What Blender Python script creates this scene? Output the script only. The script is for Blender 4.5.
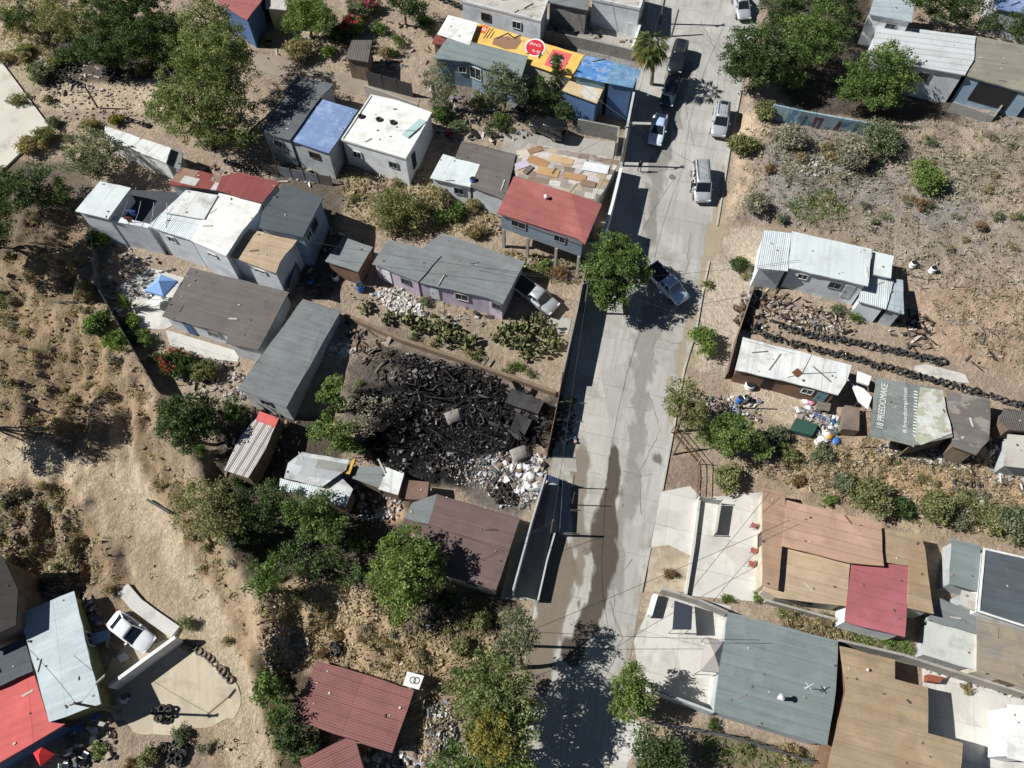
import bpy, bmesh, math, random
import numpy as np
from mathutils import Vector, Matrix
for _o in list(bpy.data.objects):
    bpy.data.objects.remove(_o)
S = bpy.context.scene
COL = S.collection
rnd = random.Random(11)
R = math.radians

# ------------------------------------------------------------------ camera, sky, sun, exposure
TILT, FPX, SLOPE, DIST = R(30), 700.0, 0.15, 70.0
CAM = Vector((0, -DIST*math.sin(TILT), DIST*math.cos(TILT)))
cd = bpy.data.cameras.new('camera'); cam = bpy.data.objects.new('camera', cd); COL.objects.link(cam)
cam.location = CAM; cam.rotation_euler = (TILT, 0, 0)
cd.sensor_width = 36; cd.lens = FPX*36/1024; cd.clip_start = 0.5; cd.clip_end = 6000
S.camera = cam
S.render.resolution_x, S.render.resolution_y = 1024, 768
SUN_EL, SUN_HEAD = R(41), R(-2)            # shadows head to +x and slightly to -y
W = bpy.data.worlds.new('World'); S.world = W; W.use_nodes = True
_n = W.node_tree.nodes; _n.clear()
_sky = _n.new('ShaderNodeTexSky'); _sky.sky_type = 'NISHITA'; _sky.sun_disc = False
_sky.sun_elevation = SUN_EL; _sky.sun_rotation = R(276) ; _sky.altitude = 1000; _sky.air_density = 0.5; _sky.dust_density = 0.2; _sky.ozone_density = 1.0
_bg = _n.new('ShaderNodeBackground'); _bg.inputs[1].default_value = 0.05
_wo = _n.new('ShaderNodeOutputWorld')
W.node_tree.links.new(_sky.outputs[0], _bg.inputs[0]); W.node_tree.links.new(_bg.outputs[0], _wo.inputs[0])
sl = bpy.data.lights.new('sun', 'SUN'); sl.energy = 5.0; sl.angle = R(0.5); sl.color = (1, 0.985, 0.962)
sun = bpy.data.objects.new('sun', sl); COL.objects.link(sun); sun.location = (-60, 10, 80)
_L = Vector((math.cos(SUN_EL)*math.cos(SUN_HEAD), math.cos(SUN_EL)*math.sin(SUN_HEAD), -math.sin(SUN_EL)))
sun.rotation_euler = _L.to_track_quat('-Z', 'Y').to_euler()
S.view_settings.view_transform = 'Standard'; S.view_settings.look = 'None'
S.view_settings.exposure = 0.37; S.view_settings.gamma = 1; S.view_settings.use_curve_mapping = False
S.cycles.max_bounces = 5; S.cycles.diffuse_bounces = 2; S.cycles.glossy_bounces = 2
S.cycles.transparent_max_bounces = 4; S.cycles.transmission_bounces = 2

# ------------------------------------------------------------------ helpers: tags, meshes
def tag(o, label=None, cat=None, group=None, kind=None):
    if label: o['label'] = label
    if cat: o['category'] = cat
    if group: o['group'] = group
    if kind: o['kind'] = kind
    return o

def empty(name, loc=(0, 0, 0), rz=0.0):
    o = bpy.data.objects.new(name, None); COL.objects.link(o)
    o.location = loc; o.rotation_euler = (0, 0, rz); o.empty_display_size = 0.3
    return o

def mobj(name, verts, faces, mat, parent=None, smooth=False):
    me = bpy.data.meshes.new(name); me.from_pydata([tuple(v) for v in verts], [], [tuple(f) for f in faces]); me.update()
    if mat: me.materials.append(mat)
    if smooth: me.shade_smooth()
    o = bpy.data.objects.new(name, me); COL.objects.link(o)
    if parent: o.parent = parent
    return o

class MB:
    def __init__(s): s.v = []; s.f = []
    def add(s, v, f):
        b = len(s.v); s.v += [tuple(p) for p in v]; s.f += [tuple(i+b for i in q) for q in f]; return s
    def box(s, c, d, rz=0.0, M=None):
        x, y, z = d[0]/2, d[1]/2, d[2]/2
        v = [Vector((a*x, b*y, e*z)) for e in (-1, 1) for b in (-1, 1) for a in (-1, 1)]
        m = M if M else Matrix.Rotation(rz, 3, 'Z')
        v = [m @ p + Vector(c) for p in v]
        return s.add(v, [(0, 2, 3, 1), (4, 5, 7, 6), (0, 1, 5, 4), (2, 6, 7, 3), (0, 4, 6, 2), (1, 3, 7, 5)])
    def bar(s, a, b, w, t=None):
        a = Vector(a); b = Vector(b); d = b-a; L = d.length
        if L < 1e-6: return s
        M = d.to_track_quat('X', 'Z').to_matrix()
        return s.box((a+b)/2, (L, w, t or w), M=M)
    def tube(s, a, b, r0, r1=None, n=8, cap=True):
        a = Vector(a); b = Vector(b); r1 = r0 if r1 is None else r1
        M = (b-a).to_track_quat('Z', 'X').to_matrix()
        v = []
        for p, r in ((a, r0), (b, r1)):
            v += [p + M @ Vector((r*math.cos(2*math.pi*i/n), r*math.sin(2*math.pi*i/n), 0)) for i in range(n)]
        f = [(i, (i+1) % n, n+(i+1) % n, n+i) for i in range(n)]
        if cap: f += [tuple(range(n-1, -1, -1)), tuple(range(n, 2*n))]
        return s.add(v, f)
    def path(s, pts, radii, n=7):
        for i in range(len(pts)-1): s.tube(pts[i], pts[i+1], radii[i], radii[i+1], n)
        return s
    def loft(s, rings, cap=True):
        n = len(rings[0]); v = [p for r in rings for p in r]; f = []
        for k in range(len(rings)-1):
            for i in range(n):
                j = (i+1) % n
                f.append((k*n+i, k*n+j, (k+1)*n+j, (k+1)*n+i))
        if cap: f += [tuple(range(n-1, -1, -1)), tuple(range((len(rings)-1)*n, len(rings)*n))]
        return s.add(v, f)
    def build(s, name, mat, parent=None, smooth=False):
        o = mobj(name, s.v, s.f, mat, parent, smooth)
        bm = bmesh.new(); bm.from_mesh(o.data); bmesh.ops.recalc_face_normals(bm, faces=bm.faces); bm.to_mesh(o.data); bm.free()
        return o

def bevel(o, w=0.03, seg=2):
    m = o.modifiers.new('edge_round', 'BEVEL'); m.width = w; m.segments = seg; m.limit_method = 'ANGLE'; m.angle_limit = R(40)
    return o

# ------------------------------------------------------------------ helpers: terrain and pixel rays
def base(x, y): return SLOPE*np.clip(y, -110, 110)
def ray(u, v):
    x, yy = (u-512)/FPX, -(v-384)/FPX
    return Vector((x, yy*math.cos(TILT)+math.sin(TILT), yy*math.sin(TILT)-math.cos(TILT)))
GX = np.arange(-84, 84.01, 0.3); GY = np.arange(-52, 92.01, 0.3)
XX, YY = np.meshgrid(GX, GY)
REL = np.zeros_like(XX)
def rel(x, y):
    fx = (x-GX[0])/0.3; fy = (y-GY[0])/0.3
    i = int(math.floor(fx)); j = int(math.floor(fy))
    if i < 0 or j < 0 or i >= len(GX)-1 or j >= len(GY)-1: return 0.0
    a, b = fx-i, fy-j
    return float((REL[j, i]*(1-a)+REL[j, i+1]*a)*(1-b)+(REL[j+1, i]*(1-a)+REL[j+1, i+1]*a)*b)
def gh(x, y): return float(base(x, y))+rel(x, y)
def pg(u, v, h=0.0):
    d = ray(u, v); r = 0.0
    for _ in range(5):
        # CAM + t d on z = SLOPE*y + r + h
        t = (SLOPE*CAM.y + r + h - CAM.z)/(d.z - SLOPE*d.y)
        p = CAM + d*t; r = rel(p.x, p.y)
    return p
def pz(u, v, z):
    d = ray(u, v); return CAM + d*((z-CAM.z)/d.z)
def pix(p):
    q = Vector(p)-CAM; c, s = math.cos(TILT), math.sin(TILT)
    dep = -(-q.y*s + q.z*c); up = q.y*c + q.z*s
    return 512+FPX*q.x/dep, 384-FPX*up/dep
_D = -(-(YY-CAM.y)*math.sin(TILT) + (base(XX, YY)-CAM.z)*math.cos(TILT))
UU = 512+FPX*(XX-CAM.x)/_D
VV = 384-FPX*((YY-CAM.y)*math.cos(TILT)+(base(XX, YY)-CAM.z)*math.sin(TILT))/_D
def pmask(poly):
    m = np.zeros(XX.shape, bool); n = len(poly)
    for i in range(n):
        x0, y0 = poly[i]; x1, y1 = poly[(i+1) % n]
        if y0 == y1: continue
        c = ((VV < y0) != (VV < y1)) & (UU < (x1-x0)*(VV-y0)/(y1-y0)+x0)
        m ^= c
    return m
def blur(a, r):
    a = a.astype(float); k = max(1, int(round(r/0.3)))
    for _ in range(2):
        for ax in (0, 1):
            p = np.pad(a, [(k, k) if q == ax else (0, 0) for q in (0, 1)], mode='edge')
            c = np.cumsum(p, axis=ax); z = np.zeros_like(np.take(c, [0], axis=ax)); c = np.concatenate([z, c], axis=ax)
            n = 2*k+1; L = a.shape[ax]
            a = (np.take(c, range(n, n+L), axis=ax)-np.take(c, range(0, L), axis=ax))/n
    return a
def fbm(x, y, sc, octv=4, seed=0):
    out = np.zeros_like(x); amp = 1.0; tot = 0
    for o in range(octv):
        g = np.random.RandomState(seed*17+o).rand(256, 256)
        fx = x/sc*2**o+37.3*o; fy = y/sc*2**o+11.7*o
        i = np.floor(fx).astype(int); j = np.floor(fy).astype(int); a = fx-i; b = fy-j
        a = a*a*(3-2*a); b = b*b*(3-2*b); i0 = i % 256; i1 = (i+1) % 256; j0 = j % 256; j1 = (j+1) % 256
        out += amp*((g[j0, i0]*(1-a)+g[j0, i1]*a)*(1-b)+(g[j1, i0]*(1-a)+g[j1, i1]*a)*b); tot += amp; amp *= 0.5
    return out/tot

# ------------------------------------------------------------------ materials
def lin(c):
    c = c/255.0; return c/12.92 if c <= 0.04045 else ((c+0.055)/1.055)**2.4
def c(r, g, b, k=0.92): return tuple(min(0.82, max(0.004, lin(q)*k)) for q in (r, g, b))
_mats = {}
class NT:
    def __init__(s, m):
        s.m = m; m.use_nodes = True; s.n = m.node_tree.nodes; s.l = m.node_tree.links; s.n.clear()
        s.out = s.new('ShaderNodeOutputMaterial'); s.b = s.new('ShaderNodeBsdfPrincipled'); s.link(s.b.outputs[0], s.out.inputs[0])
    def new(s, t, **k):
        n = s.n.new(t)
        for a, b in k.items(): setattr(n, a, b)
        return n
    def link(s, a, b): s.l.new(a, b)
    def val(s, sock, v):
        if hasattr(v, 'links'): s.link(v, sock)
        else: sock.default_value = v
    def math(s, op, a, b=None, cl=False):
        n = s.new('ShaderNodeMath', operation=op, use_clamp=cl); s.val(n.inputs[0], a)
        if b is not None: s.val(n.inputs[1], b)
        return n.outputs[0]
    def noise(s, vec, scale, detail=4, rough=0.55, stretch=None):
        n = s.new('ShaderNodeTexNoise'); n.inputs['Scale'].default_value = scale; n.inputs['Detail'].default_value = detail; n.inputs['Roughness'].default_value = rough
        if stretch:
            mp = s.new('ShaderNodeMapping'); mp.inputs['Scale'].default_value = stretch; s.link(vec, mp.inputs[0]); vec = mp.outputs[0]
        s.link(vec, n.inputs['Vector']); return n.outputs['Fac']
    def ramp(s, f, lo, hi):
        n = s.new('ShaderNodeMapRange', clamp=True); s.val(n.inputs[0], f); n.inputs[1].default_value = lo; n.inputs[2].default_value = hi
        return n.outputs[0]
    def mix(s, f, a, b, mode='MIX'):
        n = s.new('ShaderNodeMix', data_type='RGBA', blend_type=mode); s.val(n.inputs[0], f)
        for q, k in ((a, 6), (b, 7)):
            if isinstance(q, tuple): q = q if len(q) == 4 else q+(1,)
            s.val(n.inputs[k], q)
        return n.outputs[2]

def M(name, col, rough=0.85, var=0.22, vs=0.5, stain=None, streak=None, corr=None, seam=None, seam2=None, bump=0.3, gs=18, grain=0.12, metal=0.0, patch=None, spec=0.3):
    """col, with broad tonal variation, stains (colour, amount 0-1, scale), run streaks (colour, amount, axis), corrugation (period, axis), seams (period, axis, darkness)"""
    if name in _mats: return _mats[name]
    m = bpy.data.materials.new(name); t = NT(m); _mats[name] = m
    tc = t.new('ShaderNodeTexCoord').outputs['Object']
    oi = t.new('ShaderNodeObjectInfo').outputs['Random']
    off = t.new('ShaderNodeVectorMath', operation='ADD'); t.link(tc, off.inputs[0])
    cmb = t.new('ShaderNodeCombineXYZ'); t.link(t.math('MULTIPLY', oi, 91.0), cmb.inputs[0]); t.link(t.math('MULTIPLY', oi, 57.0), cmb.inputs[1]); t.link(cmb.outputs[0], off.inputs[1])
    P = off.outputs[0]
    sx = t.new('ShaderNodeSeparateXYZ'); t.link(tc, sx.inputs[0])
    lo = tuple(q*(1-var) for q in col); hi = tuple(min(0.9, q*(1+var)) for q in col)
    colr = t.mix(t.ramp(t.noise(P, vs, 6, 0.6), 0.3, 0.7), lo, hi)
    if patch:       # big blotches of another tone with a clear border
        colr = t.mix(t.math('MULTIPLY', t.ramp(t.noise(P, patch[2], 3, 0.5), 0.52, 0.56), patch[1]), colr, patch[0])
    if stain:
        colr = t.mix(t.math('MULTIPLY', t.ramp(t.noise(P, stain[2], 7, 0.68), 0.52, 0.68), stain[1]), colr, stain[0])
    if streak:
        st = (0.12, 2.2, 1) if streak[2] == 0 else (2.2, 0.12, 1)
        colr = t.mix(t.math('MULTIPLY', t.ramp(t.noise(P, 1.0, 6, 0.65, st), 0.47, 0.72), streak[1]), colr, streak[0])
    if grain:
        colr = t.mix(1.0, colr, t.mix(t.ramp(t.noise(P, gs, 3, 0.7), 0.25, 0.75), (1-grain,)*3, (1+grain,)*3), 'MULTIPLY')
    h = t.math('MULTIPLY', t.noise(P, gs, 4, 0.6), bump*0.06)
    for q in (seam, seam2):
        if q:
            k = t.math('FRACT', t.math('DIVIDE', t.math('ADD', sx.outputs[q[1]], t.math('MULTIPLY', t.noise(P, 0.35, 2), 0.16)), q[0]))
            wv = min(0.09, 0.05/q[0]) if len(q) < 4 else q[3]/q[0]
            kk = t.math('LESS_THAN', k, wv)
            colr = t.mix(t.math('MULTIPLY', kk, q[2]), colr, tuple(v*0.4 for v in col))
            # each sheet of its own tone
            sid = t.math('FLOOR', t.math('DIVIDE', t.math('ADD', sx.outputs[q[1]], 0.0), q[0]))
            wn = t.new('ShaderNodeTexWhiteNoise', noise_dimensions='1D'); t.link(t.math('ADD', sid, t.math('MULTIPLY', oi, 40)), wn.inputs['W'])
            colr = t.mix(1.0, colr, t.mix(wn.outputs['Value'], (0.95,)*3, (1.03,)*3), 'MULTIPLY')
            h = t.math('SUBTRACT', h, t.math('MULTIPLY', kk, 0.02))
    if corr:
        w = t.math('SINE', t.math('MULTIPLY', sx.outputs[corr[1]], 2*math.pi/corr[0]))
        h = t.math('ADD', h, t.math('MULTIPLY', w, corr[0]*0.06))
        colr = t.mix(1.0, colr, t.mix(t.ramp(w, -1, -0.2), (0.92,)*3, (1,)*3), 'MULTIPLY')
    bp = t.new('ShaderNodeBump'); bp.inputs['Strength'].default_value = 1.0; bp.inputs['Distance'].default_value = 1.0
    t.link(h, bp.inputs['Height']); t.link(bp.outputs[0], t.b.inputs['Normal'])
    t.link(colr, t.b.inputs['Base Color'])
    t.b.inputs['Roughness'].default_value = rough; t.b.inputs['Metallic'].default_value = metal
    t.b.inputs['Specular IOR Level'].default_value = spec
    return m

def paint(name, col, rough=0.35, metal=0.0, coat=0.0, var=0.06):
    if name in _mats: return _mats[name]
    m = bpy.data.materials.new(name); t = NT(m); _mats[name] = m
    tc = t.new('ShaderNodeTexCoord').outputs['Object']
    t.link(t.mix(t.noise(tc, 2.5, 5, 0.65), tuple(q*(1-var) for q in col), tuple(min(.9, q*(1+var)) for q in col)), t.b.inputs['Base Color'])
    t.link(t.math('ADD', t.math('MULTIPLY', t.noise(tc, 5, 4), 0.2), rough-0.1), t.b.inputs['Roughness'])
    t.b.inputs['Metallic'].default_value = metal; t.b.inputs['Coat Weight'].default_value = coat
    return m

def leafmat(name, c0, c1, c2):
    if name in _mats: return _mats[name]
    m = bpy.data.materials.new(name); t = NT(m); _mats[name] = m
    at = t.new('ShaderNodeAttribute', attribute_name='tint'); f = at.outputs['Fac']
    col = t.mix(t.ramp(f, 0, 0.5), c0, c1); col = t.mix(t.ramp(f, 0.5, 1.0), col, c2)
    t.link(col, t.b.inputs['Base Color']); t.b.inputs['Roughness'].default_value = 0.6; t.b.inputs['Specular IOR Level'].default_value = 0.25
    tr = t.new('ShaderNodeBsdfTranslucent'); t.link(t.mix(1.0, col, (1.2, 1.25, 0.6), 'MULTIPLY'), tr.inputs[0])
    mx = t.new('ShaderNodeMixShader'); mx.inputs[0].default_value = 0.36
    t.link(t.b.outputs[0], mx.inputs[1]); t.link(tr.outputs[0], mx.inputs[2]); t.link(mx.outputs[0], t.out.inputs[0])
    return m
# ------------------------------------------------------------------ terrain relief and soil colours
ROAD = [(655, -45), (641, 60), (619, 165), (601, 250), (577, 320), (556, 440), (545, 520), (533, 610), (516, 768), (508, 830),
        (598, 830), (608, 768), (618, 715), (634, 636), (650, 545), (662, 491), (674, 426), (684, 370), (696, 330), (703, 290), (713, 250), (722, 190), (731, 140), (741, 90), (748, 60), (768, -45)]
LOT_R = [(702, 232), (762, 226), (770, 250), (752, 300), (738, 372), (690, 372)]
APRON = [(661, 492), (690, 486), (701, 498), (764, 492), (762, 602), (692, 596), (655, 560), (651, 545)]
PATIO = [(655, 596), (690, 598), (731, 606), (722, 712), (640, 690), (634, 640)]
FLAT = [ROAD, APRON, PATIO,
        [(0, 60), (50, 127), (0, 175), (-60, 190), (-60, 40)],
        [(118, 275), (190, 270), (260, 350), (240, 385), (150, 350), (128, 300)],
        [(100, 612), (150, 590), (215, 660), (245, 720), (200, 745), (130, 730), (95, 690)],
        [(505, 125), (625, 140), (600, 210), (500, 185)],
        [(545, 5), (660, 15), (645, 62), (540, 45)],
        [(360, 300), (520, 290), (600, 300), (585, 345), (370, 330)],
        [(920, 640), (1040, 640), (1040, 800), (920, 790)],
        [(250, 50), (425, 85), (420, 110), (250, 75)],
        [(730, 365), (850, 390), (800, 420), (725, 405)], LOT_R]
flat = np.zeros(XX.shape, bool)
for p_ in FLAT: flat |= pmask(p_)
keep = 1-np.clip(blur(flat, 0.6)*4, 0, 1); keep[flat] = 0; keep = np.where(keep > 0.98, 1, keep)
keep2 = np.clip(blur(keep, 0.9)*1.2-0.2, 0, 1)*keep
HILL = [(-200, 215), (70, 205), (95, 290), (150, 390), (165, 440), (205, 490), (230, 560), (250, 650), (300, 780), (230, 780), (160, 640), (90, 590), (-200, 600)]
TRACK = [(-60, 430), (40, 443), (88, 462), (122, 470), (105, 400), (113, 395), (140, 470), (175, 530), (215, 600), (255, 690), (285, 780), (230, 780), (205, 690), (160, 620), (120, 560), (95, 520), (75, 482), (-60, 470)]
GULLY = [(-60, 478), (60, 480), (80, 520), (105, 580), (60, 600), (-60, 590)]
VAC = [(740, 100), (782, 118), (880, 132), (960, 112), (1090, 118), (1090, 400), (960, 345), (905, 275), (840, 235), (768, 225), (735, 222), (722, 205), (733, 150)]
SIDE_R = [(750, 440), (870, 440), (1090, 480), (1090, 545), (930, 525), (880, 515), (770, 478), (745, 470)]
BURN = [(372, 352), (392, 346), (430, 358), (500, 384), (549, 404), (548, 445), (520, 458), (480, 462), (440, 490), (400, 478), (368, 470), (372, 440), (362, 400)]
MIDGAP = [(335, 165), (430, 170), (500, 195), (500, 235), (440, 235), (390, 238), (345, 215)]
LOWMID = [(255, 590), (300, 580), (430, 590), (520, 610), (470, 700), (430, 780), (400, 700), (320, 655), (265, 680)]
def bl(poly, r): return blur(pmask(poly), r)
n1 = fbm(XX, YY, 7, 5, 1); n2 = fbm(XX, YY, 1.6, 4, 2); n3 = fbm(XX, YY, 3.2, 4, 3)
ridge = 1-np.abs(2*fbm(XX*1.0+0.3*YY, YY*0.45, 4.5, 4, 5)-1)
hill = np.clip(bl(HILL, 2)-0.9*bl(TRACK, 1.0), 0, 1); vac = bl(VAC, 1.6); gul = bl(GULLY, 1.5); sid = bl(SIDE_R, 0.9); mid = bl(MIDGAP, 1.0); low = bl(LOWMID, 1.2); brn = bl(BURN, 0.9); trk = bl(TRACK, 0.8)
n4 = fbm(XX, YY, .9, 3, 41)
REL += 0.5*(n1-0.5)+0.22*(n2-0.5)+.12*(n4-.5)
REL += hill*(3.3*(ridge-0.75)+0.8*(n3-0.5)+0.7*(n2-.5)+.45*(n4-.5)) + gul*(2.8*(ridge-0.8)+1.1*(n3-0.5)+.8*(n2-.5)+.5*(n4-.5))
REL += vac*(1.1+0.6*(n3-0.5)+0.35*(n2-.5)) + sid*(0.4*(n3-.5)+0.5*(n2-.5)+0.9*(ridge-.75)) + mid*(0.9*(n3-0.4)+.3*(n2-.5)) + low*(0.8*(n3-0.5)+.9*(ridge-.75)+.3*(n2-.5))
REL += brn*(0.2+0.7*(n2-0.45))-0.25*trk+trk*0.25*(fbm(XX*1.4-YY*0.5, YY*0.2, 1.2, 3, 8)-.5)
SCARP = [(92, 280), (150, 388), (160, 440), (190, 468), (232, 560), (258, 620), (262, 700), (290, 650), (288, 600), (262, 560), (228, 510), (194, 440), (160, 400), (135, 350)]
REL += bl(SCARP, .6)*1.7*np.clip(.6+1.3*n3, 0, 1.4)-1.8*bl(GULLY, .5)*np.clip(n3*1.8, 0, 1.2)+.9*bl(LOWMID, .6)*np.clip(.4+1.2*n3, 0, 1.3)
REL *= keep2
edge = np.minimum(np.minimum(XX-GX[0], GX[-1]-XX), np.minimum(YY-GY[0], GY[-1]-YY)); REL *= np.clip(edge/8, 0, 1)

col = np.empty(XX.shape+(3,)); 
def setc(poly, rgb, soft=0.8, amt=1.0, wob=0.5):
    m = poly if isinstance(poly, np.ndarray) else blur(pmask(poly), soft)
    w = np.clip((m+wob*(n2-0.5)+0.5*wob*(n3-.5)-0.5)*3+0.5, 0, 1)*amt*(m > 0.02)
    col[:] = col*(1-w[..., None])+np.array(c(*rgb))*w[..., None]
col[:] = np.array(c(172, 146, 113))
def circ(u, v, r, ry=None): return [(u+r*math.cos(a*0.5236), v+(ry or r*0.8)*math.sin(a*0.5236)) for a in range(12)]
setc(HILL, (186, 156, 116), 1.5)
setc(GULLY, (146, 130, 108), 1.5)
for q in ((20, 350, 60), (60, 380, 40), (15, 300, 40), (150, 430, 30), (60, 545, 30), (140, 560, 25), (95, 560, 30)): setc(circ(*q), (141, 119, 91), 1.5, 0.75, 1.1)
for q in ((110, 350, 22, 60), (120, 420, 18, 50), (40, 325, 26), (210, 560, 16, 40)): setc(circ(*q), (203, 170, 120), 1.5, 0.8, 1.0)
setc(HILL, (150, 126, 96), 3, .85, 1.5)
setc(TRACK, (208, 187, 152), 1.0, 1.0, 0.3)
for off in (-9, 9, 26): setc([(78+off*.5, 462), (90+off*.6, 470), (118+off, 520), (160+off, 598), (205+off, 690), (228+off*.7, 775), (224+off*.7, 775), (200+off, 690), (155+off, 600), (112+off, 522), (84+off*.6, 474), (74+off*.5, 466)], (168, 146, 113), .35, .75, .9)
setc([(90, 480), (110, 480), (160, 560), (205, 640), (240, 740), (225, 745), (190, 660), (140, 580)], (168, 146, 114), .7, .8, .8)
setc([(-60, 5), (40, 0), (60, 50), (20, 130), (-60, 60)], (183, 162, 121), 1.5, .8)
setc([(25, 92), (60, 86), (130, 80), (180, 70), (200, 100), (150, 118), (110, 108), (30, 112)], (198, 173, 132), .8)
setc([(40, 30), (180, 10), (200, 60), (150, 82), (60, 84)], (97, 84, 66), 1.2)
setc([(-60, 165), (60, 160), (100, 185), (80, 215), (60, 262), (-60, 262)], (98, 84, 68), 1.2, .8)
setc(VAC, (158, 139, 117), 1.2)
for q in ((800, 160, 45, 20), (850, 190, 50, 22), (940, 215, 40, 20), (790, 200, 30)): setc(circ(*q), (148, 139, 128), 1.2, .8, 1.1)
for q in ((950, 150, 40, 18), (980, 300, 60, 40), (1000, 200, 30)): setc(circ(*q), (176, 150, 118), 1.2, .8, 1.0)
setc([(742, 110), (775, 120), (752, 170), (742, 222), (724, 215), (735, 150)], (192, 162, 121), .8)
setc([(890, 290), (1090, 300), (1090, 400), (940, 360), (900, 330)], (180, 146, 108), 1.2)
setc(SIDE_R, (178, 150, 114), 1.0); setc([(880, 470), (980, 480), (960, 500), (880, 495)], (188, 155, 112), .7)
setc(LOT_R, (199, 177, 144), .6); setc([(738, 365), (850, 392), (800, 425), (725, 405)], (196, 172, 135), .6)
setc([(668, 454), (702, 460), (696, 489), (662, 487)], (156, 125, 98), .3, 1, .1)
setc([(770, 330), (860, 350), (1000, 395), (1000, 405), (860, 365), (770, 345)], (180, 149, 110), .5)
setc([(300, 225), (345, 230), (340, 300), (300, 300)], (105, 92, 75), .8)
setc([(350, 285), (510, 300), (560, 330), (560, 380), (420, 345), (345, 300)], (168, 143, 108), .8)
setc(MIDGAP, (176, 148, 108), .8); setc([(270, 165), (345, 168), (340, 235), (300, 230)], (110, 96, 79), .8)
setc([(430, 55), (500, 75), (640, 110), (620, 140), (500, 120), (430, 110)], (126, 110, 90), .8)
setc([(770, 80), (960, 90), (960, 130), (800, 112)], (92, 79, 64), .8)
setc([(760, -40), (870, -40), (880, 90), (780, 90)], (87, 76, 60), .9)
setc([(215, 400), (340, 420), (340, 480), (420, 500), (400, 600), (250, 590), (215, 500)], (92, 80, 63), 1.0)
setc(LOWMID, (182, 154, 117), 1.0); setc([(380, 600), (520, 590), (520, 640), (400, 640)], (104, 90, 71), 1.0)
setc([(425, 690), (460, 690), (465, 760), (430, 780)], (168, 149, 130), .6)
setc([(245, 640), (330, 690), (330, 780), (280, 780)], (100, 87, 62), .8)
setc([(780, 615), (920, 650), (910, 665), (790, 640)], (131, 119, 78), .5, .9, .8)
setc([(690, 725), (830, 755), (830, 800), (690, 800)], (134, 115, 84), .6)
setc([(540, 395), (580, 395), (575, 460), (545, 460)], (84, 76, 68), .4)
asht = np.clip(bl(circ(395, 395, 60, 70), 2)+0, 0, 1); setc(asht, (96, 86, 76), 1, .9, .9)
setc(BURN, (84, 76, 68), 2.2, .9, 1.0)
setc(BURN, (38, 36, 35), 1.2, 1.0, 1.0)
setc([(345, 318), (400, 338), (470, 362), (556, 392), (552, 404), (500, 384), (430, 358), (380, 345), (345, 332)], (146, 126, 103), .5, 1, .3)
setc([(488, 20), (545, 30), (640, 58), (640, 74), (588, 56), (500, 30)], (146, 142, 135), .5, 1, .2)
setc(circ(393, 512, 13, 14), (206, 158, 106), .5)
setc(circ(405, 435, 58, 30), (26, 25, 25), 1.2, 1.0, .9)
setc(circ(378, 370, 24, 20), (104, 92, 78), 1, .8, 1.2)
setc([(478, 455), (550, 450), (545, 490), (520, 520), (470, 500)], (118, 108, 96), .6)
CELL = (fbm(XX, YY, 0.9, 3, 12)-.5); col *= (1+0.35*(n2-.5)+0.3*CELL+0.25*(n1-.5))[..., None]
grey_ = col.mean(-1, keepdims=True); warm = np.clip(bl(HILL, 2)+bl(LOWMID, 2)+bl(SIDE_R, 2)+bl(TRACK, 1), 0, 1)[..., None]; sat = .62+.2*warm; col = np.clip((col*sat+grey_*(1-sat))*1.33, 0.004, 2); col *= np.minimum(1, .62/col.max(-1, keepdims=True))

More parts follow.
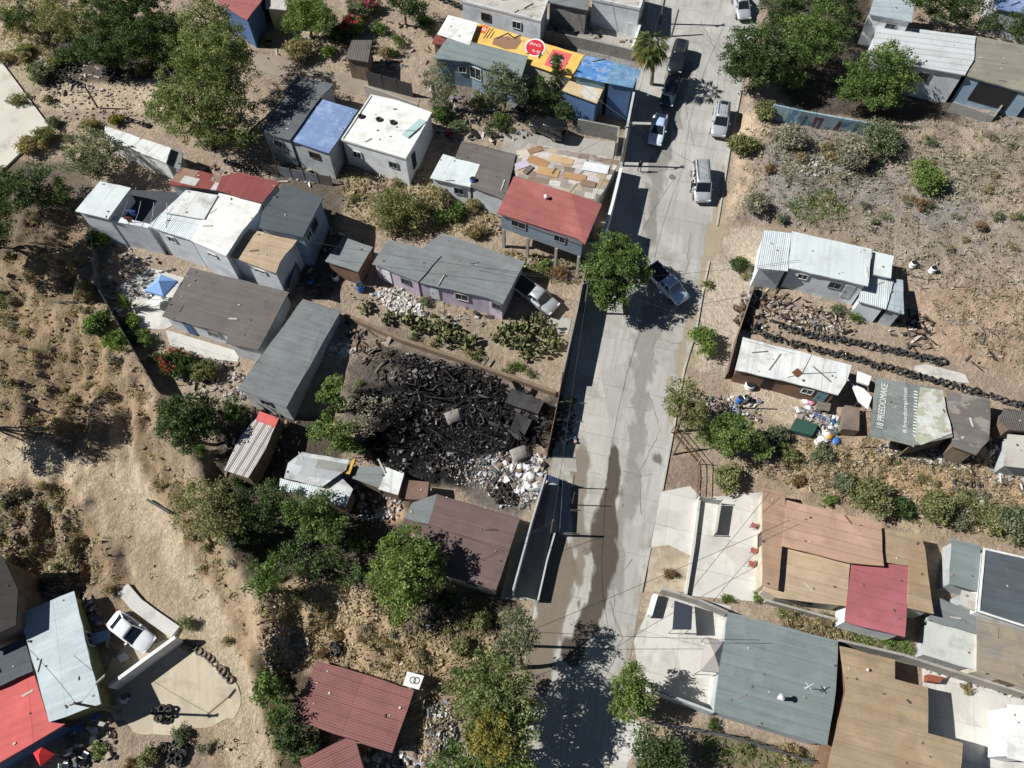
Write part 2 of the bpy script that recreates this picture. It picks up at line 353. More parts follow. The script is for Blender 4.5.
def build_ground():
    ext = lambda a, lo, hi: np.concatenate([a[0]-np.geomspace(3, lo, 14)[::-1], a, a[-1]+np.geomspace(3, hi, 14)])
    gx, gy = ext(GX, 1500, 1500), ext(GY, 1500, 1500); X, Y = np.meshgrid(gx, gy)
    Z = base(X, Y); Z[14:-14, 14:-14] += REL; C_ = np.empty(X.shape+(3,)); C_[:] = np.array(c(172, 146, 113)); C_[14:-14, 14:-14] = col
    ny, nx = X.shape; me = bpy.data.meshes.new('ground'); me.vertices.add(nx*ny)
    me.vertices.foreach_set('co', np.stack([X, Y, Z], -1).astype(np.float32).ravel())
    ii = np.arange(nx*ny).reshape(ny, nx); q = np.stack([ii[:-1, :-1], ii[:-1, 1:], ii[1:, 1:], ii[1:, :-1]], -1).reshape(-1, 4)
    me.loops.add(q.size); me.polygons.add(len(q)); me.loops.foreach_set('vertex_index', q.ravel().astype(np.int32))
    me.polygons.foreach_set('loop_start', np.arange(0, q.size, 4, dtype=np.int32)); me.update(calc_edges=True)
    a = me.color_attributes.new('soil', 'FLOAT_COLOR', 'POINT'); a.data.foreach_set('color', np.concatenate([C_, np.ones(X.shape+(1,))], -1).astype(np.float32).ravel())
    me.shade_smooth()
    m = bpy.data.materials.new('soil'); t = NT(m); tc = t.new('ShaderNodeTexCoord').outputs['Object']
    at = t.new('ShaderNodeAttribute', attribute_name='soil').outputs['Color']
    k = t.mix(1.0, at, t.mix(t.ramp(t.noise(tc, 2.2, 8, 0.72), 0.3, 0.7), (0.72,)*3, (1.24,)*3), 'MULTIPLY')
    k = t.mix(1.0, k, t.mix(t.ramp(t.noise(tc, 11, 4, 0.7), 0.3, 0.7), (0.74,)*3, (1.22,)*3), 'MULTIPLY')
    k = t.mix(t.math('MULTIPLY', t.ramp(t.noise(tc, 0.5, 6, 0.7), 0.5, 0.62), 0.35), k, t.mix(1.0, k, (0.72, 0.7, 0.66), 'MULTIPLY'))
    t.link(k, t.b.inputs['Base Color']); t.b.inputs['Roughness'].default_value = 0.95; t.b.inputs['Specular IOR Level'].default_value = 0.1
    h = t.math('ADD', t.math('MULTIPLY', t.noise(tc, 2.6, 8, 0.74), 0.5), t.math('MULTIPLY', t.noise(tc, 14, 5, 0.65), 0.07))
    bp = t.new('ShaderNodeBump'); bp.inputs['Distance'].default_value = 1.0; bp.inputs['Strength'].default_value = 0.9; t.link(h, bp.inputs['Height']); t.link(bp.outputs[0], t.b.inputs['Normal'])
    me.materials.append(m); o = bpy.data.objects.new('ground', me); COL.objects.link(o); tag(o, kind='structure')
build_ground()

def sheet(name, poly, mat, dz=0.02, thick=0.3, kind='structure', par=None, rz=None, smooth=0, wob=0.0):
    """flat slab lying on the hillside plane, given by its outline in the picture, with its skirt in the ground"""
    P = [pg(u, v) for u, v in poly]
    if smooth:
        for _ in range(smooth):
            Q = []
            for i in range(len(P)): a, b = P[i], P[(i+1) % len(P)]; Q += [a*.75+b*.25, a*.25+b*.75]
            P = Q
        if wob:
            q = np.array([(p.x, p.y) for p in P]); wx, wy = fbm(q[:, 0], q[:, 1], 1.3, 4, 31)-.5, fbm(q[:, 0], q[:, 1], 1.3, 4, 32)-.5
            P = [Vector((p.x+wob*a, p.y+wob*b, p.z)) for p, a, b in zip(P, wx, wy)]
    o = sum(P, Vector())/len(P); a = math.atan2(P[1].y-P[0].y, P[1].x-P[0].x) if rz is None else rz
    Mi = Matrix.Rotation(-a, 3, 'Z'); zb = float(base(o.x, o.y)); n = len(P)
    top = [Mi @ Vector((p.x-o.x, p.y-o.y, float(base(p.x, p.y))+dz-zb)) for p in P]; bot = [t-Vector((0, 0, thick)) for t in top]
    f = [tuple(range(n)), tuple(range(2*n-1, n-1, -1))]+[(i, (i+1) % n, n+(i+1) % n, n+i) for i in range(n)]
    mb = MB(); mb.add(top+bot, f); ob = mb.build(name, mat, par)
    if not par:
        ob.location = (o.x, o.y, zb); ob.rotation_euler = (0, 0, a)
        if kind: tag(ob, kind=kind)
    return ob

def conc(name, rgb, **k):
    d = dict(var=.1, vs=.25, stain=(tuple(q*.55 for q in c(*rgb)), .55, .45), gs=9, grain=.1, bump=.25); d.update(k)
    return M(name, c(*rgb), **d)
m_road = conc('road_concrete', (182, 180, 173), stain=(c(140, 136, 127), .6, .3), patch=(c(166, 163, 155), .6, .2), streak=(c(148, 144, 135), .6, 0), seam=(5.2, 0, .14, .04), seam2=(3.4, 1, .12, .04))
m_walk = conc('walk_concrete', (182, 179, 170), seam=(1.9, 0, .16, .03), streak=(c(150, 144, 132), .5, 0), stain=(c(140, 132, 118), .6, .4))
m_pale = conc('pale_concrete', (206, 203, 194), seam=(3.1, 0, .2, .04), seam2=(2.9, 1, .2, .04), patch=(c(188, 184, 174), .7, .3))
m_grey = conc('grey_concrete', (168, 164, 155), seam=(2.6, 0, .3, .04), patch=(c(148, 144, 134), .6, .3))
m_sand = conc('sandy_concrete', (196, 184, 160), patch=(c(180, 167, 144), .7, .3), streak=(c(172, 158, 134), .5, 1))
m_block = M('block_wall', c(150, 148, 142), var=.14, vs=.6, stain=(c(105, 98, 90), .5, .7), seam=(.4, 0, .25, .02), seam2=(.2, 2, .25, .02))
m_wet = M('wet_mud', c(122, 114, 103), rough=.42, var=.18, vs=.6, patch=(c(126, 112, 96), .6, .8), spec=.4)
m_mud = M('dry_mud', c(150, 138, 120), var=.16, vs=.7, patch=(c(160, 146, 124), .7, .9))
RA = pg(700, 250)-pg(655, 545); RA = math.atan2(RA.y, RA.x)
ob = sheet('road', ROAD, m_road, .02, rz=RA)
def stain(name, poly, rgb, dz=.034, soft=.35, rough=.5, amt=.8, spec=.35):
    m_ = blur(pmask(poly), soft); js, is_ = np.where(m_ > .02); x0, x1, y0, y1 = is_.min()-1, is_.max()+2, js.min()-1, js.max()+2
    ix, iy = np.arange(x0, x1), np.arange(y0, y1); fx = np.linspace(GX[x0], GX[x1-1], (x1-x0)*3); fy = np.linspace(GY[y0], GY[y1-1], (y1-y0)*3); FX, FY = np.meshgrid(fx, fy)
    gx = (FX-GX[0])/.3; gy = (FY-GY[0])/.3; i = np.floor(gx).astype(int); j = np.floor(gy).astype(int); a, b = gx-i, gy-j
    mm = (m_[j, i]*(1-a)+m_[j, i+1]*a)*(1-b)+(m_[j+1, i]*(1-a)+m_[j+1, i+1]*a)*b
    w = np.clip((mm-.5+1.3*(fbm(FX*1.6, FY*.6, 1.2, 6, 51)-.5))*3.4+.5, 0, 1)*(mm > .03)*amt*(.72+.5*fbm(FX, FY, .7, 4, 52))
    ny, nx = FX.shape; id_ = np.arange(ny*nx).reshape(ny, nx); q = np.stack([id_[:-1, :-1], id_[:-1, 1:], id_[1:, 1:], id_[1:, :-1]], -1).reshape(-1, 4); wf = w.ravel(); q = q[wf[q].max(1) > .01]
    used = np.unique(q); rm = -np.ones(ny*nx, int); rm[used] = np.arange(len(used)); V = np.stack([FX.ravel(), FY.ravel(), base(FX, FY).ravel()+dz], -1)[used]
    o = mobj(name, V.tolist(), rm[q].tolist(), None); at = o.data.attributes.new('wet', 'FLOAT', 'POINT'); at.data.foreach_set('value', wf[used].astype(np.float32))
    m = bpy.data.materials.new('stain_'+name); t = NT(m); tc = t.new('ShaderNodeTexCoord').outputs['Object']; cc = c(*rgb)
    t.link(t.mix(t.noise(tc, 3, 6, .7), tuple(k*.75 for k in cc), tuple(k*1.25 for k in cc)), t.b.inputs['Base Color']); t.b.inputs['Roughness'].default_value = rough; t.b.inputs['Specular IOR Level'].default_value = spec
    tr = t.new('ShaderNodeBsdfTransparent'); mx = t.new('ShaderNodeMixShader'); t.link(t.new('ShaderNodeAttribute', attribute_name='wet').outputs['Fac'], mx.inputs[0]); t.link(tr.outputs[0], mx.inputs[1]); t.link(t.b.outputs[0], mx.inputs[2]); t.link(mx.outputs[0], t.out.inputs[0])
    o.data.materials.append(m); tag(o, kind='structure')
sheet('sidewalk', [(580, 330), (594, 335), (612, 434), (601, 490), (592, 560), (577, 650), (552, 790), (520, 790), (536, 610), (547, 520), (558, 440)], m_walk, .026, rz=RA)
sheet('sidewalk', [(619, 716), (640, 722), (645, 740), (632, 800), (604, 800)], m_pale, .13, rz=RA)
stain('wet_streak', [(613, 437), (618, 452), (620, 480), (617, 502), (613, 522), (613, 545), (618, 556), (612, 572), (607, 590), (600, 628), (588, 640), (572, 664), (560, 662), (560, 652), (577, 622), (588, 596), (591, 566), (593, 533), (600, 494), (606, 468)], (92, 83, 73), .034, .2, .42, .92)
stain('mud_patch', [(549, 534), (566, 536), (573, 556), (571, 590), (562, 622), (556, 655), (545, 700), (524, 700), (529, 640), (540, 590)], (132, 119, 102), .034, .4, .8, .8)
stain('dirt_drift', [(577, 432), (590, 436), (588, 470), (584, 510), (588, 540), (582, 590), (575, 560), (572, 520), (571, 470)], (142, 130, 113), .036, .4, .85, .7)
sheet('driveway', APRON, m_pale, .03, rz=RA); sheet('patio', PATIO, m_pale, .03, rz=RA)
sheet('dirt_verge', [(650, 548), (668, 545), (690, 556), (687, 592), (646, 592)], M('verge_dirt', c(178, 164, 142), var=.25, vs=1, stain=(c(140, 118, 92), .8, .8)), .08, .3)
sheet('concrete_pad', FLAT[3][:3]+[(-40, 185), (-40, 40)], conc('pad_concrete', (206, 200, 186), var=.08), .25)
sheet('yard_paving', [(120, 285), (150, 268), (192, 280), (200, 310), (165, 330), (140, 328), (128, 305)], m_pale, .05)
sheet('yard_paving', [(166, 330), (240, 352), (238, 362), (200, 358), (170, 345)], m_pale, .06)
sheet('yard_paving', [(108, 650), (170, 640), (200, 655), (236, 684), (240, 715), (205, 735), (130, 735), (100, 700)], m_sand, .03, smooth=3, wob=1.6)
sheet('yard_paving', [(505, 128), (622, 143), (600, 200), (500, 178)], m_grey, .03)
sheet('yard_paving', [(960, 672), (1040, 690), (1040, 800), (962, 790), (925, 735), (922, 668)], m_pale, .03)
sheet('alley', [(250, 52), (320, 66), (420, 98), (418, 108), (320, 86), (250, 70)], conc('alley_concrete', (150, 138, 122)), .04)
sheet('yard_paving', [(515, 532), (548, 528), (537, 600), (500, 600)], m_grey, .03)
sheet('yard_paving', [(553, 449), (575, 446), (577, 472), (552, 470)], m_grey, .05)
sheet('yard_paving', [(548, 318), (572, 318), (568, 335), (542, 330)], m_grey, .05)
sheet('yard_paving', [(545, 12), (650, 22), (641, 56), (540, 40)], m_grey, .05)
stain('oil_stain', [(650, 455), (660, 455), (661, 462), (650, 463)], (110, 106, 100), .035, .25, .6, .6)
stain('tyre_marks', [(668, 60), (690, 60), (668, 170), (650, 250), (640, 250), (650, 170)], (150, 147, 139), .033, .6, .8, .6)
stain('tyre_marks', [(640, 300), (660, 300), (640, 470), (620, 590), (608, 590), (628, 440)], (158, 155, 147), .033, .6, .8, .6)
stain('dirt_drift', [(722, 190), (735, 140), (731, 210), (705, 290), (688, 372), (672, 430), (664, 430), (682, 340), (705, 250)], (182, 166, 138), .034, .5, .9, .75)
stain('dirt_drift', [(655, 520), (640, 640), (618, 720), (612, 715), (630, 630), (648, 520)], (178, 164, 140), .034, .5, .9, .6)
def crack(pts, w=.05):
    P = [pg(u, v) for u, v in pts]; V, Fc = [], []
    Q = []
    for a, b in zip(P[:-1], P[1:]):
        k = max(2, int((b-a).length/.5))
        for i in range(k): Q.append(a.lerp(b, i/k)+Vector((rnd.uniform(-.12, .12), rnd.uniform(-.12, .12), 0)))
    for i, p in enumerate(Q):
        d = Q[min(i+1, len(Q)-1)]-Q[max(0, i-1)]; nn = Vector((-d.y, d.x, 0)).normalized()*w*rnd.uniform(.3, 1)
        for s in (-1, 1): V.append((p.x+s*nn.x, p.y+s*nn.y, float(base(p.x+s*nn.x, p.y+s*nn.y))+.028))
    for i in range(len(Q)-1): Fc.append((2*i, 2*i+1, 2*i+3, 2*i+2))
    tag(mobj('road_crack', V, Fc, M('crack_dark', c(132, 128, 120), var=.2)), kind='structure')
for pts in [[(690, 232), (688, 262), (680, 290)], [(672, 300), (655, 340), (650, 372)], [(648, 390), (660, 430), (640, 470), (642, 520)], [(690, 60), (686, 110), (694, 150)], [(622, 470), (640, 476), (660, 474)], [(610, 600), (622, 640), (600, 690)], [(632, 560), (612, 580), (616, 640)], [(700, 20), (720, 60), (716, 100)], [(660, 340), (690, 345)], [(650, 412), (622, 405)]]: crack(pts)
# kerb on the right side of the road
def kerb(pts, w=.18, h=.14):
    P = [pg(u, v) for u, v in pts]; mb = MB()
    for a, b in zip(P[:-1], P[1:]): mb.bar((a.x, a.y, float(base(a.x, a.y))+h-.2), (b.x, b.y, float(base(b.x, b.y))+h-.2), w, .4)
    tag(mb.build('kerb', m_walk), kind='structure')
kerb([(741, 90), (731, 140), (723, 190), (717, 226)]); kerb([(709, 262), (703, 290), (696, 330), (684, 370), (674, 426), (662, 490)]); kerb([(650, 548), (641, 592)])
# ------------------------------------------------------------------ builders: houses, walls, fences
def inset(P, d):
    n = len(P); A = sum(P[i].x*P[(i+1) % n].y-P[(i+1) % n].x*P[i].y for i in range(n)); s = 1 if A > 0 else -1
    out = []
    for i in range(n):
        a, b, q = P[i-1], P[i], P[(i+1) % n]
        e1 = Vector((b.x-a.x, b.y-a.y)).normalized(); e2 = Vector((q.x-b.x, q.y-b.y)).normalized()
        n1, n2 = Vector((-e1.y, e1.x))*s, Vector((-e2.y, e2.x))*s
        m = n1+n2; k = m.length_squared
        if k < 1e-3: out.append(b.copy()); continue
        m = m*(2*d/k)
        if m.length > 3*d: m = m.normalized()*3*d
        out.append(Vector((b.x+m.x, b.y+m.y, b.z)))
    return out, s
m_glass = paint('window_glass', (.02, .025, .03), .12, var=.3)
m_frame = paint('white_frame', c(206, 206, 202), .5); _frames = [m_frame, paint('aluminium_frame', c(140, 142, 144), .4), paint('brown_frame', c(92, 70, 56), .5), paint('grey_frame', c(110, 112, 112), .5)]
m_dark = paint('dark_opening', (.012, .012, .014), .7)
m_wood = M('weathered_wood', c(140, 118, 92), var=.25, streak=(c(90, 75, 60), .6, 0))
m_greywood = M('grey_wood', c(120, 112, 103), var=.3, streak=(c(78, 72, 66), .7, 0))
m_steel = paint('grey_steel', c(120, 122, 124), .4, .6)
m_rust = M('rusty_steel', c(112, 74, 52), var=.3, stain=(c(70, 48, 38), .7, 1.2))

ROOFS = []
def house(name, label, cat, vols, group=None, ang=None):
    """vols: dicts with p (roof outline in the picture), h (roof height over the ground), rm, wm and options"""
    root = None
    for vd in vols:
        uv = vd['p']; h = vd['h']; cu = sum(q[0] for q in uv)/len(uv); cv = sum(q[1] for q in uv)/len(uv)
        g0 = pg(cu, cv, h); z = float(base(g0.x, g0.y))+h
        dz = vd.get('dz', [0]*len(uv)); P = [pz(u, v, z+d) for (u, v), d in zip(uv, dz)]
        if root is None:
            a = math.atan2(P[1].y-P[0].y, P[1].x-P[0].x) if ang is None else ang
            org = Vector((g0.x, g0.y, gh(g0.x, g0.y))); root = tag(empty(name, org, a), label, cat, group); Mi = Matrix.Rotation(-a, 3, 'Z')
        L = lambda p: Mi @ (Vector(p)-org)
        n = len(P); th = vd.get('th', .12)
        # roof slab, optionally with extra inner ridge vertices
        PJ = P
        if not vd.get('extra') and not vd.get('parapet'):
            PJ = []
            for i in range(n):
                a_, b_ = P[i], P[(i+1) % n]; m_ = max(1, int((b_-a_).length/1.1)); PJ.append(a_)
                for k in range(1, m_): PJ.append(a_.lerp(b_, k/m_)+Vector((rnd.uniform(-.05, .05), rnd.uniform(-.05, .05), rnd.uniform(-.02, .02))))
        nP, n = n, len(PJ)
        top = [L(p) for p in PJ]; bot = [p-Vector((0, 0, th)) for p in top]
        ex = [L(pz(u, v, z+d)) for u, v, d in vd.get('extra', [])]
        tf = vd.get('faces') or [tuple(range(n))]
        k = len(ex); idx = lambda i: i if i < n else n+i     # extra vertices come after top+bot
        mb = MB(); mb.add(top+bot+ex, [tuple(idx(i) for i in f) for f in tf]+([tuple(range(2*n-1, n-1, -1))] if not ex else [])+[(i, (i+1) % n, n+(i+1) % n, n+i) for i in range(n)])
        roof = mb.build(vd.get('rname', 'roof'), vd['rm'], root); n = nP
        if vd.get('parapet'):
            ph = vd['parapet']; I, s = inset(P, .16); pb = MB()
            for i in range(n):
                j = (i+1) % n; up = Vector((0, 0, ph)); dn = Vector((0, 0, -.02))
                v = [L(P[i]+dn), L(P[j]+dn), L(I[j]+dn), L(I[i]+dn), L(P[i]+up), L(P[j]+up), L(I[j]+up), L(I[i]+up)]
                pb.add(v, [(4, 5, 6, 7), (0, 1, 5, 4), (2, 3, 7, 6)])
            pb.build('parapet', vd.get('pm') or vd['wm'], root)
        vd['_P'] = P; vd['_z'] = z; ROOFS.append(vd)
        if vd.get('wm') is None: continue
        I, s = inset(P, vd.get('ov', .22)); zb = vd.get('zb')
        wt = [p-Vector((0, 0, th+.004)) for p in I]
        wb = [Vector((p.x, p.y, (z-h+zb) if zb is not None else min(gh(p.x, p.y), z-h+1.5)-.7)) for p in I]
        sk = vd.get('open', ())
        mb = MB(); v = [L(p) for p in wt+wb]
        f = [(i, (i+1) % n, n+(i+1) % n, n+i) for i in range(n) if i not in sk]
        if zb is not None: f.append(tuple(range(n, 2*n)))
        if f:
            mb.add(v, f); mb.build(vd.get('wname', 'wall'), vd['wm'], root)
        if sk or not f:
            for i in range(n):
                if (i in sk) or ((i-1) % n in sk):
                    MB().tube(L(wb[i]), L(wt[i]), .06, n=6).build('post', m_wood, root)
        for w in vd.get('wins', []):
            i, t, ww, hh, dt = w[:5]; knd = w[5] if len(w) > 5 else 'window'
            a_, b_ = I[i], I[(i+1) % n]; e = Vector((b_.x-a_.x, b_.y-a_.y, 0)); e.normalize(); nrm = Vector((e.y, -e.x, 0))*s
            cpt = a_.lerp(b_, t); ctop = cpt.z-th-dt; cz = Vector((cpt.x, cpt.y, ctop-hh/2))
            M3 = Mi @ Matrix((e, nrm, Vector((0, 0, 1)))).transposed()
            q = L(cz+nrm*.03)
            fm = w[6] if len(w) > 6 else rnd.choice(_frames)
            if knd == 'window':
                fr = MB()
                for sx in (-1, 1): fr.box(q+M3 @ Vector((sx*(ww/2), 0, 0)), (.09, .14, hh+.09), M=M3)
                for sz in (-1, 1): fr.box(q+M3 @ Vector((0, .004, sz*(hh/2))), (ww, .14, .09), M=M3)
                fr.box(q, (.05, .1, hh), M=M3)
                fo = fr.build('window', fm, root)
                MB().box(q, (ww-.05, .04, hh-.05), M=M3).build('pane', m_glass, fo)
            elif knd == 'door':
                fo = MB().box(q, (ww, .1, hh), M=M3).build('door', fm, root)
                MB().box(q+M3 @ Vector((ww*.35, .08, 0)), (.05, .06, .16), M=M3).build('handle', m_steel, fo)
            elif knd == 'opening':
                MB().box(q, (ww, .08, hh), M=M3).build('doorway', m_dark, root)
        for (i, t, ln) in vd.get('pillars', []):
            a_, b_ = I[i], I[(i+1) % n]; p = a_.lerp(b_, t); zb_ = z-h+zb
            MB().box(L((p.x, p.y, (zb_+gh(p.x, p.y))/2-.3)), (.28, .28, zb_-gh(p.x, p.y)+.6-.01)).build('pillar', vd.get('plm', m_grey), root)
    return root

def strip(P, h, th, low=.6):
    """mitred wall strip along world points; h a number or list of heights over the hillside"""
    n = len(P); H = h if isinstance(h, (list, tuple)) else [h]*n; Lp, Rp = [], []
    for i in range(n):
        d = Vector((0, 0))
        if i > 0: d += (P[i].xy-P[i-1].xy).normalized()
        if i < n-1: d += (P[i+1].xy-P[i].xy).normalized()
        d.normalize(); k = 1.0
        if 0 < i < n-1:
            e = (P[i+1].xy-P[i].xy).normalized(); k = 1/max(.5, abs(e.dot(d)))
        nn = Vector((-d.y, d.x))*th/2*k; Lp.append(P[i].xy+nn); Rp.append(P[i].xy-nn)
    rings = []
    for i in range(n):
        zt = float(base(P[i].x, P[i].y))+H[i]; zb = gh(P[i].x, P[i].y)-low
        rings.append([(Lp[i].x, Lp[i].y, zb), (Lp[i].x, Lp[i].y, zt), (Rp[i].x, Rp[i].y, zt), (Rp[i].x, Rp[i].y, zb)])
    mb = MB(); mb.loft(rings); return mb

def wall(name, label, pts, h, th, mat, cat='wall', group=None, cap=None):
    hh = h if not isinstance(h, (list, tuple)) else max(h)
    P = [pg(u, v, hh if not isinstance(h, (list, tuple)) else h[i]) for i, (u, v) in enumerate(pts)]
    o = sum(P, Vector())/len(P); o.z = gh(o.x, o.y); a = math.atan2(P[-1].y-P[0].y, P[-1].x-P[0].x)
    mb = strip(P, h, th); Mi = Matrix.Rotation(-a, 3, 'Z'); mb.v = [tuple(Mi @ (Vector(p)-o)) for p in mb.v]
    ob = mb.build(name, mat); ob.location = o; ob.rotation_euler = (0, 0, a)
    if cap:
        H = [q+.06 for q in h] if isinstance(h, (list, tuple)) else h+.06
        m2 = strip(P, H, th+.1, 0)
        for k, p in enumerate(list(m2.v)):
            pass
        n = len(P); m2.v = [(p[0], p[1], (float(base(p[0], p[1]))+((H if not isinstance(H, list) else H[k//4])-.08) if k % 4 in (0, 3) else p[2])) for k, p in enumerate(m2.v)]
        m2.v = [tuple(Mi @ (Vector(p)-o)) for p in m2.v]; m2.build('coping', cap, ob)
    return tag(ob, label, cat, group)

def fence(name, label, pts, h, mat, pm=None, step=2.2, panel=True, rails=2, top=True, cat='fence', lean=0, sheetgap=0):
    P = [pg(u, v, h if top else 0) for u, v in pts]; o = P[0].copy(); o.z = gh(o.x, o.y); root = tag(empty(name, o), label, cat)
    for a, b in zip(P[:-1], P[1:]):
        d = (b-a).xy; n = max(1, int(round(d.length/step)))
        for i in range(n+(1 if b is P[-1] else 0)):
            p = a.lerp(b, i/n); z = gh(p.x, p.y)
            MB().tube(Vector((p.x, p.y, z-.4))-o, Vector((p.x+lean, p.y, z+h+.12))-o, .05, n=6).build('post', pm or m_steel, root)
        if panel:
            for i in range(n):
                p, q = a.lerp(b, (i+.03)/n), a.lerp(b, (i+.97)/n)
                mb = strip([p, q], h-rnd.uniform(0, .12), .04, .1); mb.v = [tuple(Vector(k)-o) for k in mb.v]; mb.build('panel', mat if not isinstance(mat, list) else rnd.choice(mat), root)
        else:
            for k in range(rails):
                zz = h*(k+.6)/rails
                MB().bar(Vector((a.x, a.y, float(base(a.x, a.y))+zz))-o, Vector((b.x, b.y, float(base(b.x, b.y))+zz))-o, .05, .05).build('rail', mat, root)
    return root

# ------------------------------------------------------------------ builders: vegetation
def leafmat_(n, *cs): return leafmat(n, *[tuple(min(.6, q*f) for q, f in zip(k, (1.95, 2.0, 1.75))) for k in cs])
LEAF = {
    'green': leafmat_('leaf_green', (.030, .052, .016), (.062, .095, .030), (.125, .165, .058)),
    'pepper': leafmat_('leaf_pepper', (.046, .058, .022), (.096, .115, .048), (.175, .190, .092)),
    'dark': leafmat_('leaf_dark', (.016, .028, .011), (.036, .058, .021), (.075, .100, .040)),
    'bright': leafmat_('leaf_bright', (.045, .072, .020), (.088, .124, .036), (.165, .195, .078)),
    'olive': leafmat_('leaf_olive', (.060, .066, .030), (.115, .118, .058), (.185, .175, .098)),
    'greygreen': leafmat_('leaf_greygreen', (.050, .060, .038), (.095, .106, .070), (.165, .170, .120)),
    'dry': leafmat_('leaf_dry', (.10, .080, .052), (.185, .150, .100), (.27, .225, .155)),
    'yellow': leafmat_('leaf_yellow', (.07, .070, .022), (.135, .118, .036), (.215, .17, .05)),
    'grey': leafmat_('twig_grey', (.10, .092, .080), (.165, .152, .135), (.25, .235, .21)),
    'rust': leafmat_('leaf_rust', (.085, .052, .03), (.14, .085, .05), (.19, .125, .08)),
    'red': leafmat_('petal_red', (.30, .012, .016), (.50, .030, .035), (.6, .07, .09)),
    'pink': leafmat_('petal_pink', (.30, .02, .08), (.45, .045, .16), (.55, .1, .25)),
    'cactus': leafmat_('cactus_pad', (.05, .06, .028), (.10, .108, .052), (.19, .18, .10)),
    'black': leafmat_('charred_twig', (.012, .011, .011), (.022, .02, .02), (.06, .055, .05)),
}
m_bark = M('bark', c(112, 94, 76), var=.3, vs=3, streak=(c(66, 54, 44), .6, 1))
m_palebark = M('pale_bark', c(168, 156, 136), var=.25, vs=3, streak=(c(120, 106, 88), .6, 1))
_rs = np.random.RandomState(5)
def leaves(name, mat, cl, rad, per, size, parent=None, origin=None, asp=.55, flat=0.0):
    """cl: clump centres (k,3); each clump holds 'per' leaf faces spread with radius rad"""
    cl = np.asarray(cl, float); k = len(cl); n = k*per
    off = _rs.normal(size=(n, 3)); off /= np.linalg.norm(off, axis=1)[:, None]+1e-9; off *= (_rs.rand(n, 1)**.5)*(rad if np.isscalar(rad) else np.repeat(rad, per)[:, None])
    cen = np.repeat(cl, per, 0)+off*np.array([1, 1, .75])
    d1 = _rs.normal(size=(n, 3)); d1[:, 2] *= (1-flat)*.7; d1 /= np.linalg.norm(d1, axis=1)[:, None]
    d2 = np.cross(d1, _rs.normal(size=(n, 3))*np.array([1, 1, 1-flat])+np.array([0, 0, .0])); d2 /= np.linalg.norm(d2, axis=1)[:, None]+1e-9
    s = size*(.6+.8*_rs.rand(n, 1)); a = d1*s*.5; b = d2*s*.5*asp
    V = np.stack([cen-a, cen+b*.9+a*.05, cen+a, cen-b*.9+a*.05], 1).reshape(-1, 3)
    if origin is not None: V = V-np.array(origin)
    me = bpy.data.meshes.new(name); me.vertices.add(4*n); me.vertices.foreach_set('co', V.astype(np.float32).ravel())
    me.loops.add(4*n); me.polygons.add(n); me.loops.foreach_set('vertex_index', np.arange(4*n, dtype=np.int32)); me.polygons.foreach_set('loop_start', np.arange(0, 4*n, 4, dtype=np.int32)); me.update(calc_edges=True)
    ct = np.clip(_rs.normal(.47, .28, k), 0, 1); tint = np.clip(np.repeat(ct, per)+_rs.normal(0, .17, n), 0, 1)
    a_ = me.attributes.new('tint', 'FLOAT', 'FACE'); a_.data.foreach_set('value', tint.astype(np.float32))
    me.materials.append(LEAF[mat] if isinstance(mat, str) else mat)
    o = bpy.data.objects.new(name, me); COL.objects.link(o)
    if parent: o.parent = parent
    return o

def blobs_world(blobs, scale=None):
    out = []
    for u, v, r, h in blobs:
        p = pg(u, v, h); d = math.sin(TILT)*(p.y-CAM.y)-(p.z-CAM.z)*math.cos(TILT); out.append((p, 1.13*r*d/FPX))
    return out
def crown_clumps(B, dens=1.0, squash=.85, cr=.55):
    pts = []
    for p, r in B:
        k = max(7, int(dens*14*(r/1.0)**2/cr*.62))
        for _ in range(k):
            d = _rs.normal(size=3); d /= np.linalg.norm(d)
            rr = r*(.45+.6*_rs.rand()**.6)
            if d[2] < -.55: rr *= .6
            pts.append((p.x+d[0]*rr, p.y+d[1]*rr, p.z+d[2]*rr*squash))
    return np.array(pts)
def tree(name, label, foot, blobs, kind='green', dens=1.0, cr=.6, per=42, size=.25, cat='tree', group=None, trunk=.16, bark=None, asp=.55):
    f = pg(*foot); f.z = gh(f.x, f.y); root = tag(empty(name, f), label, cat, group); B = blobs_world(blobs)
    mb = MB(); top = sum((p for p, r in B), Vector())/len(B); lowz = min(p.z-r for p, r in B)
    fork = Vector((f.x*.65+top.x*.35, f.y*.65+top.y*.35, max(f.z+.5, min(lowz+.3, f.z+.55*(top.z-f.z)))))
    mb.path([Vector((0, 0, -.4)), (fork-f)*.5+Vector((rnd.uniform(-.1, .1), rnd.uniform(-.1, .1), 0)), fork-f], [trunk*1.3, trunk*1.05, trunk*.85])
    dens = dens*.85; lb = MB()
    for p, r in B:
        m_ = (fork+p)/2+Vector((rnd.uniform(-.3, .3), rnd.uniform(-.3, .3), .2))
        lb.path([fork-f, m_-f, p-f], [trunk*.7, trunk*.45, trunk*.25], 6)
        for _ in range(4):
            e = p+Vector((rnd.uniform(-1, 1), rnd.uniform(-1, 1), rnd.uniform(-.5, .9)))*r*.85
            lb.path([p-f, e-f], [trunk*.22, .012], 5)
    mb.build('trunk', bark or m_bark, root, True); lb.build('limbs', bark or m_bark, root, True)
    leaves('crown', kind, crown_clumps(B, dens, cr=cr), cr, per, size, root, f, asp)
    return root
